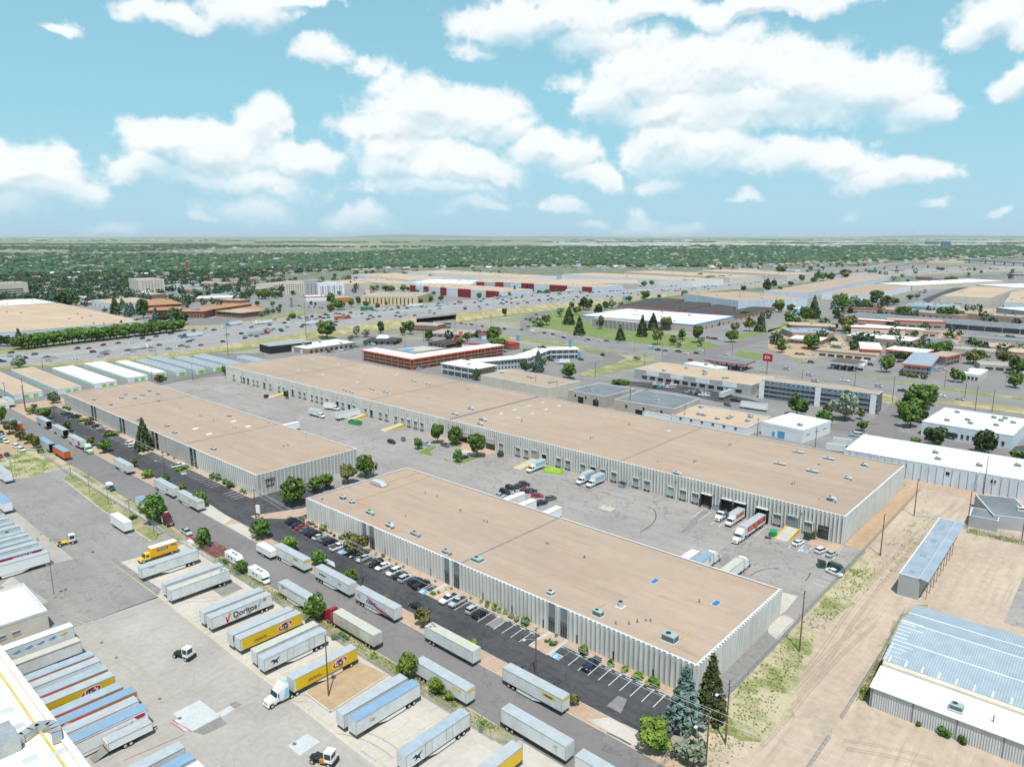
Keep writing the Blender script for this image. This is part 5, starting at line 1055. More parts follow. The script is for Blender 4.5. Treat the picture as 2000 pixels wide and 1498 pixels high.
wing('right wing of the motel with orange roof edges, beside the parked cars','d',(1385,1075),(1500,1050),None,6,'orange_trim','grey_wall',None,2,n=4,doorm='grey_wall',roof='dull_roof',D=12)
g=gk('d',248,740);b=MB();b.tube((0,0,0),(0,0,8),8,'car_sky',24);tk=b.build('body',None);t_=empty('water_tank',(g.x,g.y,0));tag(t_,'round pale blue tank with a white lid among conifers','tank');tk.parent=t_;b=MB();b.tube((0,0,8),(0,0,8.8),8,'white_roof',24,2);b.build('lid',t_)
for (x,y,w_,hh,lb) in ((1245,198,62,28,'blue glass office block on the horizon, left of the pair'),(1312,198,28,26,'narrow brown and blue office block on the horizon'),(1368,200,60,32,'blue glass office block on the horizon, right of the pair')):
    bldg(lb,'office','d',(x,y-hh),(x+w_,y-hh),None,base=(x+w_,y),roof='dull_roof',wall='blue_glass',D=40)
# ---- dirt yard buildings
r=bldg('long narrow grey metal shed with painted murals in the dirt yard','shed','h',(1187,1482),(1480,1030),(995,1478),h=height_for(full('l',1165,165),full('h',1187,1482)),roof='blue_grey_roof',wall='grey_wall',par=.02)
L_,D_,h_=r['L'],r['D'],r['h']
for i in range(9):
    b=MB();x=L_*(.03+.085*i);b.box(x,x+.14,-1.75,-1.6,0,h_-.25,'steel_pole');b.build('post',r)
b=MB();b.hexa([(-.3,-2.1,h_-.3),(L_+.3,-2.1,h_-.3),(L_+.3,.1,h_+.18),(-.3,.1,h_+.18),(-.3,-2.1,h_-.2),(L_+.3,-2.1,h_-.2),(L_+.3,.1,h_+.3),(-.3,.1,h_+.3)],'blue_grey_roof');b.build('awning',r)
for (a,c,m) in ((.80,.95,'mural_pink'),(.5,.6,'mural_green'),(.63,.69,'red_trim')):
    b=MB();b.box(L_*a,L_*c,-.1,-.02,.3,h_-.9,m)
    for i in range(5):x=L_*(a+(c-a)*(i+.5)/5);b.tube((x-.2,-.14,.9),(x+.3,-.14,1.9),.2,'paint_white',6)
    b.build('mural',r)
for i in range(11):
    lettering(r,random.choice(['|||','C=','OE','E8','JL','ZI','33']),D_*.38,(L_*(.06+.085*i),D_*.5,h_+.05),(0,0,0),'van_grey' if i % 3 else 'joint_metal','roof_graffiti',squeeze=1.3)
# metal building with a lean-to
h1=4.6;P0,P1=gk('l',805,845,h1),gk('l',2000,1292,h1);d=(P1-P0).normalized();nrm=Vector((-d.y,d.x));L_=(P1-P0).length+14
mbd=empty('metal_building',(P0.x,P0.y,0),math.atan2(d.y,d.x));tag(mbd,'corrugated metal building with a silver gable roof and white lean-to, bottom right','metal building')
h2=6.2;D1=abs((gk('l',885,685,h1+.9)-P0).dot(nrm));D2=abs((gk('l',890,628,h2)-P0).dot(nrm));h3=8.6;D3=abs((gk('l',1045,335,h3)-P0).dot(nrm));D4=D3*2-D2
b=MB();b.box(0,L_,0,D1,0,h1-.15,'corrugated');b.build('wall',mbd)
b=MB();b.prism([(0,0)],0,0,'coping') if 0 else None;b.hexa([(-.2,-.4,h1-.12),(L_,-.4,h1-.12),(L_,D1,h1+.75),(-.2,D1,h1+.75),(-.2,-.4,h1),(L_,-.4,h1),(L_,D1,h1+.9),(-.2,D1,h1+.9)],'white_roof');b.build('roof',mbd)
b=MB();b.box(.1,L_,D1+.02,D4,0,h2-.1,'cream_wall');b.hexa([(.1,D1+.02,h2-.1),(.3,D1+.02,h2-.1),(.3,D4,h2-.1),(.1,D4,h2-.1),(.1,D3-.2,h3-.15),(.3,D3-.2,h3-.15),(.3,D3+.2,h3-.15),(.1,D3+.2,h3-.15)],'cream_wall');b.build('wall',mbd)
b=MB();b.hexa([(-.3,D2-.4,h2-.1),(L_,D2-.4,h2-.1),(L_,D3,h3-.1),(-.3,D3,h3-.1),(-.3,D2-.4,h2),(L_,D2-.4,h2),(L_,D3,h3),(-.3,D3,h3)],'corrugated_roof');b.hexa([(-.3,D3,h3-.1),(L_,D3,h3-.1),(L_,D4+.4,h2-.1),(-.3,D4+.4,h2-.1),(-.3,D3,h3),(L_,D3,h3),(L_,D4+.4,h2),(-.3,D4+.4,h2)],'corrugated_roof');b.build('roof',mbd)
for yy,zz,nm in ((D3,h3,'ridge_cap'),((D2+D3)/2,(h2+h3)/2,'roof_seam'),((D3+D4)/2,(h2+h3)/2,'roof_seam')):b=MB();b.box(-.3,L_,yy-.15,yy+.15,zz-.02,zz+.08,'white_roof');b.build(nm,mbd)
for k in range(12):
    y=D2+(D4-D2)*(k+.5)/22;z=h2+(h3-h2)*(1-abs(y-D3)/(D3-D2));b=MB();b.box(-.3,random.uniform(2.2,4.6),y-.14,y+.14,z-.02,z+.05,'white_roof');b.build('roof_coating',mbd)
for k in range(20):
    x=.8+k*3.1;b=MB();b.hexa([(x,D2-.35,h2+.01),(x+.3,D2-.35,h2+.01),(x+.3,D2+1.4,h2+.4),(x,D2+1.4,h2+.4),(x,D2-.35,h2+.06),(x+.3,D2-.35,h2+.06),(x+.3,D2+1.4,h2+.46),(x,D2+1.4,h2+.46)],'white_roof');b.build('roof_coating',mbd)
for i in range(6):
    b=MB();x=L_*(.005+.19*i)+11.6*0;b.box(x,x+.18,-.08,0,0,h1-.15,'joint_metal');b.build('downpipe',mbd)
g=mbd.matrix_world;ac_unit(mbd,(L_*.37,D1*.3),h1+.35,2.2,1.7,1.2,'ac_green');b=MB();b.tube((0,0,0),(0,0,1.5),.12,'steel_pole',8);b.build('vent_pipe',mbd,(L_*.52,D1*.35,h1+.3))
b=MB();b.box(L_*.66,L_*.66+1.2,-.1,-.02,0,2.2,'pale_blue_wall');b.build('door',mbd)
bldg('low grey building with a patched dark roof in the dirt yard','building','h',(1572,985),(1800,1030),(1620,925),h=3.6,roof='grey_roof',wall='grey_wall',par=.1);bldg('taller grey roofed building joined to the low grey one, right edge','building','h',(1762,985),(2100,1020),(1810,838),h=4.2,roof='grey_roof',wall='grey_wall',par=.1,units=1,unit_m='white_roof')
# ---- snack depot, lower left
bldg('long cream roofed depot along the docked trailers, bottom left corner','depot','z',(0,1258),(186,1498),None,h=7.0,roof='cream_roof',wall='cream_wall',D=1,ext1=6) if 0 else None
dep=empty('depot');tag(dep,'long cream roofed depot along the docked trailers, bottom left corner','depot')
b=MB();b.box(-205,-100,-40,30.4,0,6.4,'cream_wall');b.build('wall',dep);b=MB();b.box(-204.6,-100.4,-39.6,30.0,6.4,6.5,'cream_roof');b.build('roof',dep)
b=MB();b.box(-205,-100,30.02,31.2,5.6,7.0,'cream_roof');b.box(-205.2,-100,28.2,28.5,6.5,6.9,'yellow_pipe');b.build('parapet',dep)
for v,x,y in (('i',45,1045),('i',130,1165),('i',450,1370),('i',230,1420)):skylight(dep,gk(v,x,y,6.5),6.5,'skylight_pale',1.2,2.2)
P=dense([gk('i',*p,6.9) for p in ((-60,1370),(60,1320),(180,1265),(290,1185),(390,1170),(440,1210),(450,1280))],1.2)
b=MB()
for p,q in zip(P[:-1],P[1:]):d=(q-p);L=d.length;b.box(-.1,L+.1,-.75,.75,6.7,8.1,'metal',T=frame(p,d/L))
b.build('air_duct',dep);g=gk('i',60,1320,7);b=MB();b.box(-5,2,-2.2,1.6,6.6,9.0,'metal');b.box(-4.8,1.8,-2.24,-2.2,7,8.6,'louvre');b.build('duct_plenum',dep,(g.x,g.y,0))
bldg('cream block with a white parapet roof above the docked trailers, left edge','depot','i',(-60,412),(370,270),(155,66),base=(375,385),roof='cream_roof',wall='cream_wall',par=1.0,ext0=6,units=0,win=[W('front',2,1,1.6,.8,1.4,m='joint_metal',x0=6,x1=12),W('front',1,1,.4,.6,3,m='joint_metal',x0=3,x1=5)])
g=gk('i',30,305,8); 
# ================================================================ vehicles
PROTO={}
def wheel(parent,x,y,r=.52,w_=.3,name='wheel'):
    k=('wheel',round(r,2),round(w_,2))
    if k not in PROTO:
        b=MB();b.tube((0,-w_/2,0),(0,w_/2,0),r,'tyre',14);b.tube((0,-w_/2-.02,0),(0,w_/2+.02,0),r*.58,'rim',10);o=b.build(name,parent);PROTO[k] =o.data
    else:o=bpy.data.objects.new(name,PROTO[k]);COL.objects.link(o);o.parent=parent
    o.location=(x,y,r);return o
def trailer_proto(L,body,roof,skirt=True,open_rear=False,H=4.1,skin=True):
    k=('trailer',L,body,roof,skirt,open_rear,H)
    if k in PROTO:return copy_tree(PROTO[k])
    r=empty('trailer');W2=1.3;hl=L/2
    b=MB()
    if open_rear:
        b.box(-hl,hl,-W2,-W2+.06,1.12,H-.05,body);b.box(-hl,hl,W2-.06,W2,1.12,H-.05,body);b.box(hl-.08,hl,-W2+.06,W2-.06,1.12,H-.05,body);b.box(-hl,hl-.08,-W2+.06,W2-.06,1.12,1.25,'van_inside')
        b.box(-hl+2.5,-hl+2.6,-W2+.06,W2-.06,1.25,H-.05,'van_inside')
    else:b.box(-hl,hl,-W2,W2,1.12,H-.05,body)
    for s_ in (-1,1):
        y0,y1=sorted((s_*W2,s_*(W2+.03)))
        b.box(-hl,hl,y0,y1,1.08,1.24,'chassis' if body != 'van_bright' else 'coping');b.box(-hl,hl,y0,y1,H-.14,H,'metal')
        for x in ((-hl,-hl+.12),(hl-.12,hl)):b.box(*x,y0,y1,1.24,H-.14,'metal')
    b.build('body',r)
    b=MB();b.box(-hl+.02,hl-.02,-W2+.02,W2-.02,H-.05,H+.02,roof)
    n=int(L/1.2)
    for i in range(1,n):b.box(-hl+i*L/n-.02,-hl+i*L/n+.02,-W2+.05,W2-.05,H+.02,H+.035,roof)
    b.build('roof',r)
    b=MB()
    if not open_rear:
        b.box(-hl-.05,-hl-.002,-W2+.06,-.02,1.25,H-.12,body);b.box(-hl-.05,-hl-.002,.02,W2-.06,1.25,H-.12,body)
        for y in (-.9,-.35,.35,.9):b.box(-hl-.09,-hl-.05,y-.02,y+.02,1.3,H-.2,'metal')
    b.box(-hl-.1,-hl,-W2,W2,.95,1.12,'chassis');b.box(-hl-.06,-hl,-W2,W2,.5,.6,'chassis');b.build('rear_door',r)
    b=MB();b.box(-hl+.1,hl-.3,-.5,.5,.95,1.12,'chassis');b.box(-hl+1.0,-hl+4.2,-.55,.55,.55,.95,'chassis')
    if skin:
        for s_ in (-1,1):b.box(hl-3.1,hl-2.95,s_*.85-.08,s_*.85+.08,.05,1.1,'chassis')
    b.build('chassis',r)
    for x in (-hl+1.7,-hl+3.0) if L>10 else (-hl*.15-.5,-hl*.15+.5):
        for s_ in (-1,1):wheel(r,x,s_*(W2-.28),.5,.5)
    if skirt:
        for s_ in (-1,1):
            b=MB();P=[(-hl+4.0,.38),(-hl+4.6,.32),(hl-7.6,.32),(hl-5.0,1.06),(-hl+4.0,1.06)];y=s_*W2*.97;b.prism(P,y-.02,y+.02,'van_bright');b.build('side_skirt',r)
    PROTO[k] =r;return r
def w2l(h,p):      # world offset -> local of a thing turned by h
    c,s_=math.cos(-h),math.sin(-h);return (p[0]*c-p[1]*s_,p[0]*s_+p[1]*c,p[2])
def side_xf(ax,h,u,z,off=1.31):
    wo_=(u,-off,z) if ax=='x' else (off,u,z);return w2l(h,wo_),(0 if ax=='x' else math.pi/2)-h
def side_text(r,ax,h,u,z,txt,size,m,**k):
    loc,rz=side_xf(ax,h,u,z,1.345);return lettering(r,txt,size,loc,(math.pi/2,0,rz),m,**k)
def side_panel(r,ax,h,u0,u1,z0,z1,m,name='side_panel',off=1.305,pts=None):
    loc,rz=side_xf(ax,h,0,0,off);b=MB()
    if pts:b.prism(pts,-.012,.012,m)
    else:b.box(u0,u1,-.012,.012,z0,z1,m)
    return b.build(name,r,loc,rz)
def put(r,x,y,h):r.location=(x,y,.05);r.rotation_euler.z=h;return r
def trailer(label,ax,heading,v,x,y,end='R',L=16.15,body='van_white',roof='van_roof',H=4.1,group='parked box trailers',**k):
    g=gk(v,x,y,H);h=R(heading);r=trailer_proto(L,body,roof,H=H,**k)
    if ax=='x':c=(g.x-L/2 if end=='R' else g.x+L/2,g.y+1.3)
    else:c=(g.x-1.3,g.y-L/2 if end=='R' else g.y+L/2)
    put(r,*c,h);tag(r,label,'trailer',group);return r
TR={}
# -- parked along the street, near the camera first
t=trailer('grey white trailer cut by the bottom edge, nearest the round bush','x',0,'k',490,1390,'L')
t=trailer('long silver white trailer at the kerb with a small teal mark near its front','x',0,'z',1105,1459,'R',roof='van_roof',skirt=False);side_text(t,'x',0,5.6,2.9,'NP',.8,'car_teal',shear=.3);side_text(t,'x',0,5.8,2.3,'S',.6,'car_teal')
t=trailer('white trailer with yellow lettering, parked nearest the utility pole','x',0,'z',1097.3,1366,'R');side_panel(t,'x',0,2.9,6.4,2.75,3.5,'yellow_paint');side_text(t,'x',0,4.65,3.12,'PENSKE',.62,'chassis',bold=.02)
def end_panel(t,z0,z1,m):b=MB();b.box(0,.02,-1.15,1.15,z0,z1,m);return b.build('end_panel',t,(16.15/2+.002,0,0))
end_panel(t,3.3,3.85,'yellow_paint')
t=trailer('bright pale blue trailer with a tan roof and vents at one end','x',0,'z',923,1273,'R',roof='van_roof_tan',skirt=False)
for i,(dx,dy) in enumerate(((-7.2,.5),(-6.8,-.6),(-6.2,.2))):b=MB();b.box(-.35,.35,-.25,.25,0,.12,'joint_metal');b.build('roof_vent',t,(dx,dy,4.12))
sw=trailer('white trailer with slanted dark blue lettering and red and blue stripes','x',0,'z',769,1190.5,'R');side_text(sw,'x',0,-1.5,2.35,'SWIFT',1.35,'mark_blue',shear=.35,bold=.04)
for i,m in enumerate(('mark_red','paint_white','mark_red','mark_blue','mark_red','mark_blue')):
    z=3.9-i*.17;side_panel(sw,'x',0,0,0,0,0,m,'stripe',1.32+.003*i,[(-3.6+i*.25,z+.12),(-3.4+i*.25,z+.14),(1.4,2.75-i*.19),(7.7,1.62-i*.06),(7.7,1.5-i*.05),(1.2,2.6-i*.19)])
side_text(sw,'x',0,-6.4,2.7,'88',1.5,'van_grey',bold=.06)
t=trailer('white trailer with small dark lettering and a maroon badge','x',0,'z',680.7,1142.7,'R');side_text(t,'x',0,-4.2,2.9,'arnold.com',.75,'chassis',shear=.3,bold=.03);side_text(t,'x',0,3.9,3.0,'arnold',.55,'mark_red',shear=.2,bold=.02);side_text(t,'x',0,4.1,2.5,'cargo',.45,'mark_blue')
t=trailer('white trailer with a yellow sign behind the small white camper','x',0,'z',591.8,1095.8,'R');side_panel(t,'x',0,2.7,5.6,2.9,3.6,'yellow_paint');side_text(t,'x',0,4.15,3.25,'PENSKE',.55,'chassis');end_panel(t,3.3,3.85,'yellow_paint')
t=trailer('small low white camper trailer in front of the yellow signed trailer','x',0,'z',527,1078,'R',L=8.2,H=3.0,body='van_bright',roof='van_roof_white',skirt=False)
t=trailer('white trailer with a thin maroon stripe half hidden by a kerbside tree','x',0,'D',285,1045,'L');side_panel(t,'x',0,-7.6,7.9,3.55,3.66,'mark_maroon');side_text(t,'x',0,-5.6,3.25,'CHIEFS',.55,'mark_maroon')
t=trailer('weathered tan trailer stained with rust, coupled to a red tractor','x',180,'z',728.5,1241.5,'R',body='van_brown',roof='van_roof_tan',skirt=False);t['_red'] =1;REDT=t.location.copy();del t['_red']
side_text(t,'x',math.pi,-4.2,2.9,'KLLM',1.1,'van_roof_tan',shear=.1)
t=trailer('white trailer at the kerb behind two bright green trees','x',0,'z',910,1350,'R');end_panel(t,3.3,3.85,'yellow_paint');side_panel(t,'x',0,4.0,6.6,3.0,3.5,'yellow_paint')
trailer('pale trailer with an open dark rear, farthest along the street','x',180,'z',89.7,824,'R',body='van_grey',open_rear=True)
trailer('pale trailer with an open dark rear, second along the street','x',180,'z',122.2,841.2,'R',body='van_grey',open_rear=True)
t=trailer('white trailer with a red patch behind the pale green tractor','x',0,'z',156,862.2,'R');side_panel(t,'x',0,4.6,7.6,1.8,3.6,'van_red');side_panel(t,'x',0,-2,-1,2,3.4,'van_red')
trailer('blue grey roofed trailer behind the orange one at the left kerb','x',180,'z',94.8,868.3,'R',roof='van_roof_blue',body='van_grey',open_rear=True)
for lb,x,y in (('orange trailer with a blue grey roof at the left kerb',123.8,883.2),('orange trailer cut by trees at the far left edge',31.5,828.5)):
    t=trailer(lb,'x',0,'z',x,y,'R',body='van_orange',roof='van_roof_blue',skirt=False,L=14.6)
t=trailer('short white trailer alone at the kerb, opposite the dark camper truck','x',180,'z',247.5,910,'R',L=14.6,body='van_white')
t=trailer('white trailer with black lettering, left of a pair at the kerb','x',0,'z',322+14,952+3,'R');side_text(t,'x',0,3.5,2.7,'22',1.1,'chassis',bold=.03)
t=trailer('white trailer with yellow lettering, right of a pair at the kerb','x',0,'z',384.5,980.5,'R');side_text(t,'x',0,2.4,3.0,'PENSKE',.7,'yellow_paint',bold=.04);end_panel(t,3.3,3.85,'yellow_paint')
t=trailer('bright blue roofed trailer behind the dark green kerbside tree','x',0,'z',300,993,'R',roof='van_roof_blue',skirt=False);side_panel(t,'x',0,4.2,7.6,1.5,3.7,'paint_blue')
trailer('white box with a white roof alone in the loading yard','x',0,'e',962,1047,'R',L=11.6,body='van_bright',roof='van_roof_white',skirt=False)
trailer('blue roofed trailer at the left edge of the loading yard','x',0,'e',25,897,'R',roof='van_roof_blue',body='van_bright',skirt=False);trailer('white trailer nose at the left edge beside the grass','x',0,'e',32,668,'R',body='van_bright')
trailer('white trailer at the left edge on the far street','x',180,'G',112,282,'R',body='van_bright',skirt=False,L=14)
# -- backed against the fence
def yard(label,v,x,y,end='L',**k):return trailer(label,'y',-90,v,x,y,end,group='trailers parked against the yard fence',**k)
q=-math.pi/2
t=yard('white trailer beside the yellow box truck','z',275.7,1111.2);side_text(t,'y',q,-5.2,3.6,'PEPSICO',.45,'mark_blue')
yard('white trailer tucked behind its twin, right of the yellow truck','z',322.8,1143);yard('large plain white trailer, front of a twin pair','z',333,1154.2,roof='van_roof_tan',body='van_white',skirt=False)
t=yard('white trailer hidden behind the one with big black lettering','z',398.2,1198.5);side_text(t,'y',q,-4.8,3.6,'PEPSICO',.45,'mark_blue')
t=yard('white trailer with big black lettering and a red tick','z',412.5,1208.2,skirt=False);side_text(t,'y',q,.6,2.65,'Doritos',2.0,'chassis',bold=.045)
for p_,m in (([(-4.3,1.6),(-3.9,1.45),(-3.1,3.6),(-3.5,3.7)],'orange_trim'),([(-4.6,2.9),(-4.3,2.9),(-3.9,1.5),(-4.2,1.4)],'mark_red'),([(-2.0,1.55),(-.9,1.9),(-.8,2.05),(-2.1,1.75)],'mark_red'),([(4.0,2.3),(4.3,2.2),(5.1,3.6),(4.8,3.65)],'paint_blue'),([(5.4,3.3),(6.3,3.1),(6.5,3.7),(5.7,3.9)],'orange_wall'),([(.6,1.6),(2.2,2.0),(2.0,1.5)],'orange_wall')):side_panel(t,'y',q,0,0,0,0,m,'logo',1.34,p_)
t=yard('white trailer with a maroon band behind the nearer yellow crisp trailer pair','z',454,1241.5,body='van_white');side_panel(t,'y',q,-7.9,7.9,2.6,3.95,'van_maroon')
def lays(t,h,k=1):
    side_panel(t,'y',h,-7.6,7.95,1.3,3.93,'van_yellow');loc,rz=side_xf('y',h,3.4,2.75,1.33);b=MB()
    for (rx,rz_,m,o) in ((2.0,.95,'paint_white',0),(1.85,.82,'mark_red',.014)):
        n=24;b.poly([(math.cos(i/n*6.283)*rx,-o,math.sin(i/n*6.283)*rz_+math.cos(i/n*6.283)*.25) for i in range(n)],m)
    b.build('logo',t,loc,rz);side_text(t,'y',h,3.4,2.8,"Lay's",1.45,'paint_white',bold=.05,shear=.15,squeeze=.95).location.z+=0
    t.children[-1].location=side_xf('y',h,3.4,2.8,1.36)[0];side_text(t,'y',h,-2.8,2.4,'mmm...',1.35,'mark_brown',shear=.35,bold=.02)
t=yard('yellow trailer without a tractor, beside the maroon banded one','z',468.5,1249.8,body='van_white',skirt=False);lays(t,q)
yard('white trailer with a tan roof behind the one with a black emblem','z',500.8,1275.2,roof='van_roof_tan')
def emblem(t,h,u=-5.3,z=2.7,s=1.0,m='chassis'):
    side_panel(t,'y',h,0,0,0,0,m,'emblem',1.33,[(u-1.3*s,z+.1),(u-.5*s,z+.5*s),(u-.1*s,z+.15*s),(u+1.2*s,z+.6*s),(u+.4*s,z-.1*s),(u+.6*s,z-.9*s),(u,z-.4*s),(u-.7*s,z-.8*s),(u-.4*s,z-.1*s)])
t=yard('silver sided trailer with a black emblem, front of the middle pair','z',515,1288.8);emblem(t,q)
for u in (-2.4,-.8,3.2,4.6):side_panel(t,'y',q,u,u+.05,1.2,4.0,'joint_metal','door_seam',1.335)
t=yard('yellow trailer with a red logo, coupled to a white and blue tractor','z',572.8,1328.5,body='van_white');lays(t,q);LT=t.location.copy()
yard('plain pale trailer behind the blue roofed one beside the gravel island','z',671,1397)
t=yard('trailer with a bright blue roof and faded red badge beside the gravel island','z',695,1410.5,roof='van_roof_blue');side_text(t,'y',q,-4.2,2.7,'Lay',1.0,'mark_faded',bold=.03)
t=yard('silver sided trailer with a black emblem, alone near the bottom edge','z',792.5,1478,roof='van_roof_steel');emblem(t,q)
for u in (-3.5,-1.9,1.8,3.4):side_panel(t,'y',q,u,u+.05,1.2,4.0,'joint_metal','door_seam',1.335)
t=yard('yellow trailer cut by the bottom edge of the photo','z',1021,1457,'R');side_panel(t,'y',q,-7.9,7.95,1.3,3.93,'van_yellow')
# -- docked with their noses out
def dock(label,v,x,y,**k):return trailer(label,'y',90,v,x,y,'R',group='trailers docked at the depot',**k)
qq=math.pi/2
t=dock('docked trailer with a blue wave along its side, first beside the cream block','i',575,378,roof='van_roof_white')
for i in range(6):side_panel(t,'y',qq,0,0,0,0,'paint_blue' if i<5 else 'yellow_paint','graphic',1.33,[(-7+i*2.4,2.5+i*.1),(-5.6+i*2.4,2.9+i*.1),(-5.2+i*2.4,2.6+i*.1),(-6+i*2.4,2.2+i*.1)])
t=dock('docked silver trailer with a thin red line, second beside the cream block','i',633,492,roof='van_roof_tan');side_panel(t,'y',qq,-8,7.8,3.75,3.85,'mark_red')
def orange_stripe(t):side_panel(t,'y',qq,-8,0,2.9,3.9,'orange_trim','stripe');side_panel(t,'y',qq,0,8,2.9,3.9,'orange_wall','stripe');side_panel(t,'y',qq,0,0,0,0,'paint_white','graphic',1.33,[(-6,3.2),(-4.8,3.9),(-4,3.5),(-4.6,3.3)])
for i,(lb,x,y,body,roof,fnc) in enumerate((('docked trailer with an orange stripe, third in the row',736,605,'van_white','van_roof_steel',orange_stripe),('docked plain white trailer between two orange striped ones',787,650,'van_bright','van_roof',None),
        ('docked trailer with an orange stripe, left of the yellow one',843,712,'van_white','van_roof_steel',orange_stripe),('docked yellow trailer with a red logo, in the middle of the row',895,765,'van_white','van_roof','lay'),('docked trailer with an orange stripe, right of the yellow one',962,852,'van_white','van_roof_steel',orange_stripe),
        ('docked trailer with an orange and red stripe and blue grey roof',1070,885,'van_white','van_roof_blue',orange_stripe),('docked plain trailer beside the one with red bars',1087,963,'van_bright','van_roof',None),('docked trailer with a bright blue roof and red bars on a white side',1155,1022,'van_bright','van_roof_blue','bars'))):
    t=dock(lb,'i',x,y,body=body,roof=roof)
    if fnc=='lay':lays(t,qq)
    elif fnc=='bars':
        side_panel(t,'y',qq,-7.9,7.9,3.55,3.66,'mark_red','stripe');side_panel(t,'y',qq,2.2,7.9,1.9,2.0,'mark_red','stripe')
        for p_ in ([(5.4,3.6),(7.2,3.6),(7.6,3.2),(7.2,2.9),(6.0,2.9)],[(2.2,2.6),(4.2,2.6),(3.9,2.0),(2.9,1.9)]):side_panel(t,'y',qq,0,0,0,0,'mark_red','logo',1.33,p_)
        side_text(t,'y',qq,4.9,2.6,'1222',.55,'joint_metal').rotation_euler.y=math.pi/2
    elif fnc:fnc(t)
t=dock('small white cargo trailer with its rear ramp lowered beside the docked row','i',1190,1132,L=8.0,H=2.7,body='van_bright',roof='van_roof',skirt=False)
b=MB();b.hexa([(-6.6,-1.1,.0),(-4.05,-1.1,.75),(-4.05,1.1,.75),(-6.6,1.1,.0),(-6.6,-1.1,.08),(-4.05,-1.1,.85),(-4.05,1.1,.85),(-6.6,1.1,.08)],'patch_dark');b.build('ramp',t);b=MB();b.prism([(4,.5),(5.2,.5),(5.2,.62),(4,.8)],-.12,.12,'chassis');b.build('hitch',t)
dock('docked pale trailer right of the cargo trailer, bottom edge','i',1445,1325);t=dock('docked trailer with a blue roof near the bottom edge','i',1527,1410,roof='van_roof_blue');side_text(t,'y',qq,6.5,3.1,'Pal',.9,'mark_blue')
dock('docked trailer with a white roof at the bottom edge','i',1600,1482,roof='van_roof_white')
for i,(x,y) in enumerate(((75,318),(112,348),(190,408),(258,452),(338,522),(372,560),(432,618),(492,668),(565,735),(640,792))):
    nm=['first','second','third','fourth','fifth','sixth','seventh','eighth','ninth','last'][i]
    t=dock('%s silver trailer in the upper docked row, counted from the street' % nm if i<8 else ('red sided trailer in the upper docked row' if i==8 else 'white trailer at the near end of the upper docked row'),'C',x,y,roof='van_roof' if i % 2 else 'van_roof_steel',body='van_white' if i<8 else 'van_bright')
    if i==8:side_panel(t,'y',qq,-7.9,7.6,1.6,3.9,'van_red');side_text(t,'y',qq,2.8,3.2,'WORLD',1.3,'paint_white',bold=.04);side_text(t,'y',qq,-5.5,3.2,'1-800',.6,'paint_white')
    if i==3:emblem(t,qq,4.5,3.3,.5)
# ---- cars
def loft(b,st,m):
    n0=len(b.v);k=b.mid(m)
    for (x,z0,z1,w_) in st:
        zm=z0+(z1-z0)*.62;b.v+=[(x,-w_*.96,z0),(x,-w_,zm),(x,-w_+.09,z1),(x,w_-.09,z1),(x,w_,zm),(x,w_*.96,z0)]
    for i in range(len(st)-1):
        for j in range(6):a=n0+i*6+j;c=n0+i*6+(j+1) % 6;b.f.append((a,c,c+6,a+6));b.mi.append(k)
    b.f.append(tuple(n0+j for j in range(6)));b.f.append(tuple(n0+6*(len(st)-1)+j for j in reversed(range(6))));b.mi+=[k,k]
def fr(b,x0,x1,w0,z0,X0,X1,w1,z1,m,top=None):b.hexa([(x0,-w0,z0),(x1,-w0,z0),(x1,w0,z0),(x0,w0,z0),(X0,-w1,z1),(X1,-w1,z1),(X1,w1,z1),(X0,w1,z1)],m,top)
CT={'sedan':dict(st=[(-2.38,.42,.78,.74),(-2.25,.28,.96,.87),(-1.6,.26,1.0,.91),(1.0,.26,.96,.91),(1.9,.28,.84,.88),(2.3,.34,.7,.78),(2.42,.42,.6,.66)],g=[(-1.85,1.25,.82,.94,-1.15,.45,.62,1.44)],wb=(-1.4,1.42)),
      'suv':dict(st=[(-2.35,.45,1.0,.82),(-2.25,.32,1.12,.92),(1.0,.32,1.08,.94),(2.0,.34,.98,.9),(2.35,.42,.8,.8)],g=[(-2.2,1.3,.86,1.06,-1.95,.5,.7,1.72)],wb=(-1.4,1.45)),
      'van':dict(st=[(-2.5,.42,1.05,.86),(-2.4,.3,1.2,.95),(1.3,.3,1.15,.96),(2.2,.36,.95,.9),(2.5,.42,.75,.82)],g=[(-2.38,1.9,.9,1.12,-2.2,.9,.78,1.85)],wb=(-1.5,1.6)),
      'pickup':dict(st=[(-2.85,.5,1.12,.9),(-2.8,.42,1.15,.95),(1.2,.42,1.12,.96),(2.4,.44,1.08,.94),(2.85,.5,.9,.86)],g=[(-.75,1.45,.86,1.1,-.5,.75,.7,1.8)],wb=(-1.75,1.8)),
      'cargo':dict(st=[(-2.9,.42,1.2,.95),(1.6,.4,1.2,.98),(2.6,.42,1.05,.92),(2.85,.5,.8,.84)],g=[(1.0,2.1,.9,1.18,.9,1.5,.84,2.0)],wb=(-1.7,1.8))}
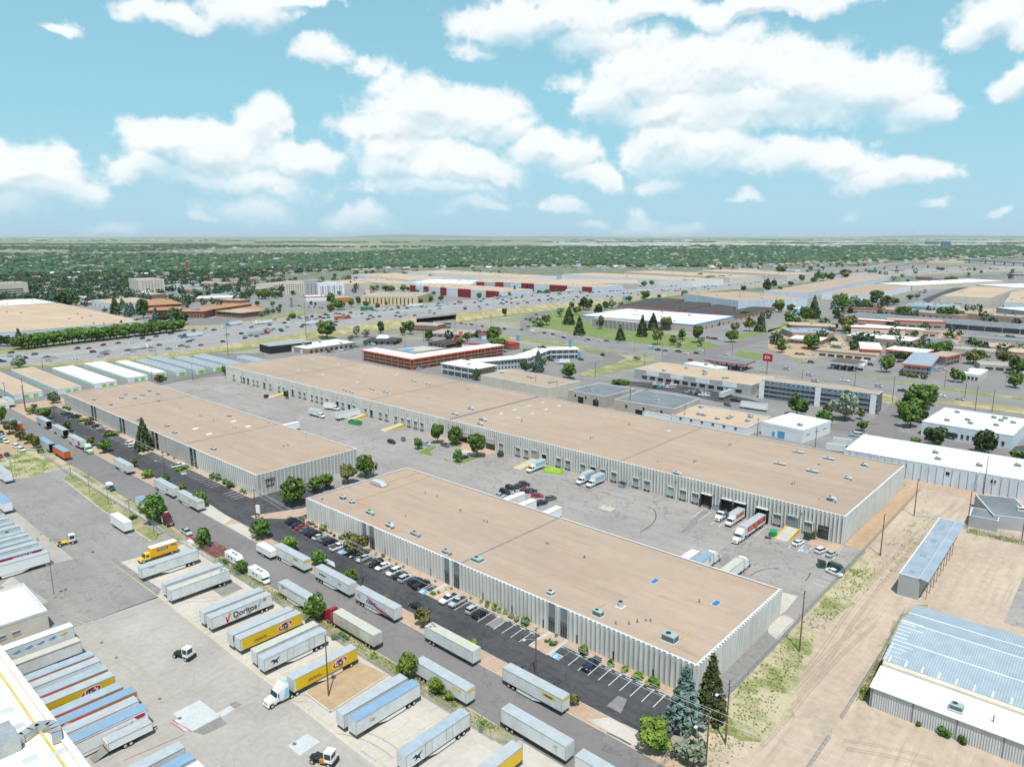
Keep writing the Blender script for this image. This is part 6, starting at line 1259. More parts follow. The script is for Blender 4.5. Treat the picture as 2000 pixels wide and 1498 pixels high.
def car_parts(kind,colr):
    c=CT[kind];bm_='car_'+colr;out=[]
    b=MB();loft(b,c['st'],bm_)
    for (x0,x1,w0,z0,X0,X1,w1,z1) in c['g']:
        fr(b,X0+.02,X1-.05,w1+.01,z1,X0+.12,X1-.18,w1-.06,z1+.06,bm_)
        for s_ in (-1,1):
            xm=(x0+x1)/2-.15;b.hexa([(xm-.05,s_*w0-.01,z0),(xm+.05,s_*w0-.01,z0),(xm+.05,s_*w0+.01,z0),(xm-.05,s_*w0+.01,z0),(xm-.03,s_*w1-.012,z1),(xm+.07,s_*w1-.012,z1),(xm+.07,s_*w1+.012,z1),(xm-.03,s_*w1+.012,z1)],bm_)
    if kind=='pickup':b.box(-2.72,-.85,-.8,.8,1.151,1.16,'chassis')
    if kind=='cargo':b.hexa([(-2.88,-.95,1.19),(.95,-.95,1.19),(.95,.95,1.19),(-2.88,.95,1.19),(-2.8,-.85,2.2),(.9,-.85,2.2),(.9,.85,2.2),(-2.8,.85,2.2)],bm_)
    out.append(('body',b))
    b=MB()
    for g_ in c['g']:fr(b,*g_,'glass')
    out.append(('window',b))
    xf,xr=c['st'][-1][0],c['st'][0][0];zf=c['st'][-1][2];zr=c['st'][0][2]
    for s_ in (-1,1):
        b=MB();b.box(xf-.22,xf-.02,s_*.62-.16,s_*.62+.16,zf-.08,zf+.06,'lamp_clear');out.append(('headlight',b))
        b=MB();b.box(xr-.02,xr+.06,s_*.66-.14,s_*.66+.14,zr-.2,zr-.03,'lamp_red');out.append(('tail_light',b))
    return out,c['wb']
def car_near(kind,colr):
    k=('car',kind,colr)
    if k in PROTO:return copy_tree(PROTO[k])
    r=empty('pickup_truck' if kind=='pickup' else ('van' if kind in ('van','cargo') else 'car'));ps,wb=car_parts(kind,colr)
    for n,b in ps:b.build(n,r)
    for x in wb:
        for s_ in (-1,1):wheel(r,x,s_*.82,.34,.22)
    PROTO[k] =r;return r
def car_far(kind,colr):
    k=('farcar',kind,colr)
    if k not in PROTO:
        ps,wb=car_parts(kind,colr);B_=MB()
        for n,b in ps:
            if n in ('headlight','tail_light'):continue
            o=len(B_.v);B_.v+=b.v;B_.f+=[tuple(i+o for i in f) for f in b.f];B_.mi+=[B_.mid(b.ms[i]) for i in b.mi]
        for x in wb:B_.tube((x,-.9,.33),(x,.9,.33),.33,'tyre',8)
        o=B_.build('car');PROTO[k] =o.data;return o
    o=bpy.data.objects.new({'pickup':'pickup_truck','van':'van','cargo':'van'}.get(kind,'car'),PROTO[k]);COL.objects.link(o);return o
KN={'sedan':'sedan','suv':'estate car','van':'minivan','pickup':'pickup truck','cargo':'van'}
def car(v,x,y,kind,colr,heading,where,near=True,group=None,label=None,z=.06):
    g=gk(v,x,y,.5);r=(car_near if near else car_far)(kind,colr);r.location=(g.x,g.y,z);r.rotation_euler.z=R(heading)+random.uniform(-.03,.03)
    return tag(r,label or '%s %s %s' % (colr.replace('_',' '),KN[kind],where),{'pickup':'pickup truck','cargo':'van','van':'van'}.get(kind,'car'),group)
GA='cars parked in front of the ribbed warehouse'
for x,y,kd,c,h in ((462,238,'sedan','green',90),(497,268,'suv','black',90),(545,300,'sedan','navy',90),(600,332,'sedan','red',90),(655,362,'sedan','grey',90),(712,395,'sedan','black',90),(765,425,'suv','black',90),(825,462,'sedan','silver',90),(905,488,'sedan','grey',90),(965,525,'suv','navy',90),
        (1072,595,'pickup','white',90),(1400,740,'sedan','silver',-90),(1565,808,'suv','black',-90),(1650,845,'sedan','white',-90),(1795,918,'suv','white',-90),(1880,960,'sedan','black',90),(1945,1000,'suv','silver',90),(690,292,'sedan','red',0)):
    if (x,y) ==(690,292):continue
    car('D',x,y,kd,c,h,'parked nose to the ribbed wall',group=GA)
for x,y,kd,c,h in ((1140,108,'suv','navy',90),(1215,145,'pickup','black',90),(1575,335,'pickup','white',-90),(1695,375,'pickup','silver',-90),(1895,475,'suv','silver',90),(1985,530,'suv','black',90)):car('H',x,y,kd,c,h,'parked beside the planted bed at the ribbed wall',group=GA)
car('H',1155,425,'sedan','black',180,'',label='black sedan driving through the dark front lot');car('k',620,680,'pickup','navy',-90,'',label='dark blue pickup truck alone among the empty bays, nearest the spruces')
for x,y,kd,c in ((855,448,'sedan','black'),(890,462,'suv','green'),(945,490,'sedan','navy'),(1000,490,'suv','black'),(1170,580,'suv','maroon'),(1262,612,'sedan','navy'),(1325,640,'sedan','silver'),(1425,692,'sedan','maroon'),(1700,838,'suv','white'),(1745,872,'suv','white')):car('G',x,y,kd,c,90,'parked in front of the left warehouse',group='cars in front of the left warehouse')
car('e',1395,600,'pickup','white',90,'',label='white pickup truck beside a planted bed at the left warehouse');car('e',1457,1120,'pickup','silver',0,'',label='silver pickup truck driving on the street')
c_=car('e',865,775,'pickup','green',0,'',label='dark green truck with a white camper top on the street');b=MB();b.box(-2.8,-.3,-.92,.92,1.17,2.3,'van_bright');b.box(-.3,.9,-.85,.85,1.88,2.35,'van_bright');b.build('camper_top',c_)
for lst,wh_ in ((((1060,415,'suv','black',0),(1150,392,'suv','grey',150),(1328,428,'sedan','sky',0),(1478,440,'suv','grey',0),(1630,533,'sedan','navy',90)),'parked near the leafy islands'),(((1895,832,'sedan','silver',180),(1945,805,'suv','black',0),(1990,775,'suv','navy',0)),'parked in the back lot')):
    for x,y,kd,c,h in lst:car('f',x,y,kd,c,h,wh_,group='cars in the back lot')
for x,y,kd,c,h in ((15,780,'suv','black',35),(60,758,'sedan','maroon',35),(95,745,'suv','navy',35),(50,810,'sedan','silver',35),(110,800,'suv','maroon',35),(150,795,'sedan','black',35),(198,832,'sedan','red',35),(232,892,'suv','navy',75),(305,855,'suv','grey',75)):car('g',x,y,kd,c,h,'in the cluster behind the front warehouse',group='cars clustered behind the front warehouse')
for x,y,kd,c,h in ((1195,670,'sedan','white',75),(1495,770,'suv','white',75),(1630,815,'sedan','silver',75),(1660,1055,'sedan','white',-15),(1690,1000,'van','green',-15)):car('F',x,y,kd,c,h,'near the right end of the docks',group='cars near the right end of the docks')
for x,y,kd,c,h in ((130,450,'suv','white',10),(165,475,'suv','white',10),(55,515,'sedan','navy',0),(0,525,'sedan','red',0),(10,340,'sedan','navy',0),(15,365,'sedan','silver',0)):car('e',x,y,kd,c,h,'in the small gravel lot at the left edge',group='cars in the small gravel lot')
# ---- trucks
def tractor(colr,label,x,y,h,sleeper=True,accent=None,name='truck_tractor',group='truck tractors'):
    r=empty(name);cm='car_'+colr;b=MB()
    loft(b,[(3.75,.55,1.35,.78),(3.6,.5,1.6,.95),(2.4,.5,1.85,1.05),(1.9,.6,2.0,1.12)],cm);fr(b,1.3,2.0,1.18,.9,1.3,1.6,1.1,2.75,cm)
    if sleeper:fr(b,-.9,1.3,1.22,.9,-.9,1.3,1.2,3.0,cm);fr(b,-.9,1.35,1.2,3.0,-.9,.1,1.05,3.95,cm)
    else:fr(b,.2,1.3,1.18,.9,.2,1.2,1.1,2.8,cm)
    b.build('cab',r);b=MB();fr(b,1.5,2.12,1.05,2.02,1.45,1.72,.98,2.72,'glass')
    for s_ in (-1,1):y0,y1=sorted((s_*1.12,s_*1.2));b.box(.55 if not sleeper else 1.0,1.45,y0,y1,1.9,2.6,'glass')
    b.build('windscreen',r);b=MB();b.box(-3.2,2.6,-.45,.45,.65,1.0,'chassis');b.box(-2.9,-1.3,-.5,.5,1.0,1.15,'chassis');b.build('chassis',r)
    b=MB();b.box(3.7,3.8,-.5,.5,.75,1.35,'metal');b.box(3.6,3.86,-1.05,1.05,.45,.72,cm);b.build('bumper',r)
    for s_ in (-1,1):
        b=MB();b.box(3.35,3.65,s_*.82-.12,s_*.82+.12,1.05,1.3,'lamp_clear');b.build('headlight',r);b=MB();b.tube((-.8,s_*.95,.75),(.9,s_*.95,.75),.3,'metal',10);b.build('fuel_tank',r)
        b=MB();b.box(1.55,1.62,s_*1.4-.1,s_*1.4+.1,1.9,2.6,'chassis');b.build('mirror',r);wheel(r,2.95,s_*1.02,.5,.3)
        for xx in (-1.5,-2.75):wheel(r,xx,s_*.95,.5,.55)
    if accent:b=MB();fr(b,-.95,.35,1.23,1.0,-.95,-.2,1.22,3.2,accent);fr(b,-.96,-.1,1.06,3.2,-.96,-.3,1.0,3.97,accent);b.build('fairing',r)
    b=MB();b.tube((-.95,.9,1),(-.95,.9,3.3),.08,'metal',6);b.build('exhaust_stack',r)
    put(r,x,y,h);return tag(r,label,'truck',group)
tractor('white','white and blue tractor pulling the yellow trailer with a red logo',LT.x,LT.y-16.15/2-2.0,-math.pi/2,accent='car_sky')
tractor('red','red tractor coupled to the weathered tan trailer',REDT.x-16.15/2-2.3,REDT.y,math.pi,sleeper=True)
g=gk('G',1145,930,1);tractor('pale_green','pale green tractor at the far kerb ahead of a white trailer',g.x,g.y,0)
g=gk('e',1300,1030,1);tractor('maroon','dark red and white tractor beside the dark green kerbside tree',g.x,g.y,0,accent='car_white')
def box_truck(label,x,y,h,bodym='van_bright',cabc='white',L=7.6,roof='van_roof',group='box trucks'):
    r=empty('box_truck');hl=L/2;cm='car_'+cabc;b=MB();b.box(-hl,hl,-1.25,1.25,1.05,3.85,bodym);b.build('body',r);b=MB();b.box(-hl,hl,-1.24,1.24,3.85,3.9,roof);b.build('roof',r)
    b=MB();loft(b,[(hl+3.2,.5,1.2,.8),(hl+3.05,.45,1.4,.98),(hl+2.0,.45,1.6,1.05)],cm);fr(b,hl+.1,hl+2.1,1.1,.8,hl+.1,hl+1.5,1.0,2.5,cm);b.build('cab',r)
    b=MB();fr(b,hl+1.4,hl+2.16,.98,1.62,hl+1.2,hl+1.68,.9,2.38,'glass')
    for s_ in (-1,1):y0,y1=sorted((s_*1.04,s_*1.1));b.box(hl+.6,hl+1.45,y0,y1,1.6,2.25,'glass')
    b.build('windscreen',r);b=MB();b.box(-hl,hl+2.4,-.45,.45,.6,1.05,'chassis');b.build('chassis',r);b=MB();b.box(hl+3.15,hl+3.3,-1.0,1.0,.45,.7,'chassis');b.build('bumper',r)
    for s_ in (-1,1):
        b=MB();b.box(hl+3.0,hl+3.22,s_*.78-.12,s_*.78+.12,.95,1.15,'lamp_clear');b.build('headlight',r);wheel(r,hl+2.3,s_*.95,.48,.28);wheel(r,-hl+1.8,s_*.9,.48,.5)
    put(r,x,y,h);return tag(r,label,'truck',group)
g=gk('e',1385,1185,3.9);t=box_truck('yellow box truck with blue side lettering beside the fence',g.x-1.25,g.y-3.9,-math.pi/2,'van_yellow2','yellow',7.8,'van_roof_white');side_panel(t,'y',q,-2.2,1.0,2.5,3.3,'mark_blue',off=1.265);side_text(t,'y',q,-.6,2.9,'PENSKE',.7,'paint_white',shear=.2).location=side_xf('y',q,-.6,2.9,1.29)[0];side_panel(t,'y',q,1.8,3.4,3.0,3.4,'mark_blue',off=1.265)
def at_dock(v,xr):return x_on(full(v,xr,0)[0],BY0-4,2)
for v,x,y,lb,bm_,L,h in (('g',205,600,'white box truck backed to the docks beside the lime green skip','van_bright',6.6,-90),('g',590,690,'white box truck with a pale blue side, left of a docked pair','van_white',6.4,-90),('g',670,712,'white box truck with a pale blue side, right of a docked pair','van_white',6.4,-90),('g',1755,1000,'white box truck with food pictures on its side at a dock shelter','van_bright',7.0,-90),('f',575,140,'white box truck parked behind the pale blue trailer','van_bright',6.4,20),('f',460,190,'pale blue sided box truck with an orange skirt in the far court','van_white',9.0,3),('c',415,1110,'white box truck beside the pale motel','van_bright',7.5,205)):
    g=gk(v,x,y,1.5);t=box_truck(lb,g.x,g.y,R(h),bm_,'white',L)
    if v=='g':side_panel(t,'y',q,-L/2+.3,L/2-.5,2.0,3.4,'mural_food' if x==1755 else 'car_sky','picture',1.26)
g=gk('g',1640,990,1);t=tractor('white','white flatbed truck backed to a dock shelter',g.x,g.y,R(-90),sleeper=False,name='flatbed_truck')
g=gk('F',775,300,4.1);L_=14.6;t=trailer_proto(L_,'van_white','van_roof',skirt=False);put(t,g.x-1.3,g.y-L_/2,R(-90));tag(t,'long white trailer with a crimson side backed into a dock shelter','trailer','trailers at the docks');side_panel(t,'y',q,-6.9,7.0,2.2,3.85,'van_red');side_text(t,'y',q,-4.3,3.05,'SEAFOOD',.8,'paint_white');side_text(t,'y',q,3.6,3.2,'DELIVERY',.55,'paint_white');side_panel(t,'y',q,-1.3,.6,1.5,3.8,'mural_food','picture',1.33)
tractor('white','white tractor coupled to the crimson sided trailer at the docks',g.x-1.3,g.y-L_-2.2,R(-90))
for v,x,y,lb,roof,tr in (('g',1180,910,None,None,0),('g',1460,1275,'white trailer half hidden behind the front warehouse roof','van_roof_white',0),('g',1575,1290,'blue roofed trailer marked 15 behind the front warehouse','van_roof_blue',1),('g',1815,1335,'white trailer with a tan roof behind the front warehouse','van_roof_tan',1),('g',105,815,'white trailer behind the front warehouse, left of three','van_roof_white',0),('g',190,870,'white trailer behind the front warehouse, middle of three','van_roof_white',0),('g',392,925,'white trailer behind the front warehouse, right of three','van_roof_white',0),('f',342,260,'white trailer showing above the left warehouse roof','van_roof_white',0)):
    if lb is None:continue
    L_=13.0;cy0=(AY1 if v=='g' else CY1)+.8;g=gk(v,x,y,3.95);t=trailer_proto(L_,'van_bright',roof,skirt=False,H=4.0);put(t,g.x-1.3,g.y-L_/2,R(90));t.location.y=max(t.location.y,cy0+L_/2);tag(t,lb,'trailer','trailers behind the warehouses')
    if tr:tractor('white','white tractor coupled to the %s' % ('blue roofed trailer marked 15' if roof=='van_roof_blue' else 'tan roofed trailer behind the front warehouse'),t.location.x,t.location.y+L_/2+2.0,R(90))
    if roof=='van_roof_blue':side_text(t,'y',R(90),4.3,2.8,'15',1.5,'chassis')
g=gk('f',825,140,4.1);t=trailer_proto(14.6,'van_bright','van_roof',skirt=True);a_=math.atan2((gk('f',825,150,4.1)-gk('f',610,195,4.1)).y,(gk('f',825,150,4.1)-gk('f',610,195,4.1)).x);m_=(gk('f',825,150,4.1)+gk('f',610,195,4.1))/2;put(t,m_.x-1,m_.y+.6,a_);tag(t,'long white trailer backed to the long warehouse in the far court','trailer')
def yard_tractor(label,v,x,y,h,frame_m='chassis',cab='van_bright'):
    g=gk(v,x,y,.6);r=empty('yard_tractor',(g.x,g.y,.05),h);tag(r,label,'yard tractor','yard tractors')
    b=MB();b.box(-2.6,2.4,-.5,.5,.6,.95,frame_m);b.box(-1.6,.2,-.9,.9,.95,1.15,frame_m);b.box(2.0,2.7,-1.2,1.2,.5,1.1,'chassis');b.build('chassis',r)
    b=MB();b.box(.9,2.5,-1.2,.5,1.1,1.7,cab);b.box(.9,2.4,-1.15,.45,1.7,2.9,'glass');b.box(.85,2.5,-1.2,.5,2.9,3.15,cab);b.box(.9,2.45,.5,1.15,1.0,1.6,cab)
    for px_,py_ in ((.92,-1.17),(2.38,-1.17),(.92,.42),(2.38,.42)):b.box(px_-.06,px_+.06,py_-.06,py_+.06,1.7,2.9,cab)
    b.build('cab',r);b=MB();b.tube((-1.6,0,1.15),(-1.6,0,1.3),.5,'chassis',12);b.build('fifth_wheel',r)
    for s_ in (-1,1):wheel(r,1.7,s_*1.0,.5,.3);wheel(r,-1.7,s_*.85,.52,.6)
    b=MB();b.tube((.6,.8,1),(.6,.8,2.9),.07,'metal',6);b.build('exhaust_stack',r)
yard_tractor('white cabbed yard tractor with a yellow frame beside two workers','e',515,1200,math.atan2((gk('e',570,1190)-gk('e',460,1215)).y,(gk('e',570,1190)-gk('e',460,1215)).x),'yellow_paint')
yard_tractor('white yard tractor with a black frame in the middle of the yard','i',1435,605,R(8)+.2);yard_tractor('white yard tractor with orange parts at the bottom of the yard','j',525,1420,R(25),'chassis');_yt=[o for o in COL.objects if o.name.startswith('yard_tractor')][-1];b=MB();b.box(-.2,.7,-1.0,-.55,.6,1.3,'orange_wall');b.box(-.2,.7,.55,1.0,.6,1.3,'orange_wall');b.build('fuel_tank',_yt)
# recreational vehicles and the tarpaulin
def motorhome(label,v,x,y,L=7.5,h=0):
    g=gk(v,x,y,1.5);r=empty('motorhome',(g.x,g.y,.05),h);tag(r,label,'motorhome');b=MB();b.box(-L/2,L/2-1.6,-1.15,1.15,.6,3.0,'van_bright');fr(b,L/2-1.6,L/2,1.1,2.0,L/2-1.6,L/2-.4,1.05,3.0,'van_bright');b.build('body',r)
    b=MB();loft(b,[(L/2-1.7,.5,1.9,1.0),(L/2-.2,.5,1.2,.98),(L/2+.6,.5,1.0,.85)],'car_white');b.build('cab',r);b=MB();fr(b,L/2-1.0,L/2-.2,.95,1.25,L/2-1.2,L/2-.7,.9,1.95,'glass');b.box(-1.5,-.6,-1.17,-1.14,1.7,2.3,'glass');b.box(.3,1.0,-1.17,-1.14,1.7,2.3,'glass');b.build('window',r)
    for i in range(3):b=MB();b.box(-2.4+i*1.7,-1.6+i*1.7,-.4,.4,3.0,3.25,'joint_metal' if i else 'coping');b.build('roof_unit',r)
    for x_ in (-L/2+1.8,L/2-.5):
        for s_ in (-1,1):wheel(r,x_,s_*.95,.38,.25)
motorhome('white camper with junk on its roof beside the brown tarpaulin','e',1830,1320,7);motorhome('white motorhome parked at the left kerb of the street','D',40,950,8)
g=gk('e',1690,1270);b=MB();P=[]
n=9
hh=lambda i,j:(.1 if i in (0,n-1) or j in (0,n-1) else 1.2+.9*math.sin(i*1.3)*math.cos(j*1.1)+random.uniform(-.3,.5))
Z=[[hh(i,j) for j in range(n)] for i in range(n)]
for i in range(n-1):
    for j in range(n-1):b.poly([(-4.2+i*1.05,-2.4+j*.6,Z[i][j]),(-3.15+i*1.05,-2.4+j*.6,Z[i+1][j]),(-3.15+i*1.05,-1.8+j*.6,Z[i+1][j+1]),(-4.2+i*1.05,-1.8+j*.6,Z[i][j+1])],'tarp')
tag(b.build('tarpaulin_shelter',None,(g.x,g.y,.05)),'heap covered with a crumpled brown tarpaulin between fence and street','tarpaulin')
for v,x,y,m,lb in (('e',1490,1185,'red_trim','small red and white heap beside the fence, left of the tarpaulin'),('e',1480,1205,'van_bright','white boxes beside the red heap at the fence')):
    g=gk(v,x,y);b=MB();b.prism([(-1.4,0),(1.2,0),(.7,.9),(-.5,1.2)],-.8,.8,m);tag(b.build('heap',None,(g.x,g.y,.05),random.random()),lb,'heap')
# skips and dumpsters
def skip_(label,v,x,y,m,L=6.5,H=1.8,h=0,W_=1.2):
    g=gk(v,x,y,.6);r=empty('skip',(g.x,g.y,.06),h);tag(r,label,'skip');b=MB();hl=L/2
    b.box(-hl,hl,-W_,-W_+.08,.15,H,m);b.box(-hl,hl,W_-.08,W_,.15,H,m);b.box(-hl,-hl+.08,-W_+.08,W_-.08,.15,H,m);b.box(hl-.08,hl,-W_+.08,W_-.08,.15,H,m);b.box(-hl+.08,hl-.08,-W_+.08,W_-.08,.15,H*.55,'chassis')
    for i in range(int(L/.7)+1):
        for s_ in (-1,1):y0,y1=sorted((s_*W_,s_*(W_+.08)));b.box(-hl+i*.7-.04,-hl+i*.7+.04,y0,y1,.15,H,m)
    b.build('body',r)
    for i in range(5):bb=MB();bb.box(0,random.uniform(.6,1.4),0,random.uniform(.4,1),0,.4,random.choice(['cream_wall','brown_wall','van_bright']));bb.build('load',r,(random.uniform(-hl+.5,hl-1.8),random.uniform(-.8,0),H*.55),random.uniform(-.2,.2))
skip_('long green skip on the ground in the far court','f',775,265,'car_dumpster_green',7.5,1.9,R(10));skip_('lime green skip full of rubbish at the docks','g',325,640,'car_lime',7,1.8,R(18))
def dumpster(label,v,x,y,m,h=0):
    g=gk(v,x,y,.5);r=empty('dumpster',(g.x,g.y,.06),h);tag(r,label,'dumpster');b=MB();b.prism([(-1.0,.15),(.9,.15),(1.1,1.5),(-1.0,1.9)],-1.1,1.1,m);b.build('body',r);b=MB();b.hexa([(-1.05,-1.15,1.9),(1.15,-1.15,1.5),(1.15,1.15,1.5),(-1.05,1.15,1.9),(-1.05,-1.15,1.97),(1.15,-1.15,1.57),(1.15,1.15,1.57),(-1.05,1.15,1.97)],'chassis' if m != 'car_dumpster_green' else m);b.build('lid',r)
dumpster('green dumpster left of the yellow sided ramp','F',870,555,'car_dumpster_green',-1.2);dumpster('blue dumpster against the long warehouse between two docks','g',860,755,'blue_grey_roof',0);dumpster('pale blue dumpster beside the flatbed truck','g',1600,930,'blue_grey_roof',0);dumpster('dark dumpster beside the bushes at the end of the docks','F',1320,600,'car_green',0)
dumpster('dark green dumpster right of the leafy islands','f',1910,520,'car_green',0);dumpster('dark bin alone at the far end of the grey court','f',80,62,'car_navy',0);dumpster('small dark bin standing in the court near the parked van','F',1495,960,'car_green',.5)
# ---- freeway traffic
FC=['white','white','silver','grey','black','black','navy','blue','red','silver','maroon','tan','teal','white','grey','black'];FK=['sedan','suv','suv','sedan','pickup','van','sedan','suv']
def on_fw(s,t,lane_dir,obj,dz=.22):
    a,c=fwp(s,t),fwp(min(s+.002,.9999),t);d=(c-a);obj.location=(a.x,a.y,a.z+dz);obj.rotation_euler.z=math.atan2(d.y,d.x)+(math.pi if lane_dir<0 else 0)
def s_at(px):      # station whose near edge stands at that photo column
    best=min(range(0,1000),key=lambda i:abs(proj(*fwp(i/1000,.5))[0]-px));return best/1000
SPX={p:s_at(p) for p in range(-100,2101,20)}
def s_px(px):p0=int(px//20*20);p0=max(-100,min(2080,p0));f=(px-p0)/20;return SPX[p0]*(1-f)+SPX[p0+20]*f
lanes=[.12,.2,.28,.36,.42,.62,.7,.78,.86,.92];used=[]
n_=0;tries=0
while n_<380 and tries<12000:
    tries+=1;px=random.choice([random.uniform(-20,2000),random.uniform(500,1600)]);t=random.choice(lanes);s=s_px(px);p=fwp(s,t)
    if any((p-q_).length<6.2 for q_ in used):continue
    used.append(p);o=car_far(random.choice(FK),random.choice(FC));on_fw(s,t,1 if t<.5 else -1,o);kd=o.name.split('.')[0]
    tag(o,'%s %s driving on the freeway' % (o.data.materials[0].name[4:],{'pickup_truck':'pickup truck','van':'van','car':'car'}[kd]),{'pickup_truck':'pickup truck','van':'van','car':'car'}[kd],'cars driving on the freeway');n_+=1
def fw_truck(px,t,body,cabc,lb,L=16.15,roof='van_roof',tr=True):
    s=s_px(px);r=trailer_proto(L,body,roof,skirt=False);on_fw(s,t,1 if t<.5 else -1,r);tag(r,lb,'trailer','trailers on the freeway')
    if tr:
        k=tractor(cabc,lb.replace('trailer','tractor pulling the trailer') if 'trailer' in lb else 'tractor '+lb,0,0,0,group='tractors on the freeway');h=r.rotation_euler.z;k.location=(r.location.x+math.cos(h)*(L/2+1.9),r.location.y+math.sin(h)*(L/2+1.9),r.location.z);k.rotation_euler.z=h
for a in ((262,.3,'van_white','white','white ribbed trailer on the freeway above the storage rows'),(380,.6,'van_bright','blue','white trailer with a dark blue cab on the freeway'),(518,.75,'van_bright','white','white trailer on the freeway left of the light mast'),(610,.36,'van_bright','red','white trailer with a red cab on the freeway'),(500,.2,'van_grey','red','grey trailer low on the freeway slope side'),
        (815,.8,'van_bright','white','white trailer on the freeway near the bridge'),(665,.44,'van_orange','red','orange trailer with a red cab on the freeway'),(1115,.9,'van_bright','white','white trailer beside the maroon bays'),(985,.93,'van_white','teal','pale trailer left of the maroon bays'),(1560,.5,'van_bright','white','white trailer far along the freeway'),(1650,.7,'van_white','white','pale trailer farthest along the freeway'),
        (1300,.3,'van_white','white','white trailer in the dense traffic right of the bridge'),(460,.92,'van_bright','teal','white trailer with a teal cab on the near side lot')):fw_truck(*a)
# arterial and side street traffic, parked cars in the farther lots
for v,lst in (('c',((170,875,'cargo','white',0),(255,883,'sedan','maroon',0),(320,893,'sedan','maroon',0),(310,912,'sedan','white',0),(400,905,'sedan','white',0),(405,917,'sedan','navy',0),(515,915,'suv','white',0),(575,942,'sedan','sky',0),(595,935,'sedan','maroon',0),(680,942,'suv','white',0),(740,945,'pickup','grey',0),(835,958,'sedan','silver',0),(1090,1000,'cargo','sky',0),(1140,1015,'pickup','black',0),(1200,1022,'sedan','grey',0),(1300,1027,'pickup','navy',0),(1360,1042,'suv','white',0),(1440,1040,'sedan','black',0),(1395,1093,'sedan','red',0),(75,857,'sedan','grey',0),(112,775,'sedan','black',60),(130,833,'sedan','black',60),(190,738,'sedan','navy',20),(1560,1105,'suv','blue',0),(1665,1050,'suv','silver',30),(1475,1020,'suv','white',0),(940,1340,'sedan','red',0),(1050,1335,'sedan','grey',0),(1685,1445,'suv','grey',-10),(1745,1408,'pickup','navy',0),(540,1090,'suv','black',20),(305,1095,'sedan','black',20))),
        ('d',((145,1163,'suv','silver',0),(323,1210,'suv','silver',0),(600,1255,'pickup','white',-5),(365,1258,'suv','silver',-5),(865,1300,'suv','silver',-5),(1053,1335,'pickup','navy',-5),(1355,1373,'sedan','white',-5),(1500,1400,'sedan','silver',-5),(1300,1405,'sedan','blue',90),(800,1130,'suv','navy',0),(960,1088,'sedan','navy',0),(1320,1175,'van','silver',10),(1360,1165,'suv','silver',10),(285,1105,'suv','white',0),(335,1112,'van','blue',0),(515,1135,'sedan','navy',0),(1690,1045,'suv','white',0),(1725,1090,'pickup','white',90),(1895,1115,'cargo','teal',90),(1810,1085,'cargo','white',60),(1570,1030,'sedan','maroon',20),(1600,1010,'sedan','silver',20),(1545,1040,'sedan','navy',20)))):
    for x,y,kd,c,h in lst:car(v,x,y,kd,c,h,'on the avenue beyond the long warehouse' if v=='c' else 'on the avenue at the right',near=False,group='cars on the avenues',z=.16)
def cluster(v,x0,y0,x1,y1,n,h,where,rows=1,dy=0,cols=FC,kinds=FK,z=.16):
    for j in range(rows):
        for i in range(n):
            if random.random() <.12:continue
            t=(i+.5)/n;x=x0+(x1-x0)*t+random.uniform(-3,3);y=y0+(y1-y0)*t+j*dy;k_=random.choice(kinds);c=random.choice(cols)
            car(v,x,y,k_,c,h,'parked '+where,near=False,group='cars parked '+where,z=z)
cluster('b',560,1025,610,1030,4,60,'beside the white roofed brick building');cluster('b',655,1020,850,975,11,60,'right of the white roofed brick building');cluster('b',880,975,960,965,4,30,'at the dark roofed restaurant');cluster('b',1260,1165,1470,1110,8,70,'between the two motels')
cluster('b',910,1090,1010,1105,3,0,'beside the orange motel');cluster('c',1110,1285,1270,1290,5,40,'in front of the office strip',2,18);cluster('c',1370,1325,1530,1355,6,40,'below the office strip',2,18);cluster('c',1250,910,1340,915,4,0,'at the plant in the lawn');cluster('c',1520,920,1640,935,4,0,'right of the plant in the lawn')
cluster('d',20,960,170,1000,7,40,'in the truck yard',3,-22);cluster('d',330,960,440,960,5,60,'in the middle of the truck yard');cluster('d',210,1045,430,1055,6,0,'at the front of the truck yard');cluster('d',1100,620,1240,560,9,30,'beside the dark lot',2,-15);cluster('d',1350,660,1540,655,9,0,'at the supply yard',1,0,['white','silver','teal'])
cluster('d',1250,540,1480,470,12,60,'along the far industrial street',2,-12,['white','white','silver','grey'],['cargo','van']);cluster('d',40,400,480,470,14,20,'below the flyover',2,-10,['white','silver','grey','navy']);cluster('d',1560,480,1850,420,12,50,'at the far right sheds',1,0,['white','silver'])
cluster('a',1480,575,1960,560,16,20,'behind the courthouse',2,18);cluster('a',640,520,830,520,8,20,'among the trees by the office tower',2,14);cluster('a',1010,590,1300,590,9,0,'below the office tower');cluster('a',590,635,700,640,5,0,'behind the huge tan warehouse');cluster('a',1250,812,1330,818,3,0,'beside the conifers')
cluster('b',20,570,210,600,8,20,'left of the new hotel',2,14);cluster('b',240,660,530,690,14,-25,'queueing on the ramp road');cluster('b',1340,800,1520,815,8,0,'on the road under the bridge',2,25);cluster('b',1580,805,1960,855,9,-10,'on the avenue right of the bridge')
cluster('c',1560,610,1990,640,14,20,'in the yard behind the long shed');cluster('d',0,640,130,625,5,20,'left of the white buttressed shed');cluster('d',1180,880,1640,905,14,20,'in the machine yard before the depot',1,0,['yellow','orange','orange','yellow','green','navy','white'],['pickup','van','suv']);cluster('d',930,855,1150,865,6,10,'left of the machine yard')
cluster('e',0,400,60,415,2,0,'left of the gravel lot');cluster('h',670,345,750,355,3,20,'beside the white ribbed warehouse',2,14,['silver','sky'])
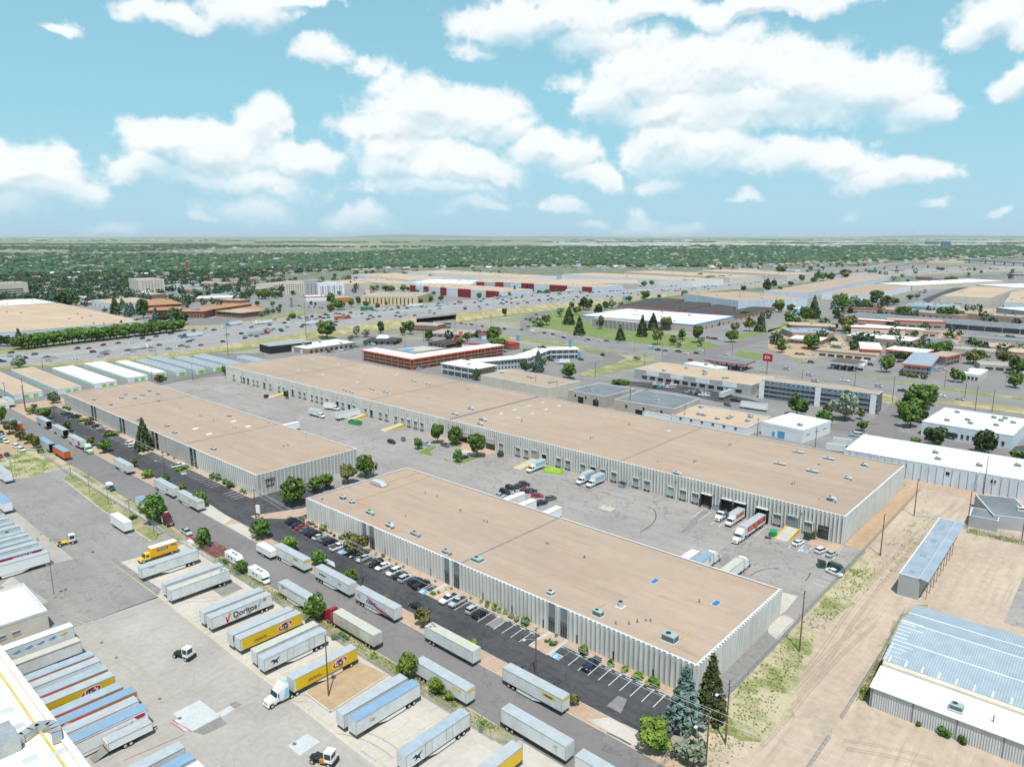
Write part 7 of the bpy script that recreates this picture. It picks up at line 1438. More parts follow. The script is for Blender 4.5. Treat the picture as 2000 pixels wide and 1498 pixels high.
for v,x,y,h,lb,bd in (('h',530,470,10,'pale blue box truck, front of a pair behind the long warehouse','van_white'),('h',580,425,10,'pale blue box truck, back of a pair behind the long warehouse','van_white'),('d',380,1010,0,'dark trailer in the truck yard','van_inside'),('d',530,970,0,'white tanker shaped trailer in the truck yard','van_bright'),('d',420,1000,0,'brown trailer in the truck yard','van_brown')):
    g=gk(v,x,y,1.5);box_truck(lb,g.x,g.y,R(h),bd,'sky' if v=='h' else 'white',8)
for v,p0,p1,lb,bd in (('c',(1610,1385),(1735,1335),'silver trailer parked in front of the office strip','van_white'),('c',(1785,1440),(2000,1470),'long white trailer beside the motel block','van_bright'),('g',(1045,205),(1220,235),'white trailer behind the long warehouse roof','van_bright')):
    a,c=gk(v,*p0,2),gk(v,*p1,2);t=trailer_proto(14.6,bd,'van_roof',skirt=False);put(t,(a.x+c.x)/2,(a.y+c.y)/2,math.atan2((c-a).y,(c-a).x));tag(t,lb,'trailer')
# ================================================================ trees and plants
def leaf_mesh(name,P,N,size,m,asp=.7,seed=0):
    """many small leaf clumps: a bent pair of triangles at each point P facing roughly along N"""
    rg=np.random.default_rng(seed);n=len(P);N=N+rg.normal(0,.55,(n,3));N /= np.linalg.norm(N,axis=1)[:,None]
    A=np.cross(N,rg.normal(0,1,(n,3)));A /= np.linalg.norm(A,axis=1)[:,None];B_=np.cross(N,A);s=size*rg.uniform(.6,1.35,n)[:,None]
    V=np.stack([P-A*s,P-B_*s*asp+N*s*.25,P+A*s,P+B_*s*asp+N*s*.1],1).reshape(-1,3)
    me=bpy.data.meshes.new(name);me.vertices.add(4*n);me.vertices.foreach_set('co',V.astype(np.float32).ravel());me.loops.add(4*n);me.loops.foreach_set('vertex_index',np.arange(4*n,dtype=np.int32))
    me.polygons.add(n);me.polygons.foreach_set('loop_start',np.arange(0,4*n,4,dtype=np.int32));me.update(calc_edges=True);me.materials.append(M[m]);return me
def crown_pts(n,rx,rz,zc,lobes,seed,lr=.45):
    rg=np.random.default_rng(seed);d=rg.normal(0,1,(lobes,3));d /= np.linalg.norm(d,axis=1)[:,None];c=d*rg.uniform(.32,.80,lobes)[:,None]*[rx,rx,rz];c[0] =0;c[:,2] =np.maximum(c[:,2],-rz*.55)
    k=rg.integers(0,lobes,n);u=rg.normal(0,1,(n,3));u /= np.linalg.norm(u,axis=1)[:,None];r=lr*rx*rg.uniform(.55,1.3,lobes)[k];r *= rg.uniform(.55,1.05,n)**.5
    P=c[k]+u*r[:,None]*[1,1,min(1.2,rz/rx*1.05)];return P+[0,0,zc],u
TM={}
def tree_mesh(kind,lod):
    k=(kind,lod)
    if k in TM:return TM[k]
    base,var=kind[:-1],int(kind[-1]);sd_=hash_(kind);b=MB();q_={0:1.0,1:.28,2:.10}[lod];sz={0:1.0,1:1.8,2:3.0}[lod]
    mk={'leafy':'leaf','bright':'leaf_bright','dark':'leaf_dark','olive':'leaf_olive','silver':'leaf_silver','spruce':'leaf_spruce','fir':'leaf_fir','pine':'leaf_dark','bush':'leaf','ball':'leaf_bright','red':'leaf_red'}[base]
    if base in ('spruce','fir','pine'):
        H_,R_=(10,2.7) if base != 'pine' else (9,2.9);n=int(5200*q_);rg=np.random.default_rng(sd_);t=1-np.sqrt(rg.uniform(0,1,n));lay=np.floor(t*17)/17+.02;t=lay+(t-lay)*.55
        a=rg.uniform(0,6.283,n);arm=np.floor(a/6.283*(9+var*2));a=a*.45+(arm+.5)/(9+var*2)*6.283*.55;rr=R_*(1-t)**.82*(1+.16*np.sin(arm*2.4+lay*40))*rg.uniform(.35,1,n)**.5
        P=np.stack([np.cos(a)*rr,np.sin(a)*rr,.9+t*(H_-.9)-rr*.22],1);N=np.stack([np.cos(a)*.5,np.sin(a)*.5,np.full(n,.9)],1);cr=leaf_mesh('crown',P,N,.24*sz,mk,.55,sd_);b.tube((0,0,0),(0,0,H_*.93),.22,'bark',8,.03)
    elif base in ('bush','ball','red'):
        P,N=crown_pts(int(1500*q_),1.0,.85,.8,7,sd_,.62);cr=leaf_mesh('crown',P,N,.15*sz,mk,.7,sd_);b.tube((0,0,0),(0,0,.7),.07,'bark',6,.03)
    else:
        rx,rz,zc={'silver':(4.3,4.3,5.8)}.get(base,(4.0,3.3+.35*var,5.2));P,N=crown_pts(int(5200*q_),rx,rz,zc,17+4*var,sd_,.36);cr=leaf_mesh('crown',P,N,.33*sz,mk,.7,sd_)
        b.tube((0,0,0),(.1,.05,2.6),.24,'bark',8,.17);rg=np.random.default_rng(sd_)
        for i in range(7):a=i*.9+rg.uniform(0,.5);e_=(math.cos(a)*rx*.55,math.sin(a)*rx*.55,zc+rg.uniform(-1,1.6));b.tube((.1,.05,2.2+.15*i),e_,.12,'bark',6,.03)
    tk=b.build('trunk');me=tk.data;bpy.data.objects.remove(tk);TM[k] =(me,cr);return TM[k]
def hash_(s):return sum(ord(c)*(i+3) for i,c in enumerate(s))
DIA={'spruce':5.4,'fir':5.4,'pine':5.8,'bush':2.1,'ball':2.1,'red':2.1,'silver':8.8}
DESC={'leafy':'green leafy tree','bright':'bright green tree','dark':'dark green tree','olive':'dull olive tree','silver':'silvery grey leaved tree','spruce':'blue green spruce','fir':'tall olive fir','pine':'dark conifer','bush':'green bush','ball':'rounded green shrub','red':'small red leaved shrub'}
def tree(g,width,kind,where,group=None,sq=1.0,label=None,z=.05):
    v=kind if kind[-1].isdigit() else kind+str(random.choice((0,1,2)));base=v[:-1];s=width/DIA.get(base,8.2);px=width/mpp(g)/2
    tk,cr=tree_mesh(v,0 if px>34 else (1 if px>12 else 2));sh=base in ('bush','ball','red')
    r=empty('shrub' if sh else {'spruce':'spruce_tree','fir':'fir_tree','pine':'pine_tree'}.get(base,'tree'),(g[0],g[1],z),random.uniform(0,6));r.scale=(s,s,s*sq)
    for nm,me in (('trunk',tk),('crown',cr)):o=bpy.data.objects.new(nm,me);COL.objects.link(o);o.parent=r
    return tag(r,label or '%s %s' % (DESC[base],where),'shrub' if sh else 'tree',group or ('%ss %s' % ('shrub' if sh else 'tree',where)))
def T(v,where,lst,sq=1.0,**k):
    for t_ in lst:x,y,w_,kd=t_[:4];g=gk(v,x,y);tree(g,w_/VIEWS[v][2]*mpp(g),kd,where,sq=t_[4] if len(t_) >4 else sq,**k)
def one(v,x,y,w_,kd,label,sq=1.0):g=gk(v,x,y);tree(g,w_/VIEWS[v][2]*mpp(g),kd,'',group='trees with a name of their own',sq=sq,label=label)
one('k',1340,1165,262,'spruce1','large blue green spruce at the corner of the front warehouse',1.0);one('k',1545,1095,225,'fir1','tall dark olive fir beside the large spruce',1.2)
one('k',1128,1330,275,'bright1','big round bright green tree beside the street, bottom right',.72);one('k',1400,1440,230,'silver1','silvery weeping tree beside the bottom utility pole',.62);one('k',1360,1225,90,'bush1','small yellow green bush between spruce and silvery tree')
one('e',1130,475,125,'pine1','tall dark pine against the left warehouse',1.22);one('e',425,110,85,'dark1','dark tree at the far corner of the left warehouse',.8)
T('e','in the gravel strip along the street',[(235,195,60,'bright',.7),(355,240,105,'leafy',.75),(535,335,70,'leafy'),(705,450,65,'olive'),(815,495,108,'leafy',.75),(1040,610,62,'olive'),(1165,690,85,'bright',.6),(1290,735,75,'leafy',.7),(1425,815,65,'olive',1.1),(1572,920,120,'leafy',.9),(270,150,45,'leafy',.6)])
T('f','between the two ribbed warehouses',[(295,905,190,'leafy',1.05),(470,805,115,'leafy'),(555,785,120,'leafy'),(715,740,145,'olive'),(860,690,160,'leafy',1.05)])
T('f','in the leafy islands of the grey court',[(1420,425,120,'leafy',1.25),(1555,435,115,'leafy',1.2),(1725,530,165,'leafy',1.1),(1268,470,72,'leafy',1.2),(1578,570,78,'leafy',1.25)])
one('f',45,1160,165,'leafy2','dense round tree at the kerb beside the small camper',.8);one('f',240,76,45,'dark1','small tree at the top of the farthest ramp',1.3)
T('D','in the kerb strip by the front lot',[(425,645,205,'bright',.85),(815,820,200,'leafy',.85),(1235,1030,165,'bright',.85),(1700,1290,110,'olive',.7)]);one('D',1305,690,330,'olive1','spreading olive tree in front of the ribbed wall',.85);one('j',1308,385,135,'olive2','dull green tree in the gravel strip behind a bright trailer',1.05)
T('j','in the kerb strip by the front lot',[(1700,530,70,'bright',.7)]);one('k',480,1000,80,'olive','small brownish tree at the end of the yellow lettered trailer',1.05);T('j','between the fence and the street',[(1185,800,160,'bright2',1.15),(1400,920,130,'bright1',1.0),(1520,950,90,'bright0',.8),(455,345,185,'leafy1',1.0),(915,630,55,'ball',.9),(1762,1190,50,'ball',1.4),(640,470,90,'bush',.5),(690,480,60,'bush',.5)])
T('e','between the fence and the street',[(1215,1050,175,'leafy2',1.15),(1600,1240,150,'leafy1',.9),(1890,1440,100,'leafy',.9),(1040,1015,45,'bush',1),(1745,1365,60,'bush',.7)]);T('e','at the left edge by the small lot',[(15,270,90,'leafy',1.1),(75,350,100,'olive',.9),(165,400,75,'olive',.8),(220,425,80,'olive',.8),(285,460,85,'olive',.9),(320,500,40,'bush')])
T('h','at the bend of the side street',[(1110,300,160,'leafy1',.9),(1150,200,190,'leafy2',1.0),(1225,160,170,'leafy0',1.0),(1075,230,130,'leafy1',.9),(1190,260,90,'dark',1),(1270,130,110,'leafy',.9)]);T('h','beside the motel block',[(600,245,195,'silver1',.95),(225,215,190,'leafy1',.75),(430,275,120,'leafy',.8),(480,200,80,'olive',1),(720,235,60,'olive',1.3),(735,330,85,'leafy',.9)])
T('h','against the white ribbed warehouse',[(1310,450,165,'dark1',.75),(1690,515,175,'dark2',.85),(1960,560,110,'bush',.8),(1150,425,60,'bush',.7)]);T('c','around the pale motel',[(110,1190,105,'dark',.8),(205,1185,100,'spruce',.95),(245,1130,60,'bright',.8),(450,1245,165,'leafy1',.75),(840,1285,120,'bush',.5),(975,1095,60,'silver',.5),(710,1060,35,'bush')])
one('b',1725,1255,65,'dark','small dark tree at the corner of the pale motel',1.5);one('b',555,925,170,'leafy1','broad leafy tree beside the tall light mast',.75)
T('b','on the slope below the freeway',[(785,915,75,'silver',1.1),(860,915,70,'silver',.8),(975,885,62,'dark',1.4),(1145,900,60,'dark',1),(1205,895,90,'leafy',1.2),(1170,860,60,'leafy',1),(740,945,60,'silver',.7),(1945,750,48,'dark',1.2),(285,790,65,'leafy',.9),(1122,965,30,'leafy',1.2)])
T('c','in the lawn around the plant',[(445,815,95,'pine',.95),(525,900,90,'pine',1.1),(845,940,75,'pine',1.05),(1015,910,85,'pine',1.3),(1135,975,85,'olive1',1.6),(1100,860,90,'pine',1),(1195,860,105,'olive',1),(690,850,60,'olive',1.6),(675,745,80,'dark',1),(600,705,85,'dark',.95),(560,700,95,'dark',.9),(730,700,60,'dark'),(375,755,80,'silver',.8),(1330,935,80,'leafy',.95),(1450,960,100,'leafy',1.3),(1475,985,75,'silver',.9),(1262,975,65,'olive',.9),(1305,995,50,'silver',.9),(1715,955,100,'leafy1',.85),(1855,870,80,'olive',1.3),(1940,870,85,'pine',1.1),(1740,880,70,'olive',1.1),(780,690,70,'silver',1),(850,680,50,'silver',.8),(200,830,90,'silver',.7),(270,820,80,'olive',1),(230,835,60,'leafy',.6),(150,800,50,'silver',.8),(500,740,70,'olive',.9),(465,685,60,'leafy',.7),(1315,715,45,'leafy',.9),(1820,765,80,'leafy',.7)])
T('c','along the near side of the freeway',[(1045,620,75,'leafy',.8),(915,640,65,'leafy',.7),(1515,640,50,'olive',1),(1345,590,50,'bush',.9),(1810,560,45,'dark',.9),(1990,560,60,'dark',1.4),(1150,610,35,'leafy',.8)]);T('c','in front of the maroon bays',[(545,560,38,'leafy'),(585,560,40,'leafy'),(635,560,38,'leafy'),(730,550,80,'leafy',.6),(800,545,50,'leafy',.7),(870,535,65,'leafy',.7),(950,525,50,'leafy',.7),(1030,520,50,'leafy',.8),(1090,515,45,'leafy',.9),(215,590,45,'leafy',.9),(275,590,60,'leafy',.8),(20,600,45,'pine',1.3),(70,590,50,'leafy',1.1),(120,590,45,'pine',1.3),(345,570,30,'leafy',1.1),(1240,500,30,'leafy'),(1470,465,45,'leafy'),(1560,480,120,'leafy',.35),(1650,480,80,'leafy',.5),(1705,475,40,'leafy',1)])
T('b','beyond the freeway, around the yellow office',[(585,660,70,'leafy',1.2),(650,700,100,'leafy',.7),(585,725,70,'olive',.9),(745,680,50,'leafy',1.2),(800,660,50,'dark',1.1),(955,700,45,'olive',1.2),(1018,665,30,'leafy',1),(1285,665,50,'leafy',1),(1365,640,50,'leafy',.9),(1447,630,48,'leafy',.8),(1255,580,50,'leafy',.7),(1320,585,45,'olive',.8),(1385,590,42,'olive',.8),(1060,560,55,'leafy',.8),(1150,560,60,'leafy',.8),(1010,555,60,'leafy',.7),(910,560,50,'leafy',.9),(740,530,40,'pine',.9),(700,530,35,'leafy',1),(1190,560,30,'dark',1.3),(1745,620,40,'leafy',1.2),(1975,620,40,'leafy',1.3),(860,680,50,'leafy',.8),(430,665,25,'leafy',1.2),(465,670,25,'leafy',1),(650,590,30,'leafy',1)])
T('b','left of the ramp road',[(130,680,45,'leafy',.9),(90,740,50,'leafy',.9),(132,730,40,'leafy',.8),(175,725,50,'leafy',.8),(45,760,45,'leafy',.8),(75,620,60,'leafy',1.1),(20,615,55,'leafy',1.1),(10,670,40,'leafy',.9),(190,690,30,'leafy',1)])
T('a','around the huge tan warehouse',[(150,1160,105,'silver',.7),(905,740,75,'pine',1.15),(1000,755,60,'spruce',.9),(1085,740,45,'spruce',1.1),(1120,770,95,'dark',1.35),(1030,740,60,'spruce',.8),(1220,790,60,'spruce',.9),(1290,805,85,'dark',.9),(1375,830,110,'dark',1.05),(1440,815,90,'dark',.8),(1350,840,60,'spruce',.9),(820,715,40,'leafy',.5),(475,665,85,'dark',1.1),(600,665,60,'leafy',.6),(960,700,60,'spruce',.7),(550,640,60,'leafy',1),(380,920,28,'pine',1.2),(155,980,60,'pine',1.2),(200,980,50,'leafy',1.2),(250,970,50,'leafy',1),(60,985,70,'dark',.9),(10,985,60,'dark',1),(110,990,60,'leafy',.9),(485,905,60,'olive',.8),(740,880,40,'pine',1.1),(820,880,40,'pine',1.1),(895,875,40,'pine',1.1),(955,870,50,'pine',1),(1070,850,60,'dark',1.2),(1180,840,50,'dark',1),(1255,1275,85,'olive',.7),(1760,1215,55,'leafy',1.2),(1225,840,50,'leafy',.8)])
g_=[]
for i in range(26):x=175+i*49;g=gk('a',x,1010-(x-175)*.115-30*math.sin(i*.5)*0);tree(g,18,'leafy','in the hedge belt above the freeway',sq=.62)
for i in range(14):x=200+i*88;g=gk('a',x,960-(x-200)*.095);tree(g,15,'bright','in the hedge belt above the freeway',sq=.6)
T('d','along the industrial street',[(165,820,75,'leafy',1.1),(230,820,55,'leafy',1),(290,795,80,'leafy',1.25),(355,770,85,'pine',1.3),(85,720,85,'bright',.95),(70,680,90,'leafy',.8),(540,770,45,'pine',1.2),(610,870,135,'olive1',.85),(605,888,70,'bright',.9),(520,860,60,'leafy',.8),(440,840,90,'silver',.7),(175,720,70,'olive',.8),(560,690,95,'leafy',1),(600,715,100,'leafy',.9),(680,700,100,'silver',.85),(755,710,70,'dark',1.1),(770,720,90,'leafy',.8),(845,645,105,'leafy',.8),(820,660,70,'dark',.8),(930,665,100,'olive',.6),(980,660,80,'leafy',.6),(1110,620,55,'leafy',.6),(1165,615,40,'leafy',.7),(640,740,50,'dark',1),(1060,745,130,'leafy',.45),(1400,770,150,'leafy',.5),(1480,770,100,'leafy',.5),(1390,700,60,'leafy',.4),(870,730,60,'olive',.8)])
T('d','around the orange edged motel and machine yard',[(657,1055,70,'dark',1.1),(1018,1110,65,'dark',1.2),(925,1190,95,'leafy1',1.1),(1145,915,48,'leafy',.9),(1207,955,52,'olive',.8),(1385,1040,105,'leafy',.75),(1620,990,55,'leafy',.8),(1450,1265,70,'leafy',1.2),(1510,1270,62,'leafy',1.1),(1930,1310,85,'leafy',1),(1900,1230,50,'leafy',.9),(1890,970,80,'leafy',.7),(1960,970,70,'leafy',.6),(1400,845,45,'bright',.6),(1510,850,70,'bright',.3),(1400,920,70,'bright',.5),(1675,1148,70,'bush',.4),(1050,1215,40,'bush',.8),(1100,1225,40,'bush',.8),(1150,1230,40,'bush',.7),(1215,1240,40,'bush',.8),(970,880,40,'leafy',.6),(530,1020,80,'bush',.6),(1975,1260,50,'leafy',1)])
T('d','below the flyover',[(100,425,85,'leafy',.65),(330,400,35,'leafy',1),(385,460,50,'leafy',.9),(430,475,70,'leafy',.8),(490,475,60,'leafy',.9),(600,450,90,'olive',.6),(355,495,50,'dark',.9),(260,480,50,'leafy',.9),(45,525,50,'dark',1),(180,515,50,'dark',.7),(90,580,55,'dark',.9),(5,560,50,'dark',1.3),(1345,395,55,'leafy',.4),(1450,475,55,'leafy',.5),(1395,475,40,'dark',.6)])
for k_ in range(9):T('E','in the bed along the ribbed wall',[((160,185,345,200,245,410,665,800,875)[k_],(265,278,215,110,255,210,330,380,425)[k_],(50,45,28,30,40,40,45,50,80)[k_],'ball')])
T('E','in the bed along the ribbed wall',[(968,470,85,'ball'),(1035,502,68,'ball'),(1112,532,70,'ball'),(1193,575,70,'bush',1.2),(1260,618,75,'ball'),(1375,665,110,'bush',.8),(1645,895,50,'bush'),(1690,880,40,'bush'),(1745,930,95,'bush',.6),(1778,825,35,'bush',1.3)]);T('k','in the bed along the ribbed wall',[(565,590,85,'bush',.9),(772,685,58,'ball',1),(886,735,60,'ball',1),(990,790,90,'ball',.75),(1105,850,105,'ball',.75),(105,370,65,'bush',.9),(35,340,45,'ball')])
T('D','in the bed along the ribbed wall',[(612,262,45,'bush',.8),(690,300,62,'red',.9),(732,302,55,'ball'),(785,330,50,'olive',.4),(868,382,100,'ball',1),(930,398,35,'ball'),(978,415,48,'ball'),(1022,452,40,'red'),(1120,488,68,'ball',1.1),(1085,470,35,'ball'),(1558,692,42,'ball'),(1648,725,50,'bush',.9),(1740,770,38,'ball',1.2),(1830,822,44,'ball'),(1918,858,42,'ball')])
T('e','in the bed along the left warehouse',[(1660,698,55,'bush'),(1700,715,50,'bush'),(1755,742,45,'bush'),(1795,765,65,'bush'),(1890,802,30,'ball'),(1915,815,32,'ball'),(650,250,70,'ball',.35),(700,245,70,'bush',.35),(870,365,80,'bush',.35),(930,340,50,'bush',.4),(1400,635,60,'ball',.4),(1450,620,60,'bush',.4),(1545,620,28,'ball'),(500,150,20,'bush'),(520,158,20,'bush'),(545,165,20,'bush'),(1270,500,18,'bush'),(1310,520,18,'bush'),(1360,545,18,'bush')])
T('F','at the end of the docks',[(1400,625,75,'olive',1.5),(1340,620,40,'bush',.6)])
T('l','along the metal building',[(1378,1240,70,'bush',.9),(1515,1292,60,'bush',1),(740,900,40,'ball'),(1180,1160,30,'bush'),(860,985,40,'bush')])
# shops, yards and trees that fill the commercial strips
def inpoly(p,poly):
    ins=False;j=len(poly)-1
    for i in range(len(poly)):
        if (poly[i][1] >p[1]) != (poly[j][1] >p[1]) and p[0] <(poly[j][0]-poly[i][0])*(p[1]-poly[i][1])/(poly[j][1]-poly[i][1])+poly[i][0]:ins=not ins
        j=i
    return ins
AVOID=[o for o in TAGGED if 'D' in o.keys() and 'L' in o.keys()]
def blocked(g,k=6):
    for o in AVOID:
        dx,dy=g.x-o.location.x,g.y-o.location.y;c,s_=math.cos(o.rotation_euler.z),math.sin(o.rotation_euler.z);u,v=dx*c+dy*s_,-dx*s_+dy*c
        if -k<u<o['L']+k and -k<v<o['D']+k:return True
    return False
ZN=[([(110,600),(300,575),(330,556),(560,540),(600,552),(600,575),(420,600),(250,603),(200,598)],'in the shopping district beyond the freeway',17,95),([(600,545),(720,530),(1000,535),(820,560),(760,575),(640,570)],'between the hotel and the long sheds',5,30),
    ([(1560,560),(1640,540),(1720,530),(1990,520),(1990,545),(1800,560),(1700,560)],'below the flyover',6,24),([(1660,640),(1800,650),(1990,680),(1990,740),(1850,720),(1660,690)],'around the orange edged motel and machine yard',8,34),([(1640,600),(1990,610),(1990,650),(1640,640)],'behind the grey depot',4,22),([(1500,640),(1640,650),(1700,700),(1560,700),(1500,680)],'in the truck yard',3,14),([(760,640),(900,650),(1100,690),(1060,720),(900,690)],'around the pale motel',3,14),([(1320,520),(1560,512),(1700,520),(1600,534),(1400,534)],'at the edge of the tree belt',7,40),([(0,590),(110,585),(110,600),(0,610)],'around the huge tan warehouse',2,16),([(1300,640),(1480,625),(1640,600),(1640,615),(1480,650)],'along the industrial street',0,12)]
xb=[]
for poly,where,nb,nt in ZN:
    xs=[p[0] for p in poly];ys=[p[1] for p in poly];k=0;c_=0
    while k<nb and c_<4000:
        c_+=1;p=(random.uniform(min(xs),max(xs)),random.uniform(min(ys),max(ys)));g=gxy(*p)
        if not inpoly(p,poly) or blocked(g,22):continue
        k+=1;L_,D_,h_=random.uniform(22,55),random.uniform(16,30),random.uniform(4,7);wm=random.choice(['cream_wall','tan_wall','brick','white_wall','brown_wall']);rm=random.choice(['dull_roof','white_roof','grey_roof','sand_roof','dull_roof'])
        r=empty('shop',(g.x,g.y,.1),random.choice([0,.35,.1]));tag(r,'%s shop building with a %s roof %s' % (wm.split('_')[0],{'dull':'dull','white':'white','grey':'dark grey','sand':'sand coloured'}[rm.split('_')[0]],where),'shop','shops '+where);r['L'] =L_;r['D'] =D_;AVOID.append(r)
        b=MB();b.box(0,L_,0,D_,0,h_,wm);b.build('wall',r);b=MB();b.box(.3,L_-.3,.3,D_-.3,h_,h_+.05,rm);b.box(-.1,L_+.1,-.15,.3,h_-.6,h_+.5,random.choice(['coping','brown_roof','red_trim','coping']));b.build('roof',r);part_windows(r,L_,D_,h_,'front',6,1,L_/9,2.0,.5,1)
        if k % 3==0:ac_unit(r,(L_*.5,D_*.5),h_,2.5,2,1.4)
    k=0;c_=0;nt=int(nt*(1.6 if poly[0][0] <700 else .8))
    while k<nt and c_<6000:
        c_+=1;p=(random.uniform(min(xs),max(xs)),random.uniform(min(ys),max(ys)));g=gxy(*p)
        if not inpoly(p,poly) or blocked(g,3):continue
        k+=1;xb.append((g.x,g.y,random.uniform(7,14)))
# suburb: the belt of crowns that fills the plain, one object
def icos(sub):
    import bmesh
    bm=bmesh.new();bmesh.ops.create_icosphere(bm,subdivisions=sub,radius=1);v=np.array([x.co[:] for x in bm.verts]);f=np.array([[y.index for y in x.verts] for x in bm.faces]);bm.free();return v,f
def scatter(name,P,S,mats,sub,seed,flat=.35):
    V0,F0_=icos(sub);rg=np.random.default_rng(seed);n=len(P);V=V0[None]*rg.uniform(.72,1.25,(n,len(V0),1));V=V*S[:,None,:];V[:,:,2] =np.maximum(V[:,:,2],-S[:,None,2]*flat);V=V+P[:,None,:]
    F2=(F0_[None]+(np.arange(n)*len(V0))[:,None,None]).reshape(-1,3);me=bpy.data.meshes.new(name);me.vertices.add(n*len(V0));me.vertices.foreach_set('co',V.astype(np.float32).ravel());me.loops.add(F2.size);me.loops.foreach_set('vertex_index',F2.astype(np.int32).ravel())
    me.polygons.add(len(F2));me.polygons.foreach_set('loop_start',np.arange(0,F2.size,3,dtype=np.int32));me.update(calc_edges=True)
    for m in mats:me.materials.append(M[m])
    if len(mats) >1:me.polygons.foreach_set('material_index',np.repeat(rg.integers(0,len(mats),n),len(F0_)).astype(np.int32))
    o=bpy.data.objects.new(name,me);COL.objects.link(o);return o
def lower_edge(px):      # photo row where the tree belt begins
    return float(np.interp(px,[-600,0,60,230,330,500,560,700,760,900,1100,1250,1400,1560,1800,1990,2600],[625,605,600,592,560,545,535,528,524,522,520,522,522,515,508,500,490]))
P1,S1,P2,S2=[],[],[],[]
for i in range(22500):
    px=rng.uniform(-520,2520);lo=lower_edge(px);u=rng.random();py=484+(lo-484)*(u**1.15);g=gxy(px,py);d=g.length
    if py<497 and math.sin(g.x*.0017+g.y*.0011)+math.sin(g.x*.0008-1) >.9 :continue
    if 0<px<135 and 489<py<496:continue
    if d<2400 and blocked(g):continue
    open_=.5+.5*math.sin(g.x*.013+2*math.sin(g.y*.009)); 
    if px>1000 and py<505 and rng.random() <.15:continue
    if rng.random() <.12*open_:continue
    w_=rng.uniform(4.2,8.5);k=1+max(0,d-1500)/2600;z=w_*rng.uniform(.8,1.2)
    (P1 if d<2100 else P2).append((g.x,g.y,z*.55));(S1 if d<2100 else S2).append((w_*k,w_*k,z))
for x,y,q_ in xb:P1.append((x,y,q_*.45));S1.append((q_*.5,q_*.5,q_*.5))
P1=np.array(P1);S1=np.array(S1);o1=np.argsort(np.linalg.norm(P1[:,:2],axis=1))
NTR=max(20,296-sum(o['category'] =='tree' for o in TAGGED));print('trees so far',296-NTR)
for i in o1[:NTR]:tree(Vector(P1[i][:2]),S1[i][0]*2.1,random.choice(['leafy','dark','leafy','olive','dark']),'at the near edge of the tree belt',sq=.85)
o1=o1[NTR:];P1=P1[o1];S1=S1[o1]
# the nearer crowns of the belt are leaf clumps, the far ones lumps a pixel or two across
rep=46;Pc=np.repeat(P1,rep,0);Sc=np.repeat(S1,rep,0);u=rng.normal(0,1,Pc.shape);u /= np.linalg.norm(u,axis=1)[:,None];jit=np.repeat(rng.normal(0,.28,(len(P1)*8,3)),6,0)[:0]
P_=Pc+u*Sc*rng.uniform(.55,1.0,(len(Pc),1));P_[:,2] =np.maximum(P_[:,2],.8);me=leaf_mesh('tree_belt',P_,u,1.6,'leaf_far',.8,5);o=bpy.data.objects.new('tree_belt',me);COL.objects.link(o);stuff(o,'dense green tree crowns of the near suburb','trees')
o=scatter('tree_belt',np.array(P2),np.array(S2),['leaf_far','leaf_far','leaf_far2'],1,6);stuff(o,'far dark green tree crowns filling the plain to the horizon','trees')
# windbreaks and tree lines on the far plain
L1,L2=[],[]
for (x0,x1,y,n,s_) in ((0,420,478,260,26),(300,620,481,200,24),(500,720,474,150,26),(745,800,474,40,26),(820,1000,471,110,26),(0,2000,483,420,18),(1050,1400,473,160,26),(1500,2000,476,260,24),(1100,2000,469,260,40),(-400,500,470,160,40),(0,300,486,120,16),(-500,0,482,160,24),(2000,2500,480,200,24),(1300,1990,481,300,18)):
    for i in range(n):g=gxy(rng.uniform(x0,x1),y+rng.uniform(-.8,.8));q_=s_*rng.uniform(.6,1.3);L1.append((g.x,g.y,3));L2.append((q_*1.6,q_*1.6,rng.uniform(7,13)))
o=scatter('windbreak',np.array(L1),np.array(L2),['leaf_far','leaf_far2'],1,9);stuff(o,'thin dark lines of trees across the far fields','trees')
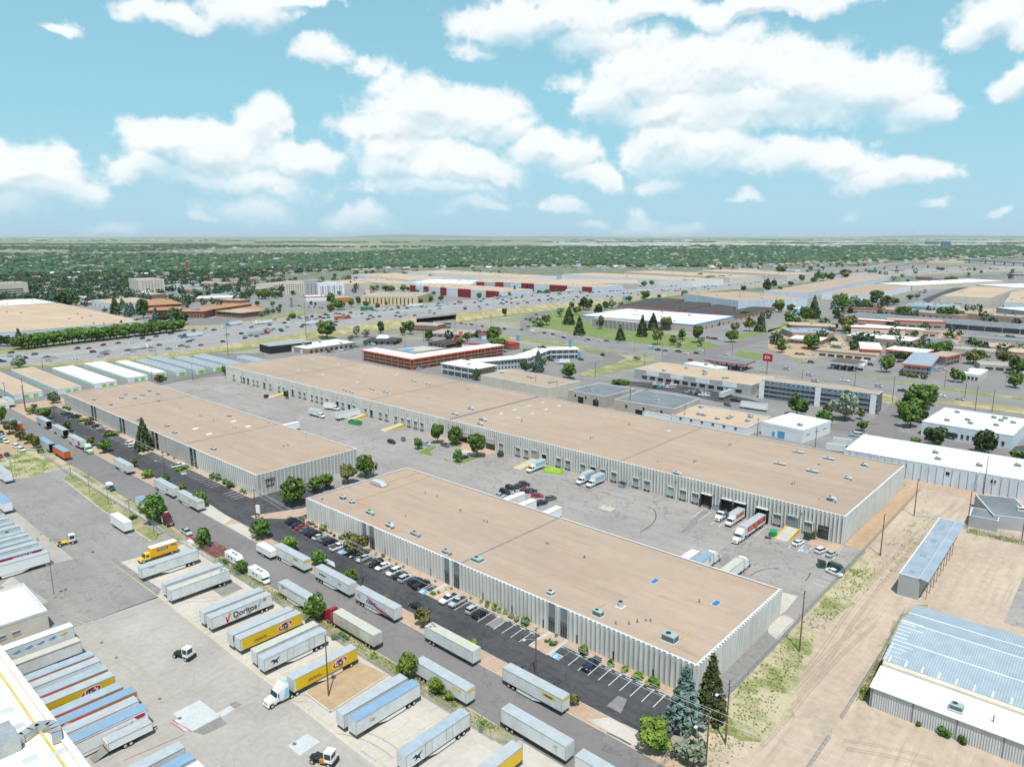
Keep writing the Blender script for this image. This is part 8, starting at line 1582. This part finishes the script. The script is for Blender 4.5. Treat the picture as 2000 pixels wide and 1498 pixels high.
# houses among the trees
HM=[]
for wm,rm in (('cream_wall','dull_roof'),('white_wall','house_roof'),('brick','blue_grey_roof'),('tan_wall','white_roof'),('white_wall','grey_roof')):
    b=MB();b.box(-6,6,-4,4,0,3.2,wm);wlm=b.build('wall');b=MB();b.prism([(-4.6,3.2),(4.6,3.2),(0,5.6)],-6.6,6.6,rm);rfm=b.build('roof');rfm.data.transform(Matrix.Rotation(math.pi/2,4,'Z'));HM.append((wlm.data,rfm.data));bpy.data.objects.remove(wlm);bpy.data.objects.remove(rfm)
hv,hf,hm_=[],[],[];nh=0;HB=MB()
for i in range(2300):
    px=rng.uniform(-300,2300);lo=lower_edge(px);py=485+(lo+4-485)*(rng.random()**(1.1 if i<520 else .8));g=gxy(px,py)
    if g.length<2600 and blocked(g):continue
    k=rng.integers(0,5);a=rng.choice([YAW+.3,YAW+1.87,YAW-.2]);s_=rng.uniform(.8,1.4)*(1+max(0,g.length-1800)/9000)
    if nh<230 and g.length<2300:
        r=empty('house',(g.x,g.y,.1),a);r.scale=(s_,s_,s_)
        for nm,me in (('wall',HM[k][0]),('roof',HM[k][1])):o=bpy.data.objects.new(nm,me);COL.objects.link(o);o.parent=r
        tag(r,'small %s house with a %s roof among the trees' % (['cream','white','brick','tan','white'][k],['dull','brown','grey','white','dark grey'][k]),'house','small houses among the suburb trees');nh+=1
    else:
        c,s2=math.cos(a)*s_,math.sin(a)*s_;T_=lambda p:(g.x+p[0]*c-p[1]*s2,g.y+p[0]*s2+p[1]*c,p[2]*min(s_,2.2));HB.box(-7,7,-4.5,4.5,0,3.4,['cream_wall','white_wall','brick','tan_wall','white_wall'][k],T=T_)
        HB.hexa([(-7.5,-5,3.4),(7.5,-5,3.4),(7.5,5,3.4),(-7.5,5,3.4),(-7.5,-.2,6),(7.5,-.2,6),(7.5,.2,6),(-7.5,.2,6)],['dull_roof','house_roof','dull_roof','house_roof','blue_grey_roof'][k],T=T_)
stuff(HB.build('distant_houses',recalc=False),'countless pale roofs of the far suburb among the trees','houses')
HB=MB()
for i in range(260):
    px,py=(rng.uniform(1050,2100),rng.uniform(466,482)) if i<220 else (rng.uniform(60,700),rng.uniform(465,471));g=gxy(px,py);w_=rng.uniform(40,160)*(1 if i<220 else 2);HB.box(g.x-w_,g.x+w_,g.y-w_*.5,g.y+w_*.5,0,rng.uniform(7,16),'white_wall',random.choice(['white_roof','dull_roof','white_roof','blue_grey_roof']))
stuff(HB.build('distant_sheds',recalc=False),'tiny white sheds scattered near the horizon','sheds')
for px,w_,hh_,lb in ((1250,400,60,'low pale terminal hall on the horizon'),(1285,300,110,'white peaked hall on the horizon'),(1240,90,130,'small tower block on the horizon')):
    g=gxy(px,465.5);b=MB();b.box(-w_/2,w_/2,-60,60,0,hh_*.6,'white_wall');b.build('wall',empty('hall',(g.x,g.y,0),-YAW));r=bpy.data.objects[-1] if 0 else [o for o in COL.objects if o.name.startswith('hall')][-1];b=MB();b.prism([(-w_/2,hh_*.6),(w_/2,hh_*.6),(w_*.2,hh_),(0,hh_*.8),(-w_*.2,hh_)],-60,60,'white_roof');b.build('roof',r);tag(r,lb,'hall')
# low far hills
b=MB();n=160;prev_=None
for i in range(n+1):
    a=YAW-1.0+2.0*i/n;r_=42000;h_=60+90*max(0,math.sin(i*.11)+.4*math.sin(i*.37+1))+(45 if 63<i<70 else 0);c=(math.sin(a)*r_,math.cos(a)*r_)
    cur=((c[0]*.93,c[1]*.93,-5),(c[0],c[1],h_),(c[0]*1.1,c[1]*1.1,-5))
    if prev_:b.poly([prev_[0],cur[0],cur[1],prev_[1]],'hill_green');b.poly([prev_[1],cur[1],cur[2],prev_[2]],'hill_green')
    prev_=cur
struct(b.build('hills',recalc=False))
# weeds along the fences and in the dirt
def weeds(name,label,poly,n,size,m,seed,clump=.35):
    rg=np.random.default_rng(seed);P=np.array([tuple(p) for p in poly]);lo,hi=P.min(0),P.max(0);out=[]
    cs=rg.uniform(lo,hi,(max(8,n//60),2))
    while len(out) <n:
        c=cs[rg.integers(0,len(cs))];q_=c+rg.normal(0,1.1,2) if rg.random() >clump else rg.uniform(lo,hi);ins=False;j=len(P)-1
        for i in range(len(P)):
            if (P[i][1] >q_[1]) != (P[j][1] >q_[1]) and q_[0] <(P[j][0]-P[i][0])*(q_[1]-P[i][1])/(P[j][1]-P[i][1])+P[i][0]:ins=not ins
            j=i
        if ins:out.append((q_[0],q_[1],rg.uniform(.05,.35)))
        elif rg.random() <.0005:break
    Q_=np.array(out);me=leaf_mesh(name,Q_,np.tile([0,0,1.0],(len(Q_),1)),size,m,.7,seed);o=bpy.data.objects.new(name,me);COL.objects.link(o);stuff(o,label,'weeds')
weeds('weeds','green and yellow weeds along the chain-link fence of the dirt yard',[(-55.6,62),(-38,62),(-44,100),(-46,130),(-50,160),(-50,215),(-56,215)],15000,.27,'leaf_weed',1)
weeds('weeds','pale weeds scattered over the dirt beside the long shed',[gk('h',1250,800),gk('h',1180,1000),gk('h',600,1480),gk('l',300,300),gk('h',1000,1480),gk('h',1300,1030)],5200,.24,'leaf_weed',2,.2);weeds('weeds','tufts of weeds between the yard fence and the street',[(-200,88.6),(-84,88.6),(-84,91.2),(-200,91.2)],2600,.2,'leaf_weed',3);weeds('weeds','weeds around the bottom utility pole',[(-52,70),(-30,70),(-30,92),(-56,96)],3800,.24,'leaf_weed',4,.3)
weeds('weeds','weeds along the left edge grass field',[gk('e',0,520),gk('e',200,490),gk('e',430,610),gk('e',240,685),gk('e',0,700)],2600,.22,'leaf_weed',5);weeds('weeds','weeds beside the grey low building and metal shed',[gk('h',1560,1100),gk('h',1600,1090),gk('h',2000,1190),gk('h',2000,1220),gk('h',1540,1120)],900,.2,'leaf_weed',6);weeds('weeds','weeds along the left wall of the metal building',[gk('l',860,640),gk('l',900,660),gk('l',780,960),gk('l',690,960)],700,.2,'leaf_weed',7)
# ================================================================ poles, wires, fences, people
POLES={}
def pole(v,x,y,top,kind,label,hd=0.0):
    g=gk(v,x,y);h=min(height_for(full(v,x,y),full(v,x,top)),40);r=empty({'u':'utility_pole','s':'utility_pole'}.get(kind,'lamp_post'),(g.x,g.y,.05),hd);tag(r,label,'utility pole' if kind in 'us' else 'lamp post','poles along the roads and yards')
    b=MB();m='wood_pole' if kind in 'us' else 'steel_pole';mr_=.3 if h>18 else .17;b.tube((0,0,0),(0,0,h),.19 if kind in 'us' else (mr_ if kind=='m' else .11),'bark' if kind=='m' and h<18 else m,8,.11 if kind in 'us' else (mr_*.6 if kind=='m' else .08));b.build('pole',r)
    if kind in 'us' and h>7:
        for zz in ((h-.5,h-1.9) if kind=='s' else (h-.5,)):
            b=MB();b.box(-.06,.06,-1.2,1.2,zz,zz+.12,'wood_pole')
            for yy in (-1.1,-.5,.5,1.1):b.tube((0,yy,zz+.12),(0,yy,zz+.32),.05,'coping',6)
            b.build('crossarm',r)
    if kind=='s':b=MB();b.tube((0,0,h-2.8),(-1.2,-2.2,h-2.4),.05,'metal',6);b.box(-1.5,-1.0,-2.8,-2.1,h-2.5,h-2.35,'coping');b.build('street_lamp',r)
    if kind=='l':
        for s_ in (-1,1):b=MB();b.box(-.35,.35,s_*.25,s_*.9,h-.1,h+.12,'steel_pole') if s_==1 else b.box(-.35,.35,-.9,-.25,h-.1,h+.12,'steel_pole');b.build('lamp_head',r)
        b=MB();b.tube((0,0,0),(0,0,.8),.3,'concrete',10);b.build('footing',r)
    if kind=='m':b=MB();b.tube((0,0,h-.5),(0,0,h),.9 if h>18 else .5,'metal',10);b.build('lamp_head',r)
    return r,h
pl={}
for k_,a in {'bottom':('k',1515,1465,1045,'s','dark wooden utility pole at the bottom, left of the brown one'),'brown':('k',1668,1295,800,'s','brown wooden pole with a lamp at the fence corner'),'lot':('k',185,765,390,'s','utility pole with a street lamp over the front lot, nearest'),'tree':('D',1378,1075,590,'s','utility pole with a street lamp beside the spreading olive tree'),'sign':('z',500,1012,955,'u','utility pole beside the white pylon sign'),
        'far1':('e',1287,680,510,'s','utility pole with a lamp at the left warehouse parking'),'far2':('e',432,260,40,'s','pale utility pole by the far driveway'),'far3':('e',200,155,-90,'u','dark pole at the far street corner')}.items():pl[k_] =pole(*a)
for v,x,y,t,kd,lb in (('F',0,0,0,0,0),('l',245,575,105,'u','leaning dark pole in the weeds right of the front warehouse'),('h',877,1300,975,'u','dark pole in the weeds at the end of the long warehouse'),('h',1140,990,700,'u','dark pole beside the dirt strip behind the long warehouse'),('h',1555,1085,795,'u','dark pole at the corner of the low grey building'),('h',1680,830,530,'u','dark pole against the white ribbed warehouse'),('h',1980,1190,1000,'u','pole at the right edge beside the grey roofed building'),('h',368,460,300,'u','dark pole beside the blue banded garage'),
        ('h',1617,165,-30,'u','tall pole on the avenue verge, left of a pair'),('h',1750,175,0,'u','tall pole on the avenue verge, right of a pair'),('d',970,1430,1220,'u','tall dark pole at the bend of the side street'),('d',675,1300,1170,'u','pole on the avenue in front of the petrol station'),('d',267,1240,1170,'u','pole on the avenue behind the motel block'),('d',1378,1305,1170,'u','pole before the orange edged motel car park'),('d',1535,1400,1240,'u','pole on the median right of the motel block'),('c',1175,1060,960,'u','dark signal pole at the crossroads, left'),('c',1500,1050,985,'u','dark signal pole at the crossroads, middle'),('c',1720,1050,930,'u','dark signal pole at the crossroads, right'),
        ('c',650,1225,1110,'u','pole in the green triangle beside the pale motel'),('c',1037,1130,1040,'u','pole at the right end of the green triangle'),('c',185,1355,1210,'u','pole behind the blank tan building'),('c',350,1390,1255,'u','pole at the corner of the blank tan building'),('g',920,180,-45,'u','pole in front of the nearer grey roofed workshop'),('g',1347,260,120,'u','pole beside the sand roofed building, left'),('g',1915,370,225,'u','pole beside the sand roofed building, right'),
        ('b',1655,1250,1130,'u','pole beside the small dark tree at the pale motel'),('b',1165,990,900,'u','pole beside the dark roofed restaurant'),('b',1310,960,870,'u','pole left of the maroon restaurant'),('b',1555,835,750,'u','pole on the avenue right of the bridge'),('b',1720,790,710,'u','pole on the freeway slope right of the bridge'),('b',1835,800,715,'u','second pole on the freeway slope right of the bridge'),('b',1495,895,830,'u','pole in the triangle behind the maroon restaurant'),('a',1220,1060,1000,'u','pole beside the freeway above the grey storage rows'),('a',1508,1255,1120,'u','pole in front of the grey storage rows'),('a',1190,1260,1150,'u','pole between white and grey storage rows'),('a',195,1475,1295,'u','reddish pole before the tan storage rows'),('a',45,1390,1265,'u','reddish pole at the left of the tan storage rows'),('a',335,1160,1075,'u','pole beside the freeway above the tan storage rows')):
    if kd:pole(v,x,y,t,kd,lb)
for v,x,y,t,kd,lb in (('j',567,925,430,'m','tall brown mast in the gravel island of the loading yard'),('C',710,1385,945,'l','lamp post beside the cream block in the loading yard'),('e',705,845,680,'l','lamp post in the fenced grass strip, farthest'),('e',850,920,770,'l','lamp post in the fenced grass strip, second from the far end'),('e',1013,970,870,'l','lamp post at the fence beside the white box'),('e',1208,1170,960,'l','lamp post in the fenced grass strip, nearest'),('e',557,700,585,'l','lamp post at the corner of the fenced grass strip'),('e',98,690,540,'l','lamp post in the grass field at the left'),('e',700,385,250,'l','lamp post in the left warehouse car park, farther'),('e',812,440,295,'l','lamp post in the left warehouse car park, nearer'),
        ('a',1783,1060,830,'m','tall grey light mast beside the freeway, left'),('b',393,930,640,'m','tall grey light mast beside the black workshop'),('a',210,1045,900,'l','lamp post on the far side of the freeway, left'),('a',525,1000,890,'l','lamp post on the far side of the freeway, middle'),('a',1085,920,840,'l','lamp post on the far side of the freeway, right'),('c',955,1040,905,'l','pale tall pole beside the avenue below the lawn'),('a',412,620,420,'m','pale lattice tower among the trees at the left'),('c',450,985,945,'l','lamp post beside the angled pale motel'),('d',1850,1320,1210,'l','lamp post beside the cream shop at the right')):pole(v,x,y,t,kd,lb)
def wire(a,c,sag=.8,r_=.03):
    b=MB();prev_=None
    for i in range(13):t=i/12;p=a.lerp(c,t)-Vector((0,0,sag*4*t*(1-t)));(b.tube(prev_,p,r_,'coping',4) if prev_ is not None else None);prev_=p
    w_=b.build('power_line');return tag(w_,'thin overhead wire between the street utility poles','wire','overhead wires along the street')
seq=['bottom','lot','tree','sign','far1']
for a,c in list(zip(seq[:-1],seq[1:]))+[('far1','far2')]:
    for yy in (-1.1,.5,1.1):pa,pc=pl[a][0].location,pl[c][0].location;wire(Vector((pa.x,pa.y+yy,pl[a][1]-.15)),Vector((pc.x,pc.y+yy,pl[c][1]-.15)))
pa=pl['bottom'][0].location
for yy in (-1.1,1.1):wire(Vector((pa.x,pa.y+yy,pl['bottom'][1]-.15)),Vector((-12,pa.y+6+yy,10.5)),.5)
mf=bpy.data.materials.new('chain_link');mf.use_nodes=True;t_=NT(mf.node_tree);bs=t_.n['Principled BSDF'];bs.inputs['Base Color'].default_value=(.42,.45,.47,1);bs.inputs['Alpha'].default_value=.3;bs.inputs['Roughness'].default_value=.5;M['chain_link'] =mf
def fence(label,pts,h=2.1,step=3.2,solid=False,name='chain_link_fence'):
    r=empty(name,(pts[0][0],pts[0][1],0));tag(r,label,'fence');ox,oy=pts[0][0],pts[0][1];b=MB();rl=MB();npost=0
    for p,q_ in zip(pts[:-1],pts[1:]):
        p,q_=Vector(p[:2])-Vector((ox,oy)),Vector(q_[:2])-Vector((ox,oy));L=(q_-p).length;T_=frame(p,(q_-p)/L);P=[T_((0,0,.05)),T_((L,0,.05)),T_((L,0,h)),T_((0,0,h))];b.poly(P,'chain_link' if not solid else 'plain_wall');rl.box(0,L,-.03,.03,h-.03,h+.03,'metal',T=T_);n=max(1,int(L/step))
        for i in range(n+1):
            if npost>95:break
            k=MB();x,y,_=T_((L*i/n,0,0));k.tube((x,y,0),(x,y,h+.15),.045,'metal',6);k.build('post',r);npost+=1
    b.build('mesh_panel',r,recalc=False);rl.build('rail',r)
fence('chain-link fence between the loading yard and the street, far part',[(-331,86.5),(-205,88)]);fence('chain-link fence between the loading yard and the street, near part',[(-205,88),(-84,87.6),(-78,90)]);fence('chain-link fence along the truck court and the dirt yard, far part',[(-57.4,297),(-56.6,226),(-56.2,171)]);fence('chain-link fence along the front warehouse end and the dirt yard',[(-56.2,171),(-55.8,98)])
fence('chain-link fence at the left gable of the metal building',[gk('l',1060,290),gk('l',885,620),gk('l',580,1110)],step=2.4);fence('short chain-link fence piece leaning in the dirt, bottom right',[gk('l',490,1255),gk('l',320,1500)],step=2.4);fence('chain-link fence beside the small gravel lot at the left',[gk('e',190,480),gk('e',290,490),gk('e',470,620)],step=3)
fence('low concrete wall fence before the storage rows',[gk('a',-100,1450),gk('a',480,1390),gk('a',1250,1290),gk('a',1740,1190)],1.6,solid=True,name='wall_fence');fence('chain-link fence around the low grey building',[gk('h',1530,1070),gk('h',1540,1095),gk('h',2000,1200)],1.8)
fence('chain-link fence crossing the dirt behind the long shed',[gk('h',1140,990),gk('h',1350,1030)],1.8)
# signs
billboard('white pylon sign with dark panels beside the driveway','D',(35,250),(35,45),58,95,'van_bright',None,rz=.3)
g=gk('D',35,250)
for v,f_,t_p,w_,h_,m,lb in (('c',(45,990),(45,900),28,40,'paint_blue','tall blue motel sign left of the pale motel'),('c',(453,1000),(453,935),24,50,'paint_blue','blue sign behind the angled pale motel'),('c',(523,1090),(523,1030),26,38,'paint_blue','blue sign at the end of the pale motel'),('b',(1600,945),(1600,870),32,22,'orange_trim','orange restaurant sign behind the maroon restaurant'),('b',(1560,980),(1552,915),26,60,'red_trim','red pylon beside the orange motel'),('b',(280,720),(280,605),18,70,'joint_metal','dark tall sign beside the ramp road'),('a',(1465,420),(1465,335),14,35,'red_trim','small red sign above the trees'),('b',(855,600),(862,570),20,18,'red_trim','small red sign above the yellow office'),('c',(880,640),(880,598),34,28,'paint_blue','blue roadside panel beside the freeway'),('d',(880,1190),(880,1110),14,60,'pale_blue_wall','slim pale sign beside the leafy tree at the avenue'),('d',(1478,1030),(1478,980),45,28,'maroon_panel','purple sign on the dark roofed brown workshop'),('d',(1270,1210),(1268,1130),24,40,'paint_blue','blue motel sign at the orange edged motel')):billboard(lb,v,f_,t_p,w_,h_,m,None)
for v,x0,x1,y0,y1,yb,lb in (('b',818,918,678,740,745,'green overhead road sign above the freeway, left of the bridge'),('c',1330,1430,464,495,520,'green overhead road sign above the freeway, centre right'),('d',775,850,388,412,425,'green overhead road sign below the flyover'),('c',228,300,558,592,600,'small green road sign beside the freeway')):
    A_,B_=gk(v,x0,yb),gk(v,x1,yb);d_=(B_-A_);L_=d_.length;h_=height_for(full(v,x0,yb),full(v,x0,y0));lo_=height_for(full(v,x0,yb),full(v,x0,y1));r=empty('road_sign',(A_.x,A_.y,0),math.atan2(d_.y,d_.x));tag(r,lb,'road sign')
    n=3 if L_>12 else 1
    for i in range(n):b=MB();b.box(L_*i/n+.1,L_*(i+1)/n-.1,-.1,.1,max(lo_,3),h_-(.7 if i==1 else 0),'sign_green');b.build('sign_board',r)
    for x in (0,L_):b=MB();b.tube((x,.3,0),(x,.3,h_),.18,'metal',6);b.build('post',r)
lettering(AVOID[0] if 0 else next(o for o in TAGGED if o['label'].startswith('huge tan roofed')),'mxp.com',3.6,(next(o for o in TAGGED if o['label'].startswith('huge tan'))['L']-78,-.12,5.4),(math.pi/2,0,0),'mark_blue','wall_lettering',bold=.05)
g=gk('A',940,0);g=gk('F',800,610);b=MB();b.box(-1,1,-.5,.5,.5,.62,'wood_pole');b.box(-.9,-.75,-.4,.4,0,.5,'wood_pole');b.box(.75,.9,-.4,.4,0,.5,'wood_pole');tag(b.build('bench',None,(g.x,g.y,.06),.3),'brown wooden table lying beside the green dumpster','table')
# people
def person(label,v,x,y,rz,step=.12,arm=.25):
    g=gk(v,x,y);J=[(0,0,.95),(0,0,1.22),(0,0,1.42),(0,0,1.52),(0,.01,1.66),(0,0,1.76),(.1,0,.9),(.11,step,.5),(.11,step*.6,.08),(.11,step*.6+.14,.03),(-.1,0,.9),(-.11,-step*.2,.5),(-.11,-step*1.2,.08),(-.11,-step*1.2+.14,.03),
        (.2,0,1.4),(.27,-.03,1.13),(.29,arm,.93),(.28,arm+.08,.88),(-.2,0,1.4),(-.27,-.03,1.13),(-.28,.12,.88),(-.27,.18,.82)]
    E_=[(0,1),(1,2),(2,3),(3,4),(4,5),(0,6),(6,7),(7,8),(8,9),(0,10),(10,11),(11,12),(12,13),(2,14),(14,15),(15,16),(16,17),(2,18),(18,19),(19,20),(20,21)]
    Rr=[.14,.15,.14,.06,.105,.08,.095,.065,.045,.04,.095,.065,.045,.04,.065,.048,.032,.028,.065,.048,.032,.028]
    me=bpy.data.meshes.new('person');me.from_pydata(J,E_,[]);o=bpy.data.objects.new('person',me);COL.objects.link(o);o.modifiers.new('s','SKIN');sk=me.skin_vertices[0].data
    for i,q_ in enumerate(Rr):sk[i].radius=(q_,q_*.8)
    sk[0].use_root=True;m_=o.modifiers.new('u','SUBSURF');m_.levels=1;m_.render_levels=1;bpy.context.view_layer.update();nm=bpy.data.meshes.new_from_object(o.evaluated_get(bpy.context.evaluated_depsgraph_get()));bpy.data.objects.remove(o)
    nm.materials.clear();[nm.materials.append(M[k]) for k in ('hi_vis','navy_cloth','skin','chassis')]
    for p in nm.polygons:z=p.center.z;p.material_index=2 if z>1.5 else (0 if z>.92 and abs(p.center.x) <.24 or z>1.15 else (2 if z>.75 and abs(p.center.x) >.2 else (1 if z>.08 else 3)))
    o=bpy.data.objects.new('person',nm);COL.objects.link(o);o.location=(g.x,g.y,.05);o.rotation_euler.z=rz
    b=MB();b.tube((0,0,1.70),(0,0,1.84),.12,'bark',10,.08);b.build('hair',o)
    b=MB();b.box(-.19,.19,-.125,.13,1.0,1.44,'hi_vis');b.build('safety_vest',o);return tag(o,label,'person')
person('worker in a yellow safety vest standing beside the docked trailers','e',293,1185,.5);person('worker in a yellow safety vest walking towards the yellow framed yard tractor','e',393,1190,-1.2,.2,.3)
# ---- the far surplus of traffic becomes one mass, labels get their places
import bmesh
cars=sorted([o for o in TAGGED if o['category'] =='car'],key=lambda o:Vector(o.location).length);extra=cars[292:];HB=MB()
for o in extra:
    me=o.data;mw=Matrix.Translation(o.location) @ Matrix.Rotation(o.rotation_euler.z,4,'Z');k0=len(HB.v);HB.v+=[tuple(mw @ v.co) for v in me.vertices]
    for p in me.polygons:HB.f.append(tuple(i+k0 for i in p.vertices));HB.mi.append(HB.mid(me.materials[p.material_index].name.split('.')[0]))
    TAGGED.remove(o);bpy.data.objects.remove(o)
if extra:stuff(HB.build('distant_traffic',recalc=False),'the farthest cars on the freeway and in the far lots','cars')
bl={}
for o in TAGGED:bl.setdefault(o['label'],[]).append(o)
def nth(i):return '%d%s' % (i,'th' if 10<=i % 100<=20 else {1:'st',2:'nd',3:'rd'}.get(i % 10,'th'))
for lb,os_ in bl.items():
    if len(os_) <2:continue
    os_.sort(key=lambda o:proj(*o.location)[0] if 'wire' not in lb else o.data.vertices[0].co.x)
    if os_[0].get('group') is None:
        for o in os_:o['group'] ='look-alikes: '+os_[0]['category']+'s'
    w_=lb.split()[:12]
    for i,o in enumerate(os_):o['label'] =' '.join(w_).rstrip(',')+', '+(nth(i+1)+' from the left')
# ---- the air: one even pale volume round everything
b=MB();b.box(-62000,62000,-62000,62000,-6,260,'haze_air');hz_=b.build('haze');hz_['kind'] ='stuff'
